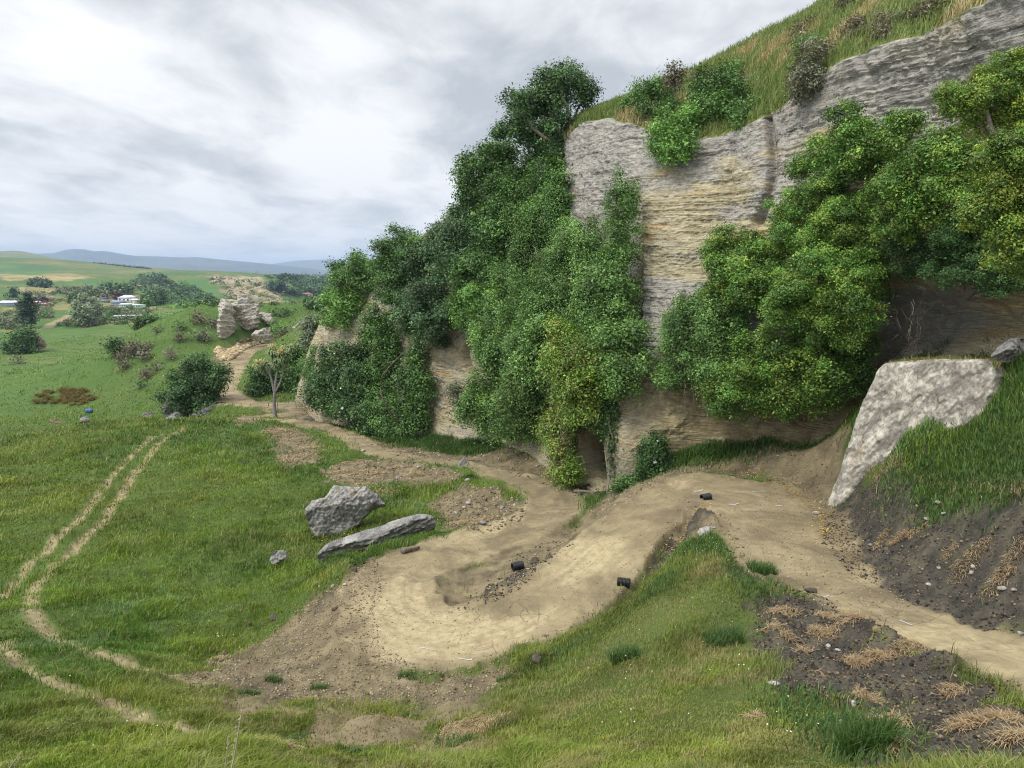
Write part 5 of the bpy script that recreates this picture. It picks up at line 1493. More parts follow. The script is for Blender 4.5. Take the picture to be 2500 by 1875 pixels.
def scatter_grass(n, r0, r1, seed, name, tuft=7):
    g = np.random.default_rng(seed)
    k = n // tuft
    th_ = g.uniform(math.radians(-46), math.radians(54), k)
    r = np.exp(g.uniform(math.log(r0), math.log(r1), k))
    x, y = r * np.sin(th_), r * np.cos(th_)
    zn = zones(x, y)
    bare = np.clip(zn['dirt'] * 0.985 + zn['dark'] * 0.995 + np.where(zn['edge'] < 0.25, 1, 0) * (zn['road'] > 0.02) + zn['road'] + sstep(0.15, 0.45, zn['rut']) + sstep(0.3, 0.6, zones(x * (1 + 0.32 / r), y * (1 + 0.32 / r))['rut']) + zn['patch'] * 0.82, 0, 1)
    keep = g.random(k) > bare
    # nothing grows inside the rock wall
    x, y, r = x[keep], y[keep], r[keep]
    ok = np.ones(len(x), bool)
    fx = FT[:, :2]
    far_in = x > -24
    ii = np.where(far_in)[0]
    for s in range(0, len(ii), 4000):
        q = ii[s:s + 4000]
        d2 = (x[q][:, None] - fx[None, ::6, 0]) ** 2 + (y[q][:, None] - fx[None, ::6, 1]) ** 2
        j = d2.argmin(1)
        nn_ = nrm[::6][j]
        ok[q] = ((x[q] - fx[::6][j, 0]) * nn_[:, 0] + (y[q] - fx[::6][j, 1]) * nn_[:, 1]) > -0.2
    x, y, r = x[ok], y[ok], r[ok]
    hn = 0.5 + 0.5 * fbm(x * 0.6, y * 0.6, oct=3, seed=211)
    idx = np.repeat(np.arange(len(x)), tuft)
    sp = np.clip(0.010 * r, 0.05, 0.6)[idx]
    X = x[idx] + g.normal(size=len(idx)) * sp; Y = y[idx] + g.normal(size=len(idx)) * sp
    rI = r[idx]
    zg = interp_ground(X, Y)
    sh = zn['short'][keep][ok][idx]
    H = (0.05 + 0.30 * np.clip(hn[idx], 0, 1) ** 1.8) * (1 - 0.45 * sh) * (1 - 0.35 * zn['patch'][keep][ok][idx]) * g.uniform(0.6, 1.35, len(idx)) * np.clip(0.80 + rI / 90, 0.75, 1.7)
    Wd = np.maximum(0.006, 0.00042 * rI) * g.uniform(0.7, 1.4, len(idx))
    tn = green_tint(X, Y, g)
    df = (np.maximum(sh * sstep(-0.1, 0.5, fbm(X * 1.3, Y * 1.3, oct=3, seed=221)) * 1.2, zn['patch'][keep][ok][idx]) * 0.75 * g.random(len(X)))[:, None]
    tn = tn * (1 - df) + np.array([0.33, 0.27, 0.13]) * df
    V, Fs, K = blades(X, Y, zg, H, Wd, tn, g)
    tag(mesh(name, V, Fs, M_BLADE, col=K), 'tufted green pasture grass', 'grass', kind='stuff')


_lr = np.log(rr)


def interp_ground(X, Y):
    """height of the built ground sheet"""
    r = np.hypot(X, Y); t = np.arctan2(X, Y)
    i = np.clip(np.interp(np.log(r), _lr, np.arange(len(rr))), 0, len(rr) - 1.001)
    j = np.clip(np.interp(t, th, np.arange(len(th))), 0, len(th) - 1.001)
    i0, j0 = i.astype(int), j.astype(int); fi, fj = i - i0, j - j0
    return (GZ[i0, j0] * (1 - fi) * (1 - fj) + GZ[i0 + 1, j0] * fi * (1 - fj) + GZ[i0, j0 + 1] * (1 - fi) * fj + GZ[i0 + 1, j0 + 1] * fi * fj)


scatter_grass(620000, 4.0, 130.0, 300, 'grass')
scatter_grass(300000, 4.5, 24.0, 302, 'grass')
scatter_grass(160000, 24.0, 80.0, 303, 'grass')
scatter_grass(90000, 130.0, 300.0, 301, 'grass', 5)

# rank grass: fringes in the lee of rocks, along banks and the cliff foot, on the slab's turf
def fringe(pts_, n, hgt, wid, seed, pal, name='grass', label='longer rank grass along the banks and the cliff foot', spread=0.35):
    g = np.random.default_rng(seed)
    Xs, Ys = [], []
    for poly in pts_:
        w = np.array([ground_hit(*p)[:2] for p in poly])
        for a, c in zip(w[:-1], w[1:]):
            m = max(2, int(n * np.linalg.norm(c - a)))
            t_ = g.random(m)[:, None]
            q = a * (1 - t_) + c * t_ + g.normal(size=(m, 2)) * spread
            Xs.append(q[:, 0]); Ys.append(q[:, 1])
    X, Y = np.concatenate(Xs), np.concatenate(Ys)
    E = trail_dist(X, Y)[0]
    k = E > 0.1
    X, Y = X[k], Y[k]
    colr = np.array(PAL[pal])[g.integers(0, len(PAL[pal]), len(X))] * g.uniform(0.7, 1.25, (len(X), 1))
    V, Fs, K = blades(X, Y, interp_ground(X, Y), hgt * g.uniform(0.5, 1.3, len(X)), wid * g.uniform(0.7, 1.3, len(X)), np.clip(colr, 0, 1), g, lean=0.5)
    tag(mesh(name, V, Fs, M_BLADE, col=K), label, 'grass', kind='stuff')


fringe([[(840,945),(900,955),(970,962),(1040,962),(1080,965)],[(845,950),(960,972),(1060,975)],[(1450,1005),(1500,975),(1560,955),(1640,945),(1720,945)],[(1480,995),(1560,970),(1660,960)],[(1340,1050),(1400,1030)],[(1450,1010),(1520,985)]], 420, 0.42, 0.016, 401, 'sedge', spread=0.45)
fringe([[(700,1222),(760,1212),(830,1200),(900,1184),(940,1172)],[(690,1232),(770,1222),(830,1212)],[(660,1150),(700,1165),(760,1150)],[(580,1225),(625,1220)],[(1000,1035),(1025,1030)]], 260, 0.20, 0.012, 402, 'sedge', spread=0.22)
fringe([[(1490,1180),(1540,1180),(1590,1210),(1630,1260)],[(1640,1300),(1600,1230)],[(1700,1500),(1780,1560),(1860,1610),(1900,1650)],[(1150,1460),(1250,1390)],[(1400,1290),(1480,1200)]], 420, 0.20, 0.008, 403, 'vine', spread=0.30)
fringe([[(1960,992),(2060,1018),(2130,1032),(2230,1036)],[(1930,985),(2050,1000),(2212,1000)],[(1990,960),(2100,920),(2212,880)],[(2060,930),(2212,930)],[(2150,870),(2230,830)],[(1950,1000),(2212,1040)]], 560, 0.19, 0.012, 404, 'vine', spread=0.30)
fringe([[(2100,775),(2200,790),(2260,800)],[(1940,772),(2040,768),(2140,772)]], 500, 0.35, 0.012, 405, 'sedge', spread=0.30)
fringe([[(1872,1006),(1950,1010),(2050,1044),(2130,1058),(2230,1062)]], 160, 0.14, 0.010, 406, 'straw', 'dry_grass', 'dead straw grass hanging over the torn turf edge', spread=0.07)

# grass on the hillside above the brow, with seed heads along the skyline
g = np.random.default_rng(410)
n = 150000
i_ = g.integers(300, NS - 40, n); h_ = g.random(n) ** 1.0 * (NH + 1)
hi = np.clip(h_.astype(int), 0, NH); fr_ = (h_ - hi)[:, None]; f2_ = g.random(n)[:, None]
i2 = np.minimum(i_ + 1, NS - 1)
Pg = (HV[i_, hi] * (1 - fr_) + HV[i_, hi + 1] * fr_) * (1 - f2_) + (HV[i2, hi] * (1 - fr_) + HV[i2, hi + 1] * fr_) * f2_
dr = sstep(-0.1, 0.5, fbm(Pg[:, 0] * 0.35, Pg[:, 1] * 0.35, oct=3, seed=415) + 0.5 * (0.35 - h_ / NH) - 0.22)[:, None]
kc = np.array([0.165, 0.220, 0.065]) * (1 - dr) + np.array([0.36, 0.295, 0.15]) * dr
V, Fs, K = blades(Pg[:, 0], Pg[:, 1], Pg[:, 2], 0.42 * g.uniform(0.5, 1.5, n), np.full(n, 0.018), np.clip(kc * g.uniform(0.75, 1.3, (n, 1)), 0, 1), g, 0.4, (0.3, 0))
tag(mesh('hill_grass', V, Fs, M_BLADE, col=K), 'long half-dry grass on the hillside above the cliff', 'grass', kind='stuff')

# straw trailing over the rock beneath the brow bushes
# ---------------------------------------------------------------- dead grass clumps thrown about the diggings
def straw_clump(px, py, r, label, group, n_=170, pal='straw', hgt=0.18, seed=0, cat='dead grass'):
    g = np.random.default_rng(500 + seed)
    c = ground_hit(px, py); cd = c[1] / ray(px, py)[1]
    R = r * cd / F
    a = g.uniform(0, 6.283, n_); rad = R * np.sqrt(g.random(n_)) * np.array([1.0])
    X = c[0] + np.cos(a) * rad * 1.25 + g.normal(size=n_) * 0.05; Y = c[1] + np.sin(a) * rad * 0.9
    Z = interp_ground(X, Y) + 0.02 + hgt * 0.5 * np.clip(1 - (rad / R) ** 2, 0, 1) * g.random(n_)
    L = g.uniform(0.10, 0.30, n_) * min(1.0, 0.6 + R)
    dirn = g.uniform(0, 6.283) + g.normal(size=n_) * 1.1
    dz = g.uniform(-0.15, 0.22, n_)
    d = np.stack([np.cos(dirn), np.sin(dirn), dz], -1)
    side = np.stack([-np.sin(dirn), np.cos(dirn), np.zeros(n_)], -1) * np.maximum(0.005, 0.00042 * c[1])
    P0 = np.stack([X, Y, Z], -1)
    V = np.stack([P0 - side, P0 + side, P0 + d * L[:, None] * 0.6 + side * 0.8 + [0, 0, 0.02], P0 + d * L[:, None] * 0.6 - side * 0.8 + [0, 0, 0.02], P0 + d * L[:, None] - np.array([0, 0, 0.03])], 1).reshape(-1, 3)
    i = np.arange(n_)[:, None] * 5
    pc = np.array(PAL[pal]); K = pc[g.integers(0, len(pc), n_)] * g.uniform(0.75, 1.15, (n_, 1))
    o = mesh('dead_grass_clump', V, [np.concatenate([i, i + 1, i + 2, i + 3], 1), np.concatenate([i + 3, i + 2, i + 4], 1)], M_BLADE, loc=tuple(c), col=np.repeat(np.clip(K, 0, 1), 5, axis=0))
    tag(o, label, cat, group)


STG = 'dead grass clumps on the dark dug soil'
for k_, (px, py, r, n_, lab) in enumerate([
    (1690,1330,22,420,'tall tuft of dead straw on dark soil closest to the grass mound'),
    (1665,1370,16,220,'flat straw wisp trailing below the tall tuft'),
    (1697,1385,12,180,'small straw knot beside the flat wisp'),
    (1805,1330,34,650,'widest swathe of straw lying along the lower edge of the trail'),
    (1855,1352,26,420,'straw tail running down from the widest swathe'),
    (1780,1372,24,420,'oval straw patch under the widest swathe'),
    (1850,1435,24,480,'round tousled straw heap in the middle of the dark soil'),
    (1895,1430,26,460,'forked straw heap right of the round tousled one'),
    (1955,1405,28,420,'thin straw streak reaching up towards the trail'),
    (1772,1455,7,90,'upright straw wisp standing alone in black soil'),
    (1735,1420,9,110,'tiny straw scrap among black clods'),
    (1868,1515,22,380,'straw bunch beside the pointed pale stone'),
    (1910,1570,38,900,'broad straw mat just above the pale stones'),
    (1925,1625,26,420,'straw patch at the bottom of the picture under the broad mat'),
    (2150,1580,42,800,'large straw mat low in the right corner'),
    (2080,1590,24,340,'straw wisps left of the large corner mat'),
    (2200,1620,30,420,'straw in the extreme lower right corner'),
    (2060,1500,22,240,'sparse straw on brown crumbs below the trail'),
    (1630,1545,15,260,'single dead tuft on the green mound')]):
    straw_clump(px, py, r, lab, STG if k_ < 18 else None, int(n_ * 0.6), seed=k_)
for k_, (px, py, r, n_, lab) in enumerate([
    (1905,1170,14,160,'small straw tuft low on the bare right bank'), (1945,1172,18,240,'bigger straw tuft beside the small one on the bare right bank'),
    (1985,1150,16,180,'straw tuft hanging higher on the bare right bank'), (2095,1212,30,420,'largest straw clump on the bare right bank'),
    (2160,1255,24,260,'straw clump by the right edge of the bare bank'), (2185,1205,22,240,'straw patch near the right edge, higher up the bank'),
    (2050,1190,14,130,'straw wisp left of the largest bank clump')]):
    straw_clump(px, py, r, lab, 'straw clumps on the bare right-hand bank', n_, seed=40 + k_)
for k_, (px, py, r, n_, lab) in enumerate([
    (585,935,20,260,'straw strip at the upper end of the dug patch by the trail'), (640,950,26,340,'straw in the middle of the upper dug patch'), (670,968,22,260,'straw along the lower side of the upper dug patch'),
    (625,995,22,240,'straw tongue at the lower end of the upper dug patch'), (770,1000,28,360,'straw beside the trail above the leaning boulder'), (800,1022,30,360,'straw spread under the one beside the trail'),
    (735,1020,18,200,'straw on the stony patch left of the leaning boulder'), (860,1010,22,200,'thin straw on the rubble strip'), (520,912,16,240,'rounded straw heap where the paths fork'),
    (1050,1120,20,180,'straw among the rubble of the bend'), (590,1625,44,1300,'flattened straw ring round a bare clod in the foreground grass'), (1020,1560,60,900,'dry straw-coloured sweep in the foreground'),
    (470,1425,18,300,'straw drift at the foot of the embankment'), (828,1068,24,420,'orange-tan dry grass running off the back of the leaning boulder'), (610,930,26,360,'long straw streak over the upper dug patch'), (655,985,24,320,'straw fan over the lower half of the upper dug patch'), (900,1025,24,260,'straw between rubble strip and pointed stone'), (1000,1130,26,260,'straw along the inner edge of the bend')]):
    straw_clump(px, py, r, lab, 'straw on the dug ground beside the trail', n_, seed=60 + k_)
# tussock patch in the pasture: each tussock
def tussock(px, py, r, seed):
    g = np.random.default_rng(700 + seed)
    c = ground_hit(px, py); R = r * c[1] / F
    n_ = 150
    d = unit(n_, g); d[:, 2] = np.abs(d[:, 2]) + 0.25
    d /= np.linalg.norm(d, axis=1)[:, None]
    P0 = c + d * np.array([0.5, 0.5, 0.1]) * R * g.random((n_, 1))
    P0[:, 2] -= 0.1
    side = np.cross(d, unit(n_, g)); side = side / np.linalg.norm(side, axis=1)[:, None] * 0.06
    T = P0 + d * R * g.uniform(0.7, 1.3, (n_, 1)) + np.array([0, 0, -0.05])
    V = np.stack([P0 - side, P0 + side, T], 1).reshape(-1, 3)
    pc = np.array(PAL['tussock']); K = pc[g.integers(0, len(pc), n_)] * g.uniform(0.8, 1.2, (n_, 1))
    o = mesh('tussock', V, [np.arange(3 * n_).reshape(n_, 3)], M_BLADE, loc=tuple(c), col=np.repeat(np.clip(K, 0, 1), 3, axis=0))
    tag(o, 'golden brown tussock in the dense patch above the blue barrel', 'tussock', 'golden tussocks in the lower pasture')


g_ = np.random.default_rng(77)
for k_ in range(64):
    a = g_.uniform(0, 6.283); q = math.sqrt(g_.random())
    tussock(140 + 66 * q * math.cos(a), 860 + 19 * q * math.sin(a) - 0.03 * 66 * q * math.cos(a), g_.uniform(7, 11), k_)
for k_ in range(8):
    tussock(38 + 9 * k_ * 0.8, 851 + g_.uniform(-3, 3), 4, 90 + k_) if False else None

# ---------------------------------------------------------------- loose stones
def pebble_shape(g, sub=2):
    me = bpy.data.meshes.new('tmp')
    import bmesh
    bm = bmesh.new(); bmesh.ops.create_icosphere(bm, subdivisions=sub, radius=1.0)
    V = np.array([v.co[:] for v in bm.verts]); Fq = np.array([[v.index for v in f.verts] for f in bm.faces]); bm.free()
    bpy.data.meshes.remove(me)
    o = g.uniform(0, 50)
    V = V * (1 + 0.28 * fbm(V[:, 0] * 1.4 + o, V[:, 1] * 1.4, V[:, 2] * 1.4, oct=3, seed=int(o)))[:, None]
    for _ in range(4):                 # chipped faces
        d = unit(1, g)[0]; k = V @ d; lim = g.uniform(0.55, 0.85)
        V = V - d * np.maximum(k - lim, 0)[:, None]
    return V * np.array([1, g.uniform(0.65, 0.95), g.uniform(0.5, 0.8)]), Fq


def stone(px, py, r, label, group=None, mat=None, seed=0, name='stone', stretch=(1, 1, 1), cat='stone'):
    g = np.random.default_rng(800 + seed)
    c = ground_hit(px, py); R = r * (c[1] / ray(px, py)[1]) / F
    V, Fq = pebble_shape(g)
    V = V * R * np.array(stretch)
    a = g.uniform(0, 6.283)
    V = V @ np.array(Matrix.Rotation(a if stretch == (1, 1, 1) else 0, 3, 'Z')).T
    c[2] = interp_ground(np.array([c[0]]), np.array([c[1]]))[0]
    o = mesh(name, V + c + np.array([0, 0, R * 0.35 * stretch[2]]), [Fq], mat or M_PALE, loc=tuple(c))
    tag(o, label, cat, group)


PSG = 'pale stones on the dark dug soil'
for k_, (px, py, r, lab, st) in enumerate([
    (1827,1560,13,'squarish pale stone, largest of the three beside the lower right straw mat', (1, 1, 1)), (1817,1580,10,'rounded pale stone just below the squarish one', (1, 1, 1)),
    (1842,1532,8,'narrow pointed pale stone standing upright like a fang', (0.7, 0.7, 2.0)), (1812,1406,12,'grey wedge stone among straw in the middle of the dark soil', (1, 1, 1)),
    (1672,1482,11,'white lump at the edge of the mound grass', (1.3, 1, 0.7)), (1790,1390,6,'grey cobble above the wedge stone', (1, 1, 1)),
    (1893,1378,12,'yellow clay lump at the lower edge of the trail', (1, 1, 1)), (1752,1285,10,'dark clod pushed off the trail edge', (1.5, 1, 0.8)),
    (2005,1270,6,'white cobble on the bare right bank near the trail', (1, 1, 1)), (2097,1248,7,'white cobble in the middle of the bare right bank', (1, 1, 1)),
    (2164,1280,9,'largest white stone low on the bare right bank', (1.4, 1, 0.8)), (2190,1278,7,'white stone beside the largest one low on the bank', (1, 1, 1)),
    (2005,1118,8,'grey cobble high on the bare bank under the turf', (1.2, 1, .8)), (2040,1120,8,'pale cobble high on the bare bank right of the grey one', (1, 1, .8)),
    (2026,1082,6,'small stone tucked under the turf edge', (1, 1, 1)), (2102,1225,6,'pale cobble under the largest bank straw', (1, 1, 1)),
    (2204,1366,8,'pale stone at the right edge where bank meets trail', (1, 1, 1)), (1764,1108,9,'pale stone in the ditch at the foot of the leaning slab', (1.3, 1, .7)),
    (2028,1230,6,'small cobble half way down the bank', (1, 1, 1)), (1880,1180,5,'small pale cobble low on the bank by the straw tufts', (1, 1, 1))]):
    clod = 'clod' in lab or 'clay' in lab
    stone(px, py, r, lab, None if clod else PSG, M_PALE if not clod else plain('clod', (0.20, 0.16, 0.08) if 'clay' in lab else (0.07, 0.06, 0.05), 0.95, 0.4, 8), seed=k_, stretch=st, cat='clod' if clod else 'stone', name='clod' if clod else 'stone')
M_CLOD = plain('dark_clod', (0.085, 0.070, 0.055), 0.95, 0.4, 9)
for k_, (px, py, r, lab, mt) in enumerate([
    (592,1338,12,'dark clod at the grass edge half way along the embankment', M_CLOD), (568,1348,6,'small clod left of the half-way dark clod', M_CLOD), (482,1412,12,'dark clod at the low corner of the embankment', M_CLOD),
    (537,1352,8,'brown knob in the grass near the embankment', M_CLOD), (398,1410,11,'brown clod in grass beyond the embankment corner', M_CLOD), (765,1235,8,'upright brown stone where the long slab meets the trail edge', M_CLOD),
    (718,1263,6,'white cobble in grass by the embankment top', M_PALE), (745,1268,5,'second white cobble nearer the embankment top', M_PALE), (690,1273,4,'tiny white cobble in grass by the embankment', M_PALE),
    (985,1110,6,'white cobble at the rubble edge', M_PALE), (1012,1090,7,'pale block in the rubble of the bend', M_PALE), (1085,1095,8,'grey block by the inner edge of the bend', M_ROCK), (1043,1133,9,'grey heap of stone in the rubble', M_ROCK),
    (1002,1098,5,'small pale block in the rubble', M_PALE), (870,1008,6,'grey block on the rubble strip', M_ROCK), (905,1012,6,'pale block on the rubble strip', M_PALE), (860,1030,6,'grey cobble below the rubble strip', M_ROCK), (1010,1040,7,'pale stone at the foot of the pointed upright stone', M_PALE),
    (1160,1440,17,'dark earth lump under the end of the green mound', M_CLOD), (785,975,6,'pale cobble on the bank above the trail', M_PALE), (1160,1010,5,'white cobble on the bank below the vine skirt', M_PALE)]):
    stone(px, py, r, lab, None, mt, seed=50 + k_, name='clod' if 'clod' in lab or 'lump' in lab or 'knob' in lab else 'stone', cat='clod' if 'clod' in lab or 'lump' in lab or 'knob' in lab else 'stone')

# gravel and crumbs: nobody could count them
def gravel(polys, n_, smin, smax, seed, mat_cols, name, label):
    g = np.random.default_rng(seed)
    Xs, Ys = [], []
    for q in polys:
        w = poly_world(q)
        lo, hi = w.min(0), w.max(0)
        p = g.uniform(lo, hi, (int(n_ / len(polys) * 3), 2))
        p = p[poly_sd(p[:, 0], p[:, 1], w) > -0.1][:int(n_ / len(polys))]
        Xs.append(p[:, 0]); Ys.append(p[:, 1])
    X, Y = np.concatenate(Xs), np.concatenate(Ys); m = len(X)
    s = smin * (smax / smin) ** (g.random(m) ** 2.2)
    o = np.array([(1, 0, 0), (-1, 0, 0), (0, 1, 0), (0, -1, 0), (0, 0, 1), (0, 0, -1)], float)
    Fo = np.array([(0, 2, 4), (2, 1, 4), (1, 3, 4), (3, 0, 4), (2, 0, 5), (1, 2, 5), (3, 1, 5), (0, 3, 5)])
    rot = g.normal(size=(m, 3, 3)); rot = np.linalg.qr(rot)[0]
    V = np.einsum('mij,kj->mki', rot, o) * g.uniform(0.6, 1.25, (m, 6, 1)) * s[:, None, None] * np.array([1, 1, 0.75])
    V += np.stack([X, Y, interp_ground(X, Y) + s * 0.25], -1)[:, None, :]
    K = np.array(mat_cols)[g.integers(0, len(mat_cols), m)] * g.uniform(0.7, 1.2, (m, 1))
    tag(mesh(name, V.reshape(-1, 3), [(Fo[None] + np.arange(m)[:, None, None] * 6).reshape(-1, 3)], M_SOIL, col=np.repeat(np.clip(K, 0, 1), 6, axis=0)), label, 'gravel', kind='stuff')


m_, bb_ = mat_new('crumbs')
finish(bb_, bb_.add('ShaderNodeAttribute', attribute_name='Col').outputs['Color'], 0.95, None, spec=0.1)
M_SOIL = m_
DK = [(0.05, 0.045, 0.04), (0.035, 0.03, 0.028), (0.09, 0.075, 0.055), (0.14, 0.11, 0.07)]
LT = [(0.36, 0.32, 0.26), (0.30, 0.25, 0.17), (0.22, 0.18, 0.12), (0.42, 0.38, 0.31)]
MD = [(0.20, 0.16, 0.10), (0.26, 0.21, 0.13), (0.13, 0.105, 0.07), (0.33, 0.28, 0.19)]
gravel(ZONES['dark'][:1], 16000, 0.008, 0.042, 901, DK + DK + DK + MD[:3], 'soil_crumbs', 'black and brown soil crumbs on the dug ground')
gravel([ZONES['dark'][1]], 6000, 0.010, 0.055, 902, DK + DK + MD[:3], 'soil_crumbs', 'grey crumbs on the bare right bank')
gravel([ZONES['dirt'][0], ZONES['dirt'][0]], 9000, 0.010, 0.05, 903, MD + LT[1:3], 'gravel', 'crumbly subsoil on the embankment')
gravel([ZONES['patch'][0]], 7000, 0.006, 0.03, 909, MD + DK[2:], 'gravel', 'crumbs on the worn foreground ground')
gravel([ZONES['dirt'][2], ZONES['dirt'][5], ZONES['dirt'][6], ZONES['dirt'][7]], 5200, 0.02, 0.12, 904, MD + MD + LT[1:3], 'rubble', 'stony rubble beside the trail')
gravel([ZONES['dirt'][3]], 2500, 0.015, 0.07, 905, MD + LT[2:3], 'gravel', 'crumbs on the cut bank behind the top bend')
gravel([ZONES['dirt'][1], ZONES['dirt'][4], ZONES['dark'][2], ZONES['dark'][3]], 3600, 0.012, 0.06, 906, DK + MD, 'gravel', 'ditch crumbs between the legs of the trail')
roadpoly = [[(tr[0], tr[1]) for tr in TRAIL[3:38]] + [(tr[2], tr[3]) for tr in TRAIL[3:38]][::-1]]
gravel([[(1910,1375),(1784,1307),(1662,1264),(1590,1150),(1680,1045),(1760,1088),(1800,1190),(1867,1249),(1964,1292)], [(1540,1100),(1430,1040),(1170,1210),(1010,1305),(940,1290),(935,1250),(1215,1140),(1250,1065),(1140,1090),(930,1170),(748,1250),(775,1400),(860,1447),(980,1452),(1300,1320)]], 5200, 0.008, 0.032, 907, MD + LT, 'gravel', 'small stones pressed into the trail')
gravel([c3([(505,860),(560,830),(640,860),(760,800),(850,745),(940,750),(1030,775),(900,810),(760,880),(680,950),(570,965),(540,900)])], 900, 0.25, 0.75, 908, [(0.40, 0.31, 0.17), (0.34, 0.26, 0.15), (0.46, 0.39, 0.26), (0.24, 0.19, 0.12)], 'rubble', 'yellow broken rock heaped along the upper path')

# fallen yellow leaves in the roadside ditches
def fallen(lines, n_, seed, spread):
    g = np.random.default_rng(seed)
    C = []
    for q in lines:
        w = np.array([ground_hit(*p)[:2] for p in q])
        for a, c in zip(w[:-1], w[1:]):
            t_ = g.random(n_)[:, None]
            C.append(a * (1 - t_) + c * t_ + g.normal(size=(n_, 2)) * spread)
    C = np.concatenate(C)
    P3 = np.column_stack([C, interp_ground(C[:, 0], C[:, 1]) + 0.025])
    V, Fq = leaf_quads(P3, np.array([0, 0, 1.0]) + 0.4 * unit(len(P3), g), 0.06, g, 0.7)
    K = np.array([(0.55, 0.36, 0.05), (0.42, 0.27, 0.05), (0.30, 0.17, 0.05), (0.62, 0.45, 0.10)])[g.integers(0, 4, len(P3))]
    tag(mesh('fallen_leaves', V, Fq, M_LEAF, col=np.repeat(K, 4, axis=0)), 'yellow fallen leaves caught along the ditch', 'leaves', kind='stuff')


fallen([[(1570,1000),(1640,1020),(1700,1055),(1745,1085)], [(1770,1100),(1775,1130),(1790,1170)], [(1440,1165),(1500,1105),(1530,1090)], [(1500,1000),(1570,1000)]], 75, 950, 0.17)
fallen([[(1745,1085),(1770,1100)], [(1390,1225),(1440,1165)]], 30, 951, 0.24)

# small flowers: buttercups by the leaning boulder, daisies on the mound
def meadow_flowers(spots, seed, colr, size, name, label):
    g = np.random.default_rng(seed)
    C = []
    for px, py, sx, sy, n_ in spots:
        for _ in range(n_):
            p = ground_hit(px + g.normal() * sx, py + g.normal() * sy)
            C.append(p + np.array([0, 0, 0.22]))
    C = np.array(C)
    V, Fq = leaf_quads(C, np.array([0, -0.3, 1.0]) + 0.5 * unit(len(C), g), size, g, 1.0)
    tag(mesh(name, V, Fq, plain(name + '_petal', colr, 0.7, 0.1), None), label, 'flowers', kind='stuff')


meadow_flowers([(800,1062,22,8,60), (840,1065,25,6,40), (750,1150,30,12,40), (700,1170,20,8,14), (450,1390,60,14,14)], 960, (0.50, 0.43, 0.04), 0.05, 'buttercups', 'yellow buttercups round the leaning boulder')
meadow_flowers([(1480,1210,40,14,30), (1540,1190,30,10,24), (1600,1400,60,90,24), (1350,1480,80,60,16), (1750,1590,90,40,8), (250,1560,160,60,16)], 961, (0.6, 0.59, 0.50), 0.02, 'daisies', 'tiny white daisies in the mound grass')

# ---------------------------------------------------------------- culvert pipe ends
M_PIPE = plain('black_plastic', (0.018, 0.019, 0.022), 0.45, 0.2, 20, 0.4)


def culvert(px, py, axis, label, up_=0.07, R=0.125, L=0.36):
    c = ground_hit(px, py); c[2] = interp_ground(c[:1], c[1:2])[0] + up_
    ax = np.array(axis, float); ax /= np.linalg.norm(ax)
    a = np.cross(ax, [0, 0, 1]); a /= np.linalg.norm(a); b_ = np.cross(a, ax)
    k, m = 28, 64
    t_ = np.linspace(0, 1, m)
    prof = R * (1 + 0.10 * np.sign(np.sin(t_ * 2 * math.pi * 9)) * np.minimum(1, np.abs(np.sin(t_ * 2 * math.pi * 9)) * 3))
    th_ = np.linspace(0, 2 * math.pi, k, endpoint=False)
    ring = np.cos(th_)[:, None] * a + np.sin(th_)[:, None] * b_
    outer = np.concatenate([c + ax * (0.24 - L * s) + ring * p for s, p in zip(t_, prof)])
    inner = np.concatenate([c + ax * (0.24 - L * s) + ring * R * 0.84 for s in t_])
    Fo = np.array([(i * k + j, i * k + (j + 1) % k, (i + 1) * k + (j + 1) % k, (i + 1) * k + j) for i in range(m - 1) for j in range(k)])
    o_ = m * k
    lip = np.array([(j, (j + 1) % k, o_ + (j + 1) % k, o_ + j) for j in range(k)])
    t = mesh('culvert_pipe', np.concatenate([outer, inner]), [np.concatenate([Fo, Fo[:, ::-1] + o_, lip])], M_PIPE, loc=tuple(c), smooth=True)
    tag(t, label, 'drain pipe')


culvert(1122, 1231, (-1, -0.45, -0.06), 'ribbed black drain pipe end poking out of the bank above the wide bend', up_=0.2)
culvert(1343, 1262, (1, -0.35, 0.02), 'ribbed black drain pipe end beside the point of the grass mound')
culvert(1528, 1078, (-1, -0.35, -0.06), 'ribbed black drain pipe end in the leafy ditch near the top bend')

# white spray-paint survey strokes on the trail
M_PAINT = plain('white_spray', (0.46, 0.47, 0.49), 0.9, 0.25, 40)


def stroke(path, label, w=0.022):
    P3 = np.array([ground_hit(*p) for p in path])
    P3 = np.concatenate([np.linspace(a, c, 7)[:-1] for a, c in zip(P3[:-1], P3[1:])] + [P3[-1:]])
    d = np.gradient(P3[:, :2], axis=0); d /= np.linalg.norm(d, axis=1)[:, None] + 1e-9
    nn_ = np.stack([-d[:, 1], d[:, 0]], 1) * w * (0.6 + 0.4 * np.random.default_rng(len(label)).random((len(P3), 1)))
    A_, B_ = P3[:, :2] + nn_, P3[:, :2] - nn_
    za = interp_ground(A_[:, 0], A_[:, 1]) + 0.012; zb = interp_ground(B_[:, 0], B_[:, 1]) + 0.012
    V = np.concatenate([np.column_stack([A_, za]), np.column_stack([B_, zb])]); n_ = len(P3)
    Fq = np.array([(i, i + 1, n_ + i + 1, n_ + i) for i in range(n_ - 1)])
    tag(mesh('spray_mark', V, Fq, M_PAINT, loc=tuple(P3[0])), label, 'paint mark', 'white spray-paint survey marks on the trail')


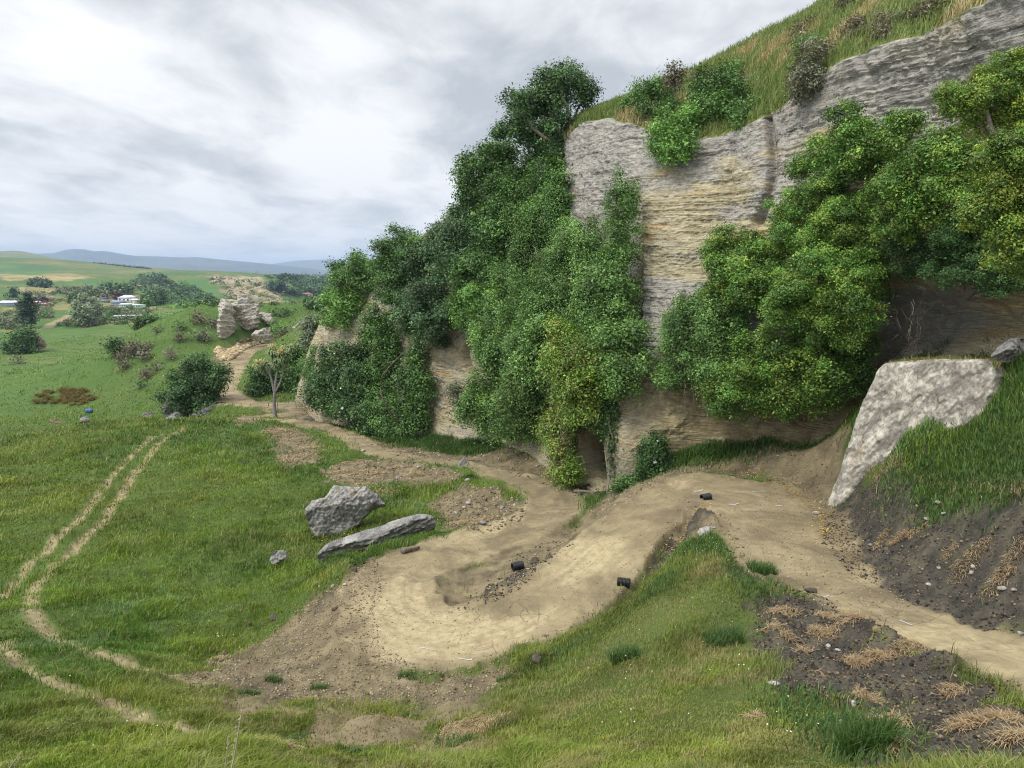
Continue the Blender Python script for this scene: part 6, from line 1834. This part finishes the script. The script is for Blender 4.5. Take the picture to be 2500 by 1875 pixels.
stroke([(905,1577 - 180),(925,1401)], 'short white stroke on the palest part of the wide bend')
stroke([(1116,1608 - 180 - 2),(1149,1424)], 'longest white stroke near the outer edge of the wide bend') if False else stroke([(990,1423),(1025,1420)], 'longest white stroke near the outer edge of the wide bend')
stroke([(1772,1228),(1797,1225)], 'white stroke across the ridge between the ditch and the top bend') if False else stroke([(1772 - 0,1290 - 0),(1790,1287)], 'white stroke in the middle of the upper trail leg', 0.03)
stroke([(1942,1338),(1970,1350)], 'white stroke at the right on the upper trail leg')
stroke([(1573,1090),(1795 - 2200 // 11,1086)], 'white cross-stroke on the rise between ditch and top bend', 0.04)
stroke([(1775 - 100,1093),(1690,1090)], 'faint white stroke at the outside of the top bend', 0.03)
stroke([(1625,1062),(1650,1060)], 'first of two faint dashes at the back of the top bend', 0.03)
stroke([(1680 - 180,1062),(1518,1060)], 'second faint dash at the back of the top bend, nearer the elder bush', 0.03)

# ---------------------------------------------------------------- foreground stalks
def stalk(path, label, rad):
    pts_ = np.array(path, float)
    s = np.linspace(0, len(pts_) - 1, 16)
    p = np.stack([np.interp(s, range(len(pts_)), pts_[:, k]) for k in range(3)], 1)
    V, Fq = tube(p, np.linspace(rad, rad * 0.4, 16), 5)
    t = thing('seed_stalk', p[0], label, 'grass stalk')
    mesh('stem', V, Fq, M_DRYSTEM, t, smooth=True)
    g = np.random.default_rng(int(rad * 1e6))
    L = p[-1] - p[0]
    C = p[0] + L * g.uniform(0.55, 1.0, (90, 1)) + g.normal(size=(90, 3)) * np.linalg.norm(L) * 0.006
    V, Fq = leaf_quads(C, unit(90, g), np.linalg.norm(L) * 0.018, g, 0.3)
    mesh('seed_head', V, Fq, M_DRYSTEM, t)['kind'] = 'stuff'


def up_from(px, py, qx, qy, y, bend=0.0):
    a, c = at_y(px, py, y), at_y(qx, qy, y - 0.1)
    return [a, (a + c) / 2 + np.array([bend, 0, 0.0]), c]


stalk(up_from(470, 1760, 524, 1528, 5.6, 0.03), 'tall pale dry seed stalk leaning right in the foreground grass', 0.011)
stalk(up_from(484, 1730, 494, 1585, 5.7, -0.01), 'shorter dry stalk crossing the tall leaning one', 0.008)
stalk(up_from(5, 1720, 44, 1625, 5.2, -0.05), 'drooping pale grass head in the lower left corner', 0.008)
stalk(up_from(1255, 1760, 1284, 1612, 6.0, 0.02) if False else up_from(1466, 1735, 1468, 1690, 6.6), 'thin dead stalk upright at the bottom of the mound', 0.006)

# turf hanging over the top of the leaning slab
g = np.random.default_rng(987)
q_ = g.random(2600)
px_ = 1912 + (2158 - 1912) * q_; py_ = 792 - 10 * np.sin(q_ * 3.1) + g.normal(size=2600) * 3
Pt = np.array([at_y(a, c, _gb[1] + 0.62 + SLAB_DX * (a - 1870) + SLAB_DY * (c - 1012) + g.uniform(-0.75, 0.75)) for a, c in zip(px_, py_)])
kc = np.where((g.random(2600) < 0.55)[:, None], np.array([0.36, 0.26, 0.13]), np.array([0.10, 0.17, 0.03])) * g.uniform(0.7, 1.3, (2600, 1))
V, Fs, K = blades(Pt[:, 0], Pt[:, 1], Pt[:, 2] - 0.05, 0.24 * g.uniform(0.4, 1.3, 2600), np.full(2600, 0.009), np.clip(kc, 0, 1), g, 0.6)
tag(mesh('grass', V, Fs, M_BLADE, col=K), 'mixed green and straw turf along the top of the leaning slab', 'grass', kind='stuff')
# foreground sedge clump near the lower right
gB = np.random.default_rng(990)
def sedge(px, py, r, hgt, label, seed, pal='sedge', n_=900):
    g = np.random.default_rng(seed)
    c = ground_hit(px, py); R = r * (c[1] / ray(px, py)[1]) / F
    X, Y = c[0] + np.clip(g.normal(size=n_), -1.3, 1.3) * R * 0.7, c[1] + np.clip(g.normal(size=n_), -1.3, 1.3) * R * 0.5
    kc = np.array(PAL[pal])[g.integers(0, len(PAL[pal]), n_)] * g.uniform(0.7, 1.3, (n_, 1))
    V, Fs, K = blades(X, Y, interp_ground(X, Y), hgt * g.uniform(0.5, 1.2, n_), np.full(n_, 0.006), np.clip(kc, 0, 1), g, 0.55)
    tag(mesh('grass_tuft', V, Fs, M_BLADE, loc=tuple(c), col=K), label, 'grass tuft')


sedge(1865, 1625, 46, 0.42, 'big dark green grass tuft at the edge of the dug soil, lower right', 1)
sedge(1345, 1425, 26, 0.34, 'grass tuft on the bare gap across the green mound', 2, 'vine')
sedge(1645, 1240, 26, 0.30, 'grass tuft on the trail side of the green mound', 3, 'vine')
sedge(1560, 1390, 40, 0.30, 'long-bladed tuft in the middle of the green mound', 4, 'vine')
for k_, (px, py, r) in enumerate([(880,1400 + 65,20), (590,1470,16), (540,1500,22), (690,1490,18), (1090,1470,16), (620,1600,36), (980,1600,40), (760,1620,36), (880,1540,22)]):
    sedge(px, py, r, 0.16, ['green tuft rooted just under the outer edge of the wide bend', 'green tuft on the lower embankment, upper of the left group', 'green tuft at the lower left corner of the embankment', 'green tuft below the middle of the embankment',
          'green tuft at the right end of the embankment foot', 'green tuft right above the straw ring in the foreground', 'leafy green tuft in the bottom centre foreground', 'green tuft between straw ring and bottom centre', 'sparse green tuft on the bare foreground dirt'][k_], 10 + k_, 'vine', 230)

# ---------------------------------------------------------------- gate, logs, barrel
def gate():
    y = 80.0
    A_ = ground_hit(600, 888); B_ = ground_hit(664, 889)
    z0 = min(A_[2], B_[2]); 
    a = np.array([A_[0], A_[1], A_[2] + 0.1]); c = np.array([B_[0], A_[1] + 0.6, A_[2] + 0.1])
    t = thing('farm_gate', a, 'thin wire farm gate standing across the path junction', 'gate')
    mt = plain('gate_steel', (0.20, 0.19, 0.18), 0.5, 0.2, 5, metal=0.6)
    up = np.array([0, 0, 0.95])
    for q in (a, c, (a + c) / 2):
        V, Fq = tube([q - [0, 0, 0.15], q + up], 0.035, 6); mesh('post', V, Fq, mt, t)
    for h in (0.1, 0.38, 0.66, 0.93):
        V, Fq = tube([a + [0, 0, h], c + [0, 0, h]], 0.018, 5); mesh('rail', V, Fq, mt, t)
    for p, q in ((a, (a + c) / 2 + up), ((a + c) / 2 + up, c)):
        V, Fq = tube([p, q], 0.016, 5); mesh('brace', V, Fq, mt, t)
    s = (a * 0.35 + c * 0.65) + [0, -0.03, 0.45]
    V, Fq = box(s, (0.35, 0.03, 0.18)); mesh('sign_plate', V, Fq, plain('gate_plate', (0.03, 0.03, 0.03), 0.6), t)


gate()


def log(p, q, r, label, mat):
    a, c = np.array(ground_hit(*p)), np.array(ground_hit(*q))
    s = np.linspace(0, 1, 9)[:, None]
    path = a * (1 - s) + c * s + np.array([0, 0, r * 0.8]) + 0.10 * np.linalg.norm(c - a) * np.sin(s * 3.1) * np.array([0, 0, 0.3])
    V, Fq = tube(path, np.linspace(r, r * 0.6, 9), 8)
    n_ = len(V)
    V = np.concatenate([V, path[:1], path[-1:]])
    caps = np.array([(n_, (j + 1) % 8, j) for j in range(8)] + [(n_ + 1, n_ - 8 + j, n_ - 8 + (j + 1) % 8) for j in range(8)])
    o = mesh('fallen_log', V, [Fq, caps], mat, loc=tuple(a), smooth=True)
    tag(o, label, 'log')


M_WEATHERED = plain('weathered_wood', (0.42, 0.39, 0.35), 0.9, 0.25, 5)
log((664, 869), (681, 874), 0.16, 'bleached log lying by the gate under the cliff end', M_WEATHERED)
log((673, 886), (679, 878), 0.14, 'short bleached log right of the gate', M_WEATHERED)
log((868, 1196), (905, 1187), 0.10, 'brown curved branch at the foot of the long slab', M_BARK)
log((1240, 1064), (1285, 1068), 0.09, 'rotten branch lying across the cave mouth', M_BARK)
log((720, 1322), (745, 1308), 0.07, 'short dark stick on the embankment', plain('dark_stick', (0.09, 0.06, 0.04), 0.9))
log((1148, 1212), (1158, 1203), 0.02, 'pale twig at the edge of the second leg', M_WEATHERED) if False else None


def barrel():
    c = ground_hit(193, 892)
    ax = np.array([1, 0.25, 0.0]); ax /= np.linalg.norm(ax)
    R, L = 0.33, 0.95
    s = np.array([0, 0.02, 0.3, 0.33, 0.36, 0.64, 0.67, 0.70, 0.98, 1.0]); r = np.array([0.0, 1, 1, 1.05, 1, 1, 1.05, 1, 1, 0.0]) * R
    t = thing('barrel', c, 'blue plastic barrel lying on its side in the lower pasture', 'barrel')
    V, Fq = tube([c + ax * L * (q - 0.5) + [0, 0, R] for q in s], np.maximum(r, 0.01), 18)
    mesh('drum', V, Fq, plain('blue_plastic', (0.05, 0.13, 0.28), 0.45, 0.15, 4), t, smooth=True)
    V, Fq = tube([c - ax * L * 0.515 + [0, -0.02, R * 1.5], c - ax * L * 0.50 + [0, -0.02, R * 1.5]], 0.06, 10)
    mesh('bung', V, Fq, plain('white_bung', (0.6, 0.62, 0.65), 0.5), t)


barrel()

# ---------------------------------------------------------------- the far valley: farms, trees, scrub
def far_tree(name, label, cx, y0, y1, w, pal, group=None, shape='round', dens=0.9, cat='tree', y=None, cl=1.9):
    """tree filling sketch rows y0 (top) to y1 (foot)"""
    SEED[0] += 1
    g = np.random.default_rng(SEED[0])
    R = ground_hit(cx, y1) if y is None else at_y(cx, y1, y)
    D = R[1]; k = D / F
    h = y1 - y0
    B = []
    if shape == 'poplar':
        for q, ww in ((0.13, 0.6), (0.3, 0.9), (0.48, 1.0), (0.65, 0.95), (0.82, 0.7), (0.93, 0.4)):
            B.append((cx + g.normal() * w * 0.06, y1 - h * q, w * 0.5 * ww, h * 0.15))
    elif shape == 'cone':
        for q, ww in ((0.2, 1.0), (0.42, 0.85), (0.62, 0.62), (0.80, 0.36)):
            B.append((cx + g.normal() * w * 0.03, y1 - h * q, w * 0.5 * ww, h * 0.17))
    else:
        for q, dx, ww in ((0.35, -0.22, 0.55), (0.38, 0.22, 0.55), (0.6, 0.0, 0.7), (0.68, -0.15, 0.5), (0.7, 0.18, 0.45), (0.45, 0.0, 0.7)):
            B.append((cx + dx * w, y1 - h * q, w * 0.5 * ww * 1.25, h * 0.27))
    t = thing(name, R, label, cat, group)
    BB = []
    for px, py, rx, rz in B:
        c = at_y(px, py, D + g.normal() * rx * k * 0.3)
        BB.append((c, np.array([rx * k, rx * k, rz * k])))
    lf = max(0.25, cl * D / 700.0)
    V, Fq, K = foliage(BB, lf, pal, SEED[0], dens, clump=8, inner=0.3, spread=1.0)
    mesh('crown', V, Fq, M_LEAF, t, col=K)
    V, Fq = tube([R - [0, 0, 0.3], R + [0, 0, h * k * 0.35], R + [0, 0, h * k * 0.8]], [h * k * 0.04, h * k * 0.03, h * k * 0.01], 6)
    mesh('trunk', V, Fq, M_BARK, t)
    return t


FG = 'trees around the far farms'
for a in [
    ('poplar_tree', 'tall dark poplar column at the near edge of the farm flats', 58, 637, 706, 30, 'pine', None, 'poplar'),
    ('conifer_tree', 'dark egg-shaped conifer beside the far road at the left edge', 28.5, 622, 643, 19, 'pine', FG, 'cone'),
    ('pine_tree', 'left one of three windblown pines on the terrace edge', 71, 603, 619, 14, 'pine', FG, 'round'),
    ('pine_tree', 'pointed middle one of three pines on the terrace edge', 84, 599, 620, 13, 'pine', FG, 'cone'),
    ('pine_tree', 'right one of three pines on the terrace edge, with a clear trunk', 100.5, 604, 622, 14, 'pine', FG, 'round'),
    ('conifer_tree', 'small lone conifer on the terrace right of the three pines', 190, 618, 631, 10, 'pine', FG, 'cone'),
    ('broadleaf_tree', 'dark tree between poplar and farmhouse, left of the pale willow', 163, 630, 656, 24, 'bluish', FG, 'round'),
    ('broadleaf_tree', 'dark tree rising behind the dark-roofed sheds', 206, 627, 645, 24, 'bluish', FG, 'round'),
    ('broadleaf_tree', 'tall dark tree on the terrace above the farmhouse', 229, 614, 639, 25, 'bluish', FG, 'round'),
    ('broadleaf_tree', 'dark pair-crowned tree on the slope behind the farmhouse', 269, 614, 634, 30, 'bluish', FG, 'round'),
    ('purple_tree', 'purple-leaved tree tight behind the farmhouse', 256, 633, 645, 17, 'purple', FG, 'round'),
    ('purple_tree', 'purple-leaved bush behind the red shed', 90, 644, 656, 20, 'purple', FG, 'round'),
    ('grey_tree', 'grey leafless-looking tree beside the dark-roofed sheds', 220, 631, 645, 22, 'greyg', FG, 'round'),
    ('broadleaf_tree', 'big dark tree clump right of the farmhouse, left half', 322, 630, 662, 28, 'bluish', FG, 'round'),
    ('broadleaf_tree', 'big dark tree clump right of the farmhouse, right half', 344, 624, 660, 28, 'bluish', FG, 'round'),
    ('broadleaf_tree', 'lower dark tree in front of the big clump right of the farmhouse', 318, 646, 664, 18, 'mid', FG, 'round'),
    ('willow_tree', 'large pale grey-green willow standing in front of the farm', 188, 640, 704, 52, 'silver', None, 'round', 0.8),
]: far_tree(*a)
WG = 'bright willows along the stream'
for k_, (cx, y0, y1, w) in enumerate([(352, 664, 686, 26), (375, 660, 684, 30), (402, 656, 684, 34), (430, 652, 680, 30), (345, 680, 700, 24), (378, 676, 700, 30), (408, 674, 698, 26), (440, 660, 680, 26), (455, 650, 672, 22)]):
    far_tree('willow_tree', ['bright willow leftmost in the back row by the stream', 'bright willow second in the back row by the stream', 'bright willow in the middle of the back row by the stream', 'bright willow fourth in the back row by the stream', 'bright willow leftmost in the front row by the stream',
        'bright willow in the middle of the front row by the stream', 'bright willow right in the front row by the stream', 'bright willow behind the crest of the ridge', 'bright willow furthest right, behind the narrow rock stack'][k_], cx, y0, y1, w, 'lime', WG, 'round', 0.8, y=330 + (k_ < 4) * 40)
EG = 'dark tree blocks in the far valley'
for k_, (cx, y0, y1, w, lab) in enumerate([(588,607,626,22,'dark pine block on the far spur, left part'), (603,609,632,22,'dark pine block on the far spur, right part'), (630,623,638,18,'dark tree left of the red-roofed house'), (643,624,637,14,'dark tree close behind the red-roofed house'),
    (664,621,634,18,'dark tree behind the red-roofed house on the right'), (682,623,638,18,'bluish tree right of the red-roofed house'), (697,622,640,16,'bluish tree furthest right in the far valley'),
    (672,645,665,22,'dark spreading tree below the red-roofed house'), (690,644,668,26,'dark spreading tree near the cliff end, below the red-roofed house'), (617,596,604,22,'far dark plantation block on the plain'), (635,597,606,6,'slim far tree, left of a pair on the plain'), (646,596,605,7,'slim far tree, right of a pair on the plain')]):
    far_tree('broadleaf_tree', lab, cx, y0, y1, w, 'pine' if k_ < 2 or k_ > 8 else 'bluish', EG, 'cone' if k_ in (0, 10, 11) else 'round', 0.9)


def scrub(name, label, polys, n_, size, pal, seed, frac=1.0, cat='scrub'):
    """far scrub reading as one mass"""
    g = np.random.default_rng(seed)
    Vs, Ks, o = [], [], 0
    for q in polys:
        q = np.array(q, float); lo, hi = q.min(0), q.max(0)
        p = g.uniform(lo, hi, (int(n_ / len(polys) * 2.5), 2))
        p = p[poly_sd(p[:, 0], p[:, 1], q) > 0][:int(n_ / len(polys))]
        for px, py in p:
            c = ground_hit(px, py); k = c[1] / F
            r = size * k * g.uniform(0.5, 1.4)
            V, Fq, K = foliage([(c + [0, 0, r * 0.45], np.array([r * g.uniform(0.9, 1.5), r, r * 0.8]))], 1.7 * c[1] / 700, pal[g.integers(len(pal))], int(g.integers(1e6)), 0.55, clump=6, inner=0.2, spread=0.8, limit=160)
            Vs.append(V); Ks.append(K)
    V = np.concatenate(Vs); K = np.concatenate(Ks)
    tag(mesh(name, V, np.arange(len(V)).reshape(-1, 4), M_LEAF, col=K), label, cat, kind='stuff')


scrub('shrubbery', 'dark scrub covering the gully behind the farm', [[(275,612),(330,603),(380,612),(440,632),(460,655),(400,655),(350,650),(310,630)], [(300,606),(330,600),(360,606),(330,612)], [(340,640),(420,640),(470,650),(470,662),(380,662)]], 420, 5.5, ['bluish', 'mid', 'pine'], 1201)
scrub('shrubbery', 'scattered scrub on the tan scarp', [[(450,600),(560,605),(610,632),(640,655),(560,662),(490,645),(460,620)]], 120, 2.8, ['bluish', 'greyg', 'mid'], 1202)
scrub('shrubbery', 'scrub and gorse on the bank below the farmhouse', [[(210,668),(300,664),(335,672),(325,683),(240,684)], [(225,690),(300,688),(330,695),(250,704),(205,703)], [(165,690),(215,690),(210,706),(120,704)], [(0,680),(45,676),(50,705),(0,708)], [(76,668),(108,668),(108,690),(80,690)], [(0,694),(30,690),(45,708),(0,712)]], 420, 4.6, ['bluish', 'greyg', 'brown', 'mid'], 1203)
scrub('shrubbery', 'bluish woods on the far plain', [[(560,598),(640,597),(720,600),(720,604),(620,604)], [(600,606),(720,606),(720,615),(625,614)], [(630,616),(720,617),(720,622),(640,621)]], 420, 2.6, ['pine', 'bluish'], 1204)
scrub('shrubbery', 'scrub belts along the far terraces', [[(40,634),(150,632),(150,638),(60,640)], [(120,622),(200,626),(190,632),(120,628)], [(0,655),(10,650),(120,648),(200,656),(190,662),(110,660)]], 120, 3.0, ['bluish', 'brown'], 1205)
# pine plantation on the spur of the pasture hill
g = np.random.default_rng(1300)
Vs, Ks = [], []
for k_ in range(74):
    f = k_ / 73
    px = 203 + 122 * f; base = 574.5 + 9.0 * f + g.normal() * 0.7
    c = at_y(px, base, 1720); kk = 1720 / F
    top = (5.8 - 2.8 * f) * g.uniform(0.8, 1.2)
    V, Fq, K = foliage([(c + [0, 0, top * kk * q], np.array([1.9 * kk * w, 1.9 * kk * w, top * kk * 0.25])) for q, w in ((0.1, 1), (0.45, 0.8), (0.8, 0.4))], 3.0, 'pine', k_ + 5000, 0.8, clump=5, spread=0.6, limit=90)
    Vs.append(V); Ks.append(K)
V = np.concatenate(Vs)
tag(mesh('pine_forest', V, np.arange(len(V)).reshape(-1, 4), M_LEAF, col=np.concatenate(Ks)), 'dark pine plantation on the skyline of the pasture hill', 'forest', kind='stuff')

# ---------------------------------------------------------------- farm buildings
M_WHITEP = plain('white_paint', (0.74, 0.75, 0.78), 0.6, 0.06, 1)
M_ROOFW = plain('pale_roof', (0.66, 0.70, 0.76), 0.45, 0.06, 1)
M_ROOFB = plain('slate_blue_roof', (0.20, 0.24, 0.33), 0.5, 0.1, 1)
M_ROOFD = plain('dark_roof', (0.07, 0.07, 0.085), 0.6, 0.15, 1)
M_RED = plain('red_cladding', (0.36, 0.05, 0.055), 0.6, 0.1, 1)
M_GLASS = plain('window_glass', (0.03, 0.035, 0.045), 0.15, 0.1, 1, 0.5)
M_TERR = plain('terracotta_roof', (0.36, 0.19, 0.14), 0.7, 0.12, 1)
M_CREAM = plain('cream_wall', (0.60, 0.50, 0.43), 0.8, 0.06, 1)
M_GREENW = plain('pale_green_wall', (0.50, 0.63, 0.56), 0.6, 0.08, 1)
M_GREYW = plain('grey_cladding', (0.30, 0.34, 0.42), 0.6, 0.08, 1)


def building(name, label, x0, x1, ytop, yeave, ybase, wall, roof, kind='gable', depth=None, y=None, windows=0, cat='building', over=0.04, open_front=False, door=True):
    """house or shed filling sketch columns x0..x1; roof apex row ytop, eaves row, base row"""
    c = ground_hit((x0 + x1) / 2, ybase) if y is None else at_y((x0 + x1) / 2, ybase, y)
    k = c[1] / F
    w = (x1 - x0) * k; he = (ybase - yeave) * k; hr = (yeave - ytop) * k; dp = depth or w * 0.5
    t = thing(name, c, label, cat)
    z0 = c[2] - 0.6
    front = c[1]
    cc = np.array([c[0], front + dp / 2, z0 + (he + 0.6) / 2])
    if open_front:
        for dx in (-w / 2 + 0.15, 0, w / 2 - 0.15):
            V, Fq = box((c[0] + dx, front + 0.2, cc[2]), (0.3, 0.3, he + 0.6)); mesh('post', V, Fq, wall, t)
        V, Fq = box((c[0], front + dp - 0.15, cc[2]), (w, 0.3, he + 0.6)); mesh('wall', V, Fq, wall, t)
    else:
        V, Fq = box(cc, (w, dp, he + 0.6)); mesh('wall', V, Fq, wall, t)
    o = over * w; ze = c[2] + he + 0.003; zt = ze + max(hr, 0.15)
    a, b_, f_, g_ = c[0] - w / 2 - o, c[0] + w / 2 + o, front - o, front + dp + o
    m = (f_ + g_) / 2
    if kind == 'hip':
        e = min((b_ - a) * 0.32, (g_ - f_) / 2)
        V = np.array([(a, f_, ze), (b_, f_, ze), (b_, g_, ze), (a, g_, ze), (a + e, m, zt), (b_ - e, m, zt)])
        Fq = [np.array([(0, 1, 5, 4), (2, 3, 4, 5), (0, 3, 2, 1)]), np.array([(1, 2, 5), (3, 0, 4)])]
    elif kind == 'gable':
        V = np.array([(a, f_, ze), (b_, f_, ze), (b_, g_, ze), (a, g_, ze), (a, m, zt), (b_, m, zt)])
        Fq = [np.array([(0, 1, 5, 4), (2, 3, 4, 5), (0, 3, 2, 1)]), np.array([(1, 2, 5), (3, 0, 4)])]
    else:
        V = np.array([(a, f_, ze), (b_, f_, ze), (b_, g_, zt), (a, g_, zt), (a, f_, ze + 0.25), (b_, f_, ze + 0.25), (b_, g_, zt + 0.25), (a, g_, zt + 0.25)])
        Fq = [np.array([(0, 3, 2, 1), (4, 5, 6, 7), (0, 1, 5, 4), (1, 2, 6, 5), (2, 3, 7, 6), (3, 0, 4, 7)])]
    mesh('roof', V, Fq, roof, t)
    for i in range(windows):
        wx = c[0] - w / 2 + w * (i + 0.5) / windows
        V, Fq = box((wx, front - 0.03, c[2] + he * 0.55), (w / windows * 0.5, 0.08, he * 0.38)); mesh('window', V, Fq, M_GLASS, t)
    if door and not open_front:
        V, Fq = box((c[0] + w * 0.31, front - 0.035, c[2] + he * 0.36), (min(w * 0.08, 1.1), 0.08, he * 0.72)); mesh('door', V, Fq, M_GREYW, t)
    return t


building('farmhouse', 'white farmhouse with a pale hipped roof among the far trees', 255, 289, 638.5, 643.5, 653, M_WHITEP, M_ROOFW, 'hip', windows=4, cat='house')
building('carport', 'open dark carport joined to the right of the white farmhouse', 282, 302, 646.5, 648.5, 655, M_WHITEP, M_ROOFW, 'flat', open_front=True, cat='shed', y=432)
building('barn', 'slate-blue roofed barn in front of the white farmhouse', 240, 266, 649, 654.5, 658.5, M_GREYW, M_ROOFB, 'gable', cat='barn', y=412)
building('open_shed', 'low open shed with a white roof edge left of the barn', 203, 230, 647, 649.3, 655, M_GREYW, M_WHITEP, 'flat', open_front=True, cat='shed')
building('dark_shed', 'dark hip-roofed shed behind the open white-edged one', 214, 232, 642, 646, 650, M_GREYW, M_ROOFD, 'hip', cat='shed', y=470)
building('glasshouse', 'long pale green glasshouse in front of the farm, left one', 257, 281, 655.8, 657.8, 663, M_GREENW, M_WHITEP, 'gable', cat='glasshouse', windows=5, y=385, depth=6, door=False)
building('glasshouse', 'pale green glasshouse in front of the farm, right one', 283, 303, 657.5, 659.8, 664.5, M_GREENW, M_GREENW, 'gable', cat='glasshouse', windows=4, y=380, depth=6, door=False)
building('long_shed', 'long low shed with a pale roof behind the poplar at the left edge', -6, 48, 650.2, 654.8, 660.5, M_GREYW, M_ROOFW, 'gable', cat='shed', depth=12)
building('red_shed', 'small red shed with white trim just right of the poplar', 70, 79, 650.5, 653, 659.5, M_RED, M_WHITEP, 'gable', cat='shed', depth=6)
building('lean_to', 'low white lean-to between the red shed and the red tank', 80, 100, 655.5, 656.4, 658.8, M_GREYW, M_WHITEP, 'flat', cat='shed', depth=4, door=False)
building('red_shed', 'tiny red shed at the right end of the white lean-to', 100.5, 107, 653, 655, 659, M_RED, M_RED, 'gable', cat='shed', depth=4)
building('country_house', 'cream house with a terracotta roof far down the valley', 648, 673, 632.5, 635.5, 640, M_CREAM, M_TERR, 'hip', windows=4, cat='house')
building('hut', 'white hut left of the terracotta-roofed house', 638, 646, 633.6, 634.6, 637, M_WHITEP, M_WHITEP, 'gable', cat='hut')
building('hut', 'long white shed right of the terracotta-roofed house', 688, 701, 638.8, 639.8, 642.5, M_WHITEP, M_ROOFW, 'gable', cat='shed')
building('hut', 'white hut on the tan spur beyond the scarp', 614, 620, 615.5, 617, 619.5, M_WHITEP, M_WHITEP, 'gable', cat='hut')


def rail_fence():
    A_, B_ = ground_hit(247, 686), ground_hit(308, 685)
    t = thing('rail_fence', A_, 'long white rail fence in the hollow below the farm', 'fence')
    for i in range(15):
        p = A_ + (B_ - A_) * i / 14
        V, Fq = box(p + [0, 0, 0.45], (0.35, 0.2, 1.1)); mesh('post', V, Fq, M_WHITEP, t)
    V, Fq = tube([A_ + [0, 0, 0.9], B_ + [0, 0, 0.9]], 0.22, 5); mesh('rail', V, Fq, M_WHITEP, t)


rail_fence()


def pylon():
    c = at_y(553.5, 598, 1050); k = 1050 / F
    h = 12.0 * k
    t = thing('power_pylon', c, 'faint lattice power pylon on the far side of the scarp', 'pylon')
    m = plain('galvanised', (0.25, 0.27, 0.30), 0.6)
    for sx, sy in ((1, 1), (-1, 1), (1, -1), (-1, -1)):
        V, Fq = tube([c + [sx * 1.1, sy * 1.1, -1], c + [sx * 0.5, sy * 0.5, h * 0.6], c + [sx * 0.9, 0, h]], 0.10, 4); mesh('leg', V, Fq, m, t)
    for z, w in ((0.72, 2.6), (1.0, 2.2)):
        V, Fq = tube([c + [-w, 0, h * z], c + [w, 0, h * z]], 0.11, 4); mesh('crossarm', V, Fq, m, t)
    for q in range(4):
        z0, z1 = h * q / 5, h * (q + 1) / 5
        for s in (-1, 1):
            V, Fq = tube([c + [-s * 0.9, -0.5, z0], c + [s * 0.8, -0.5, z1]], 0.06, 4); mesh('brace', V, Fq, m, t)


pylon()
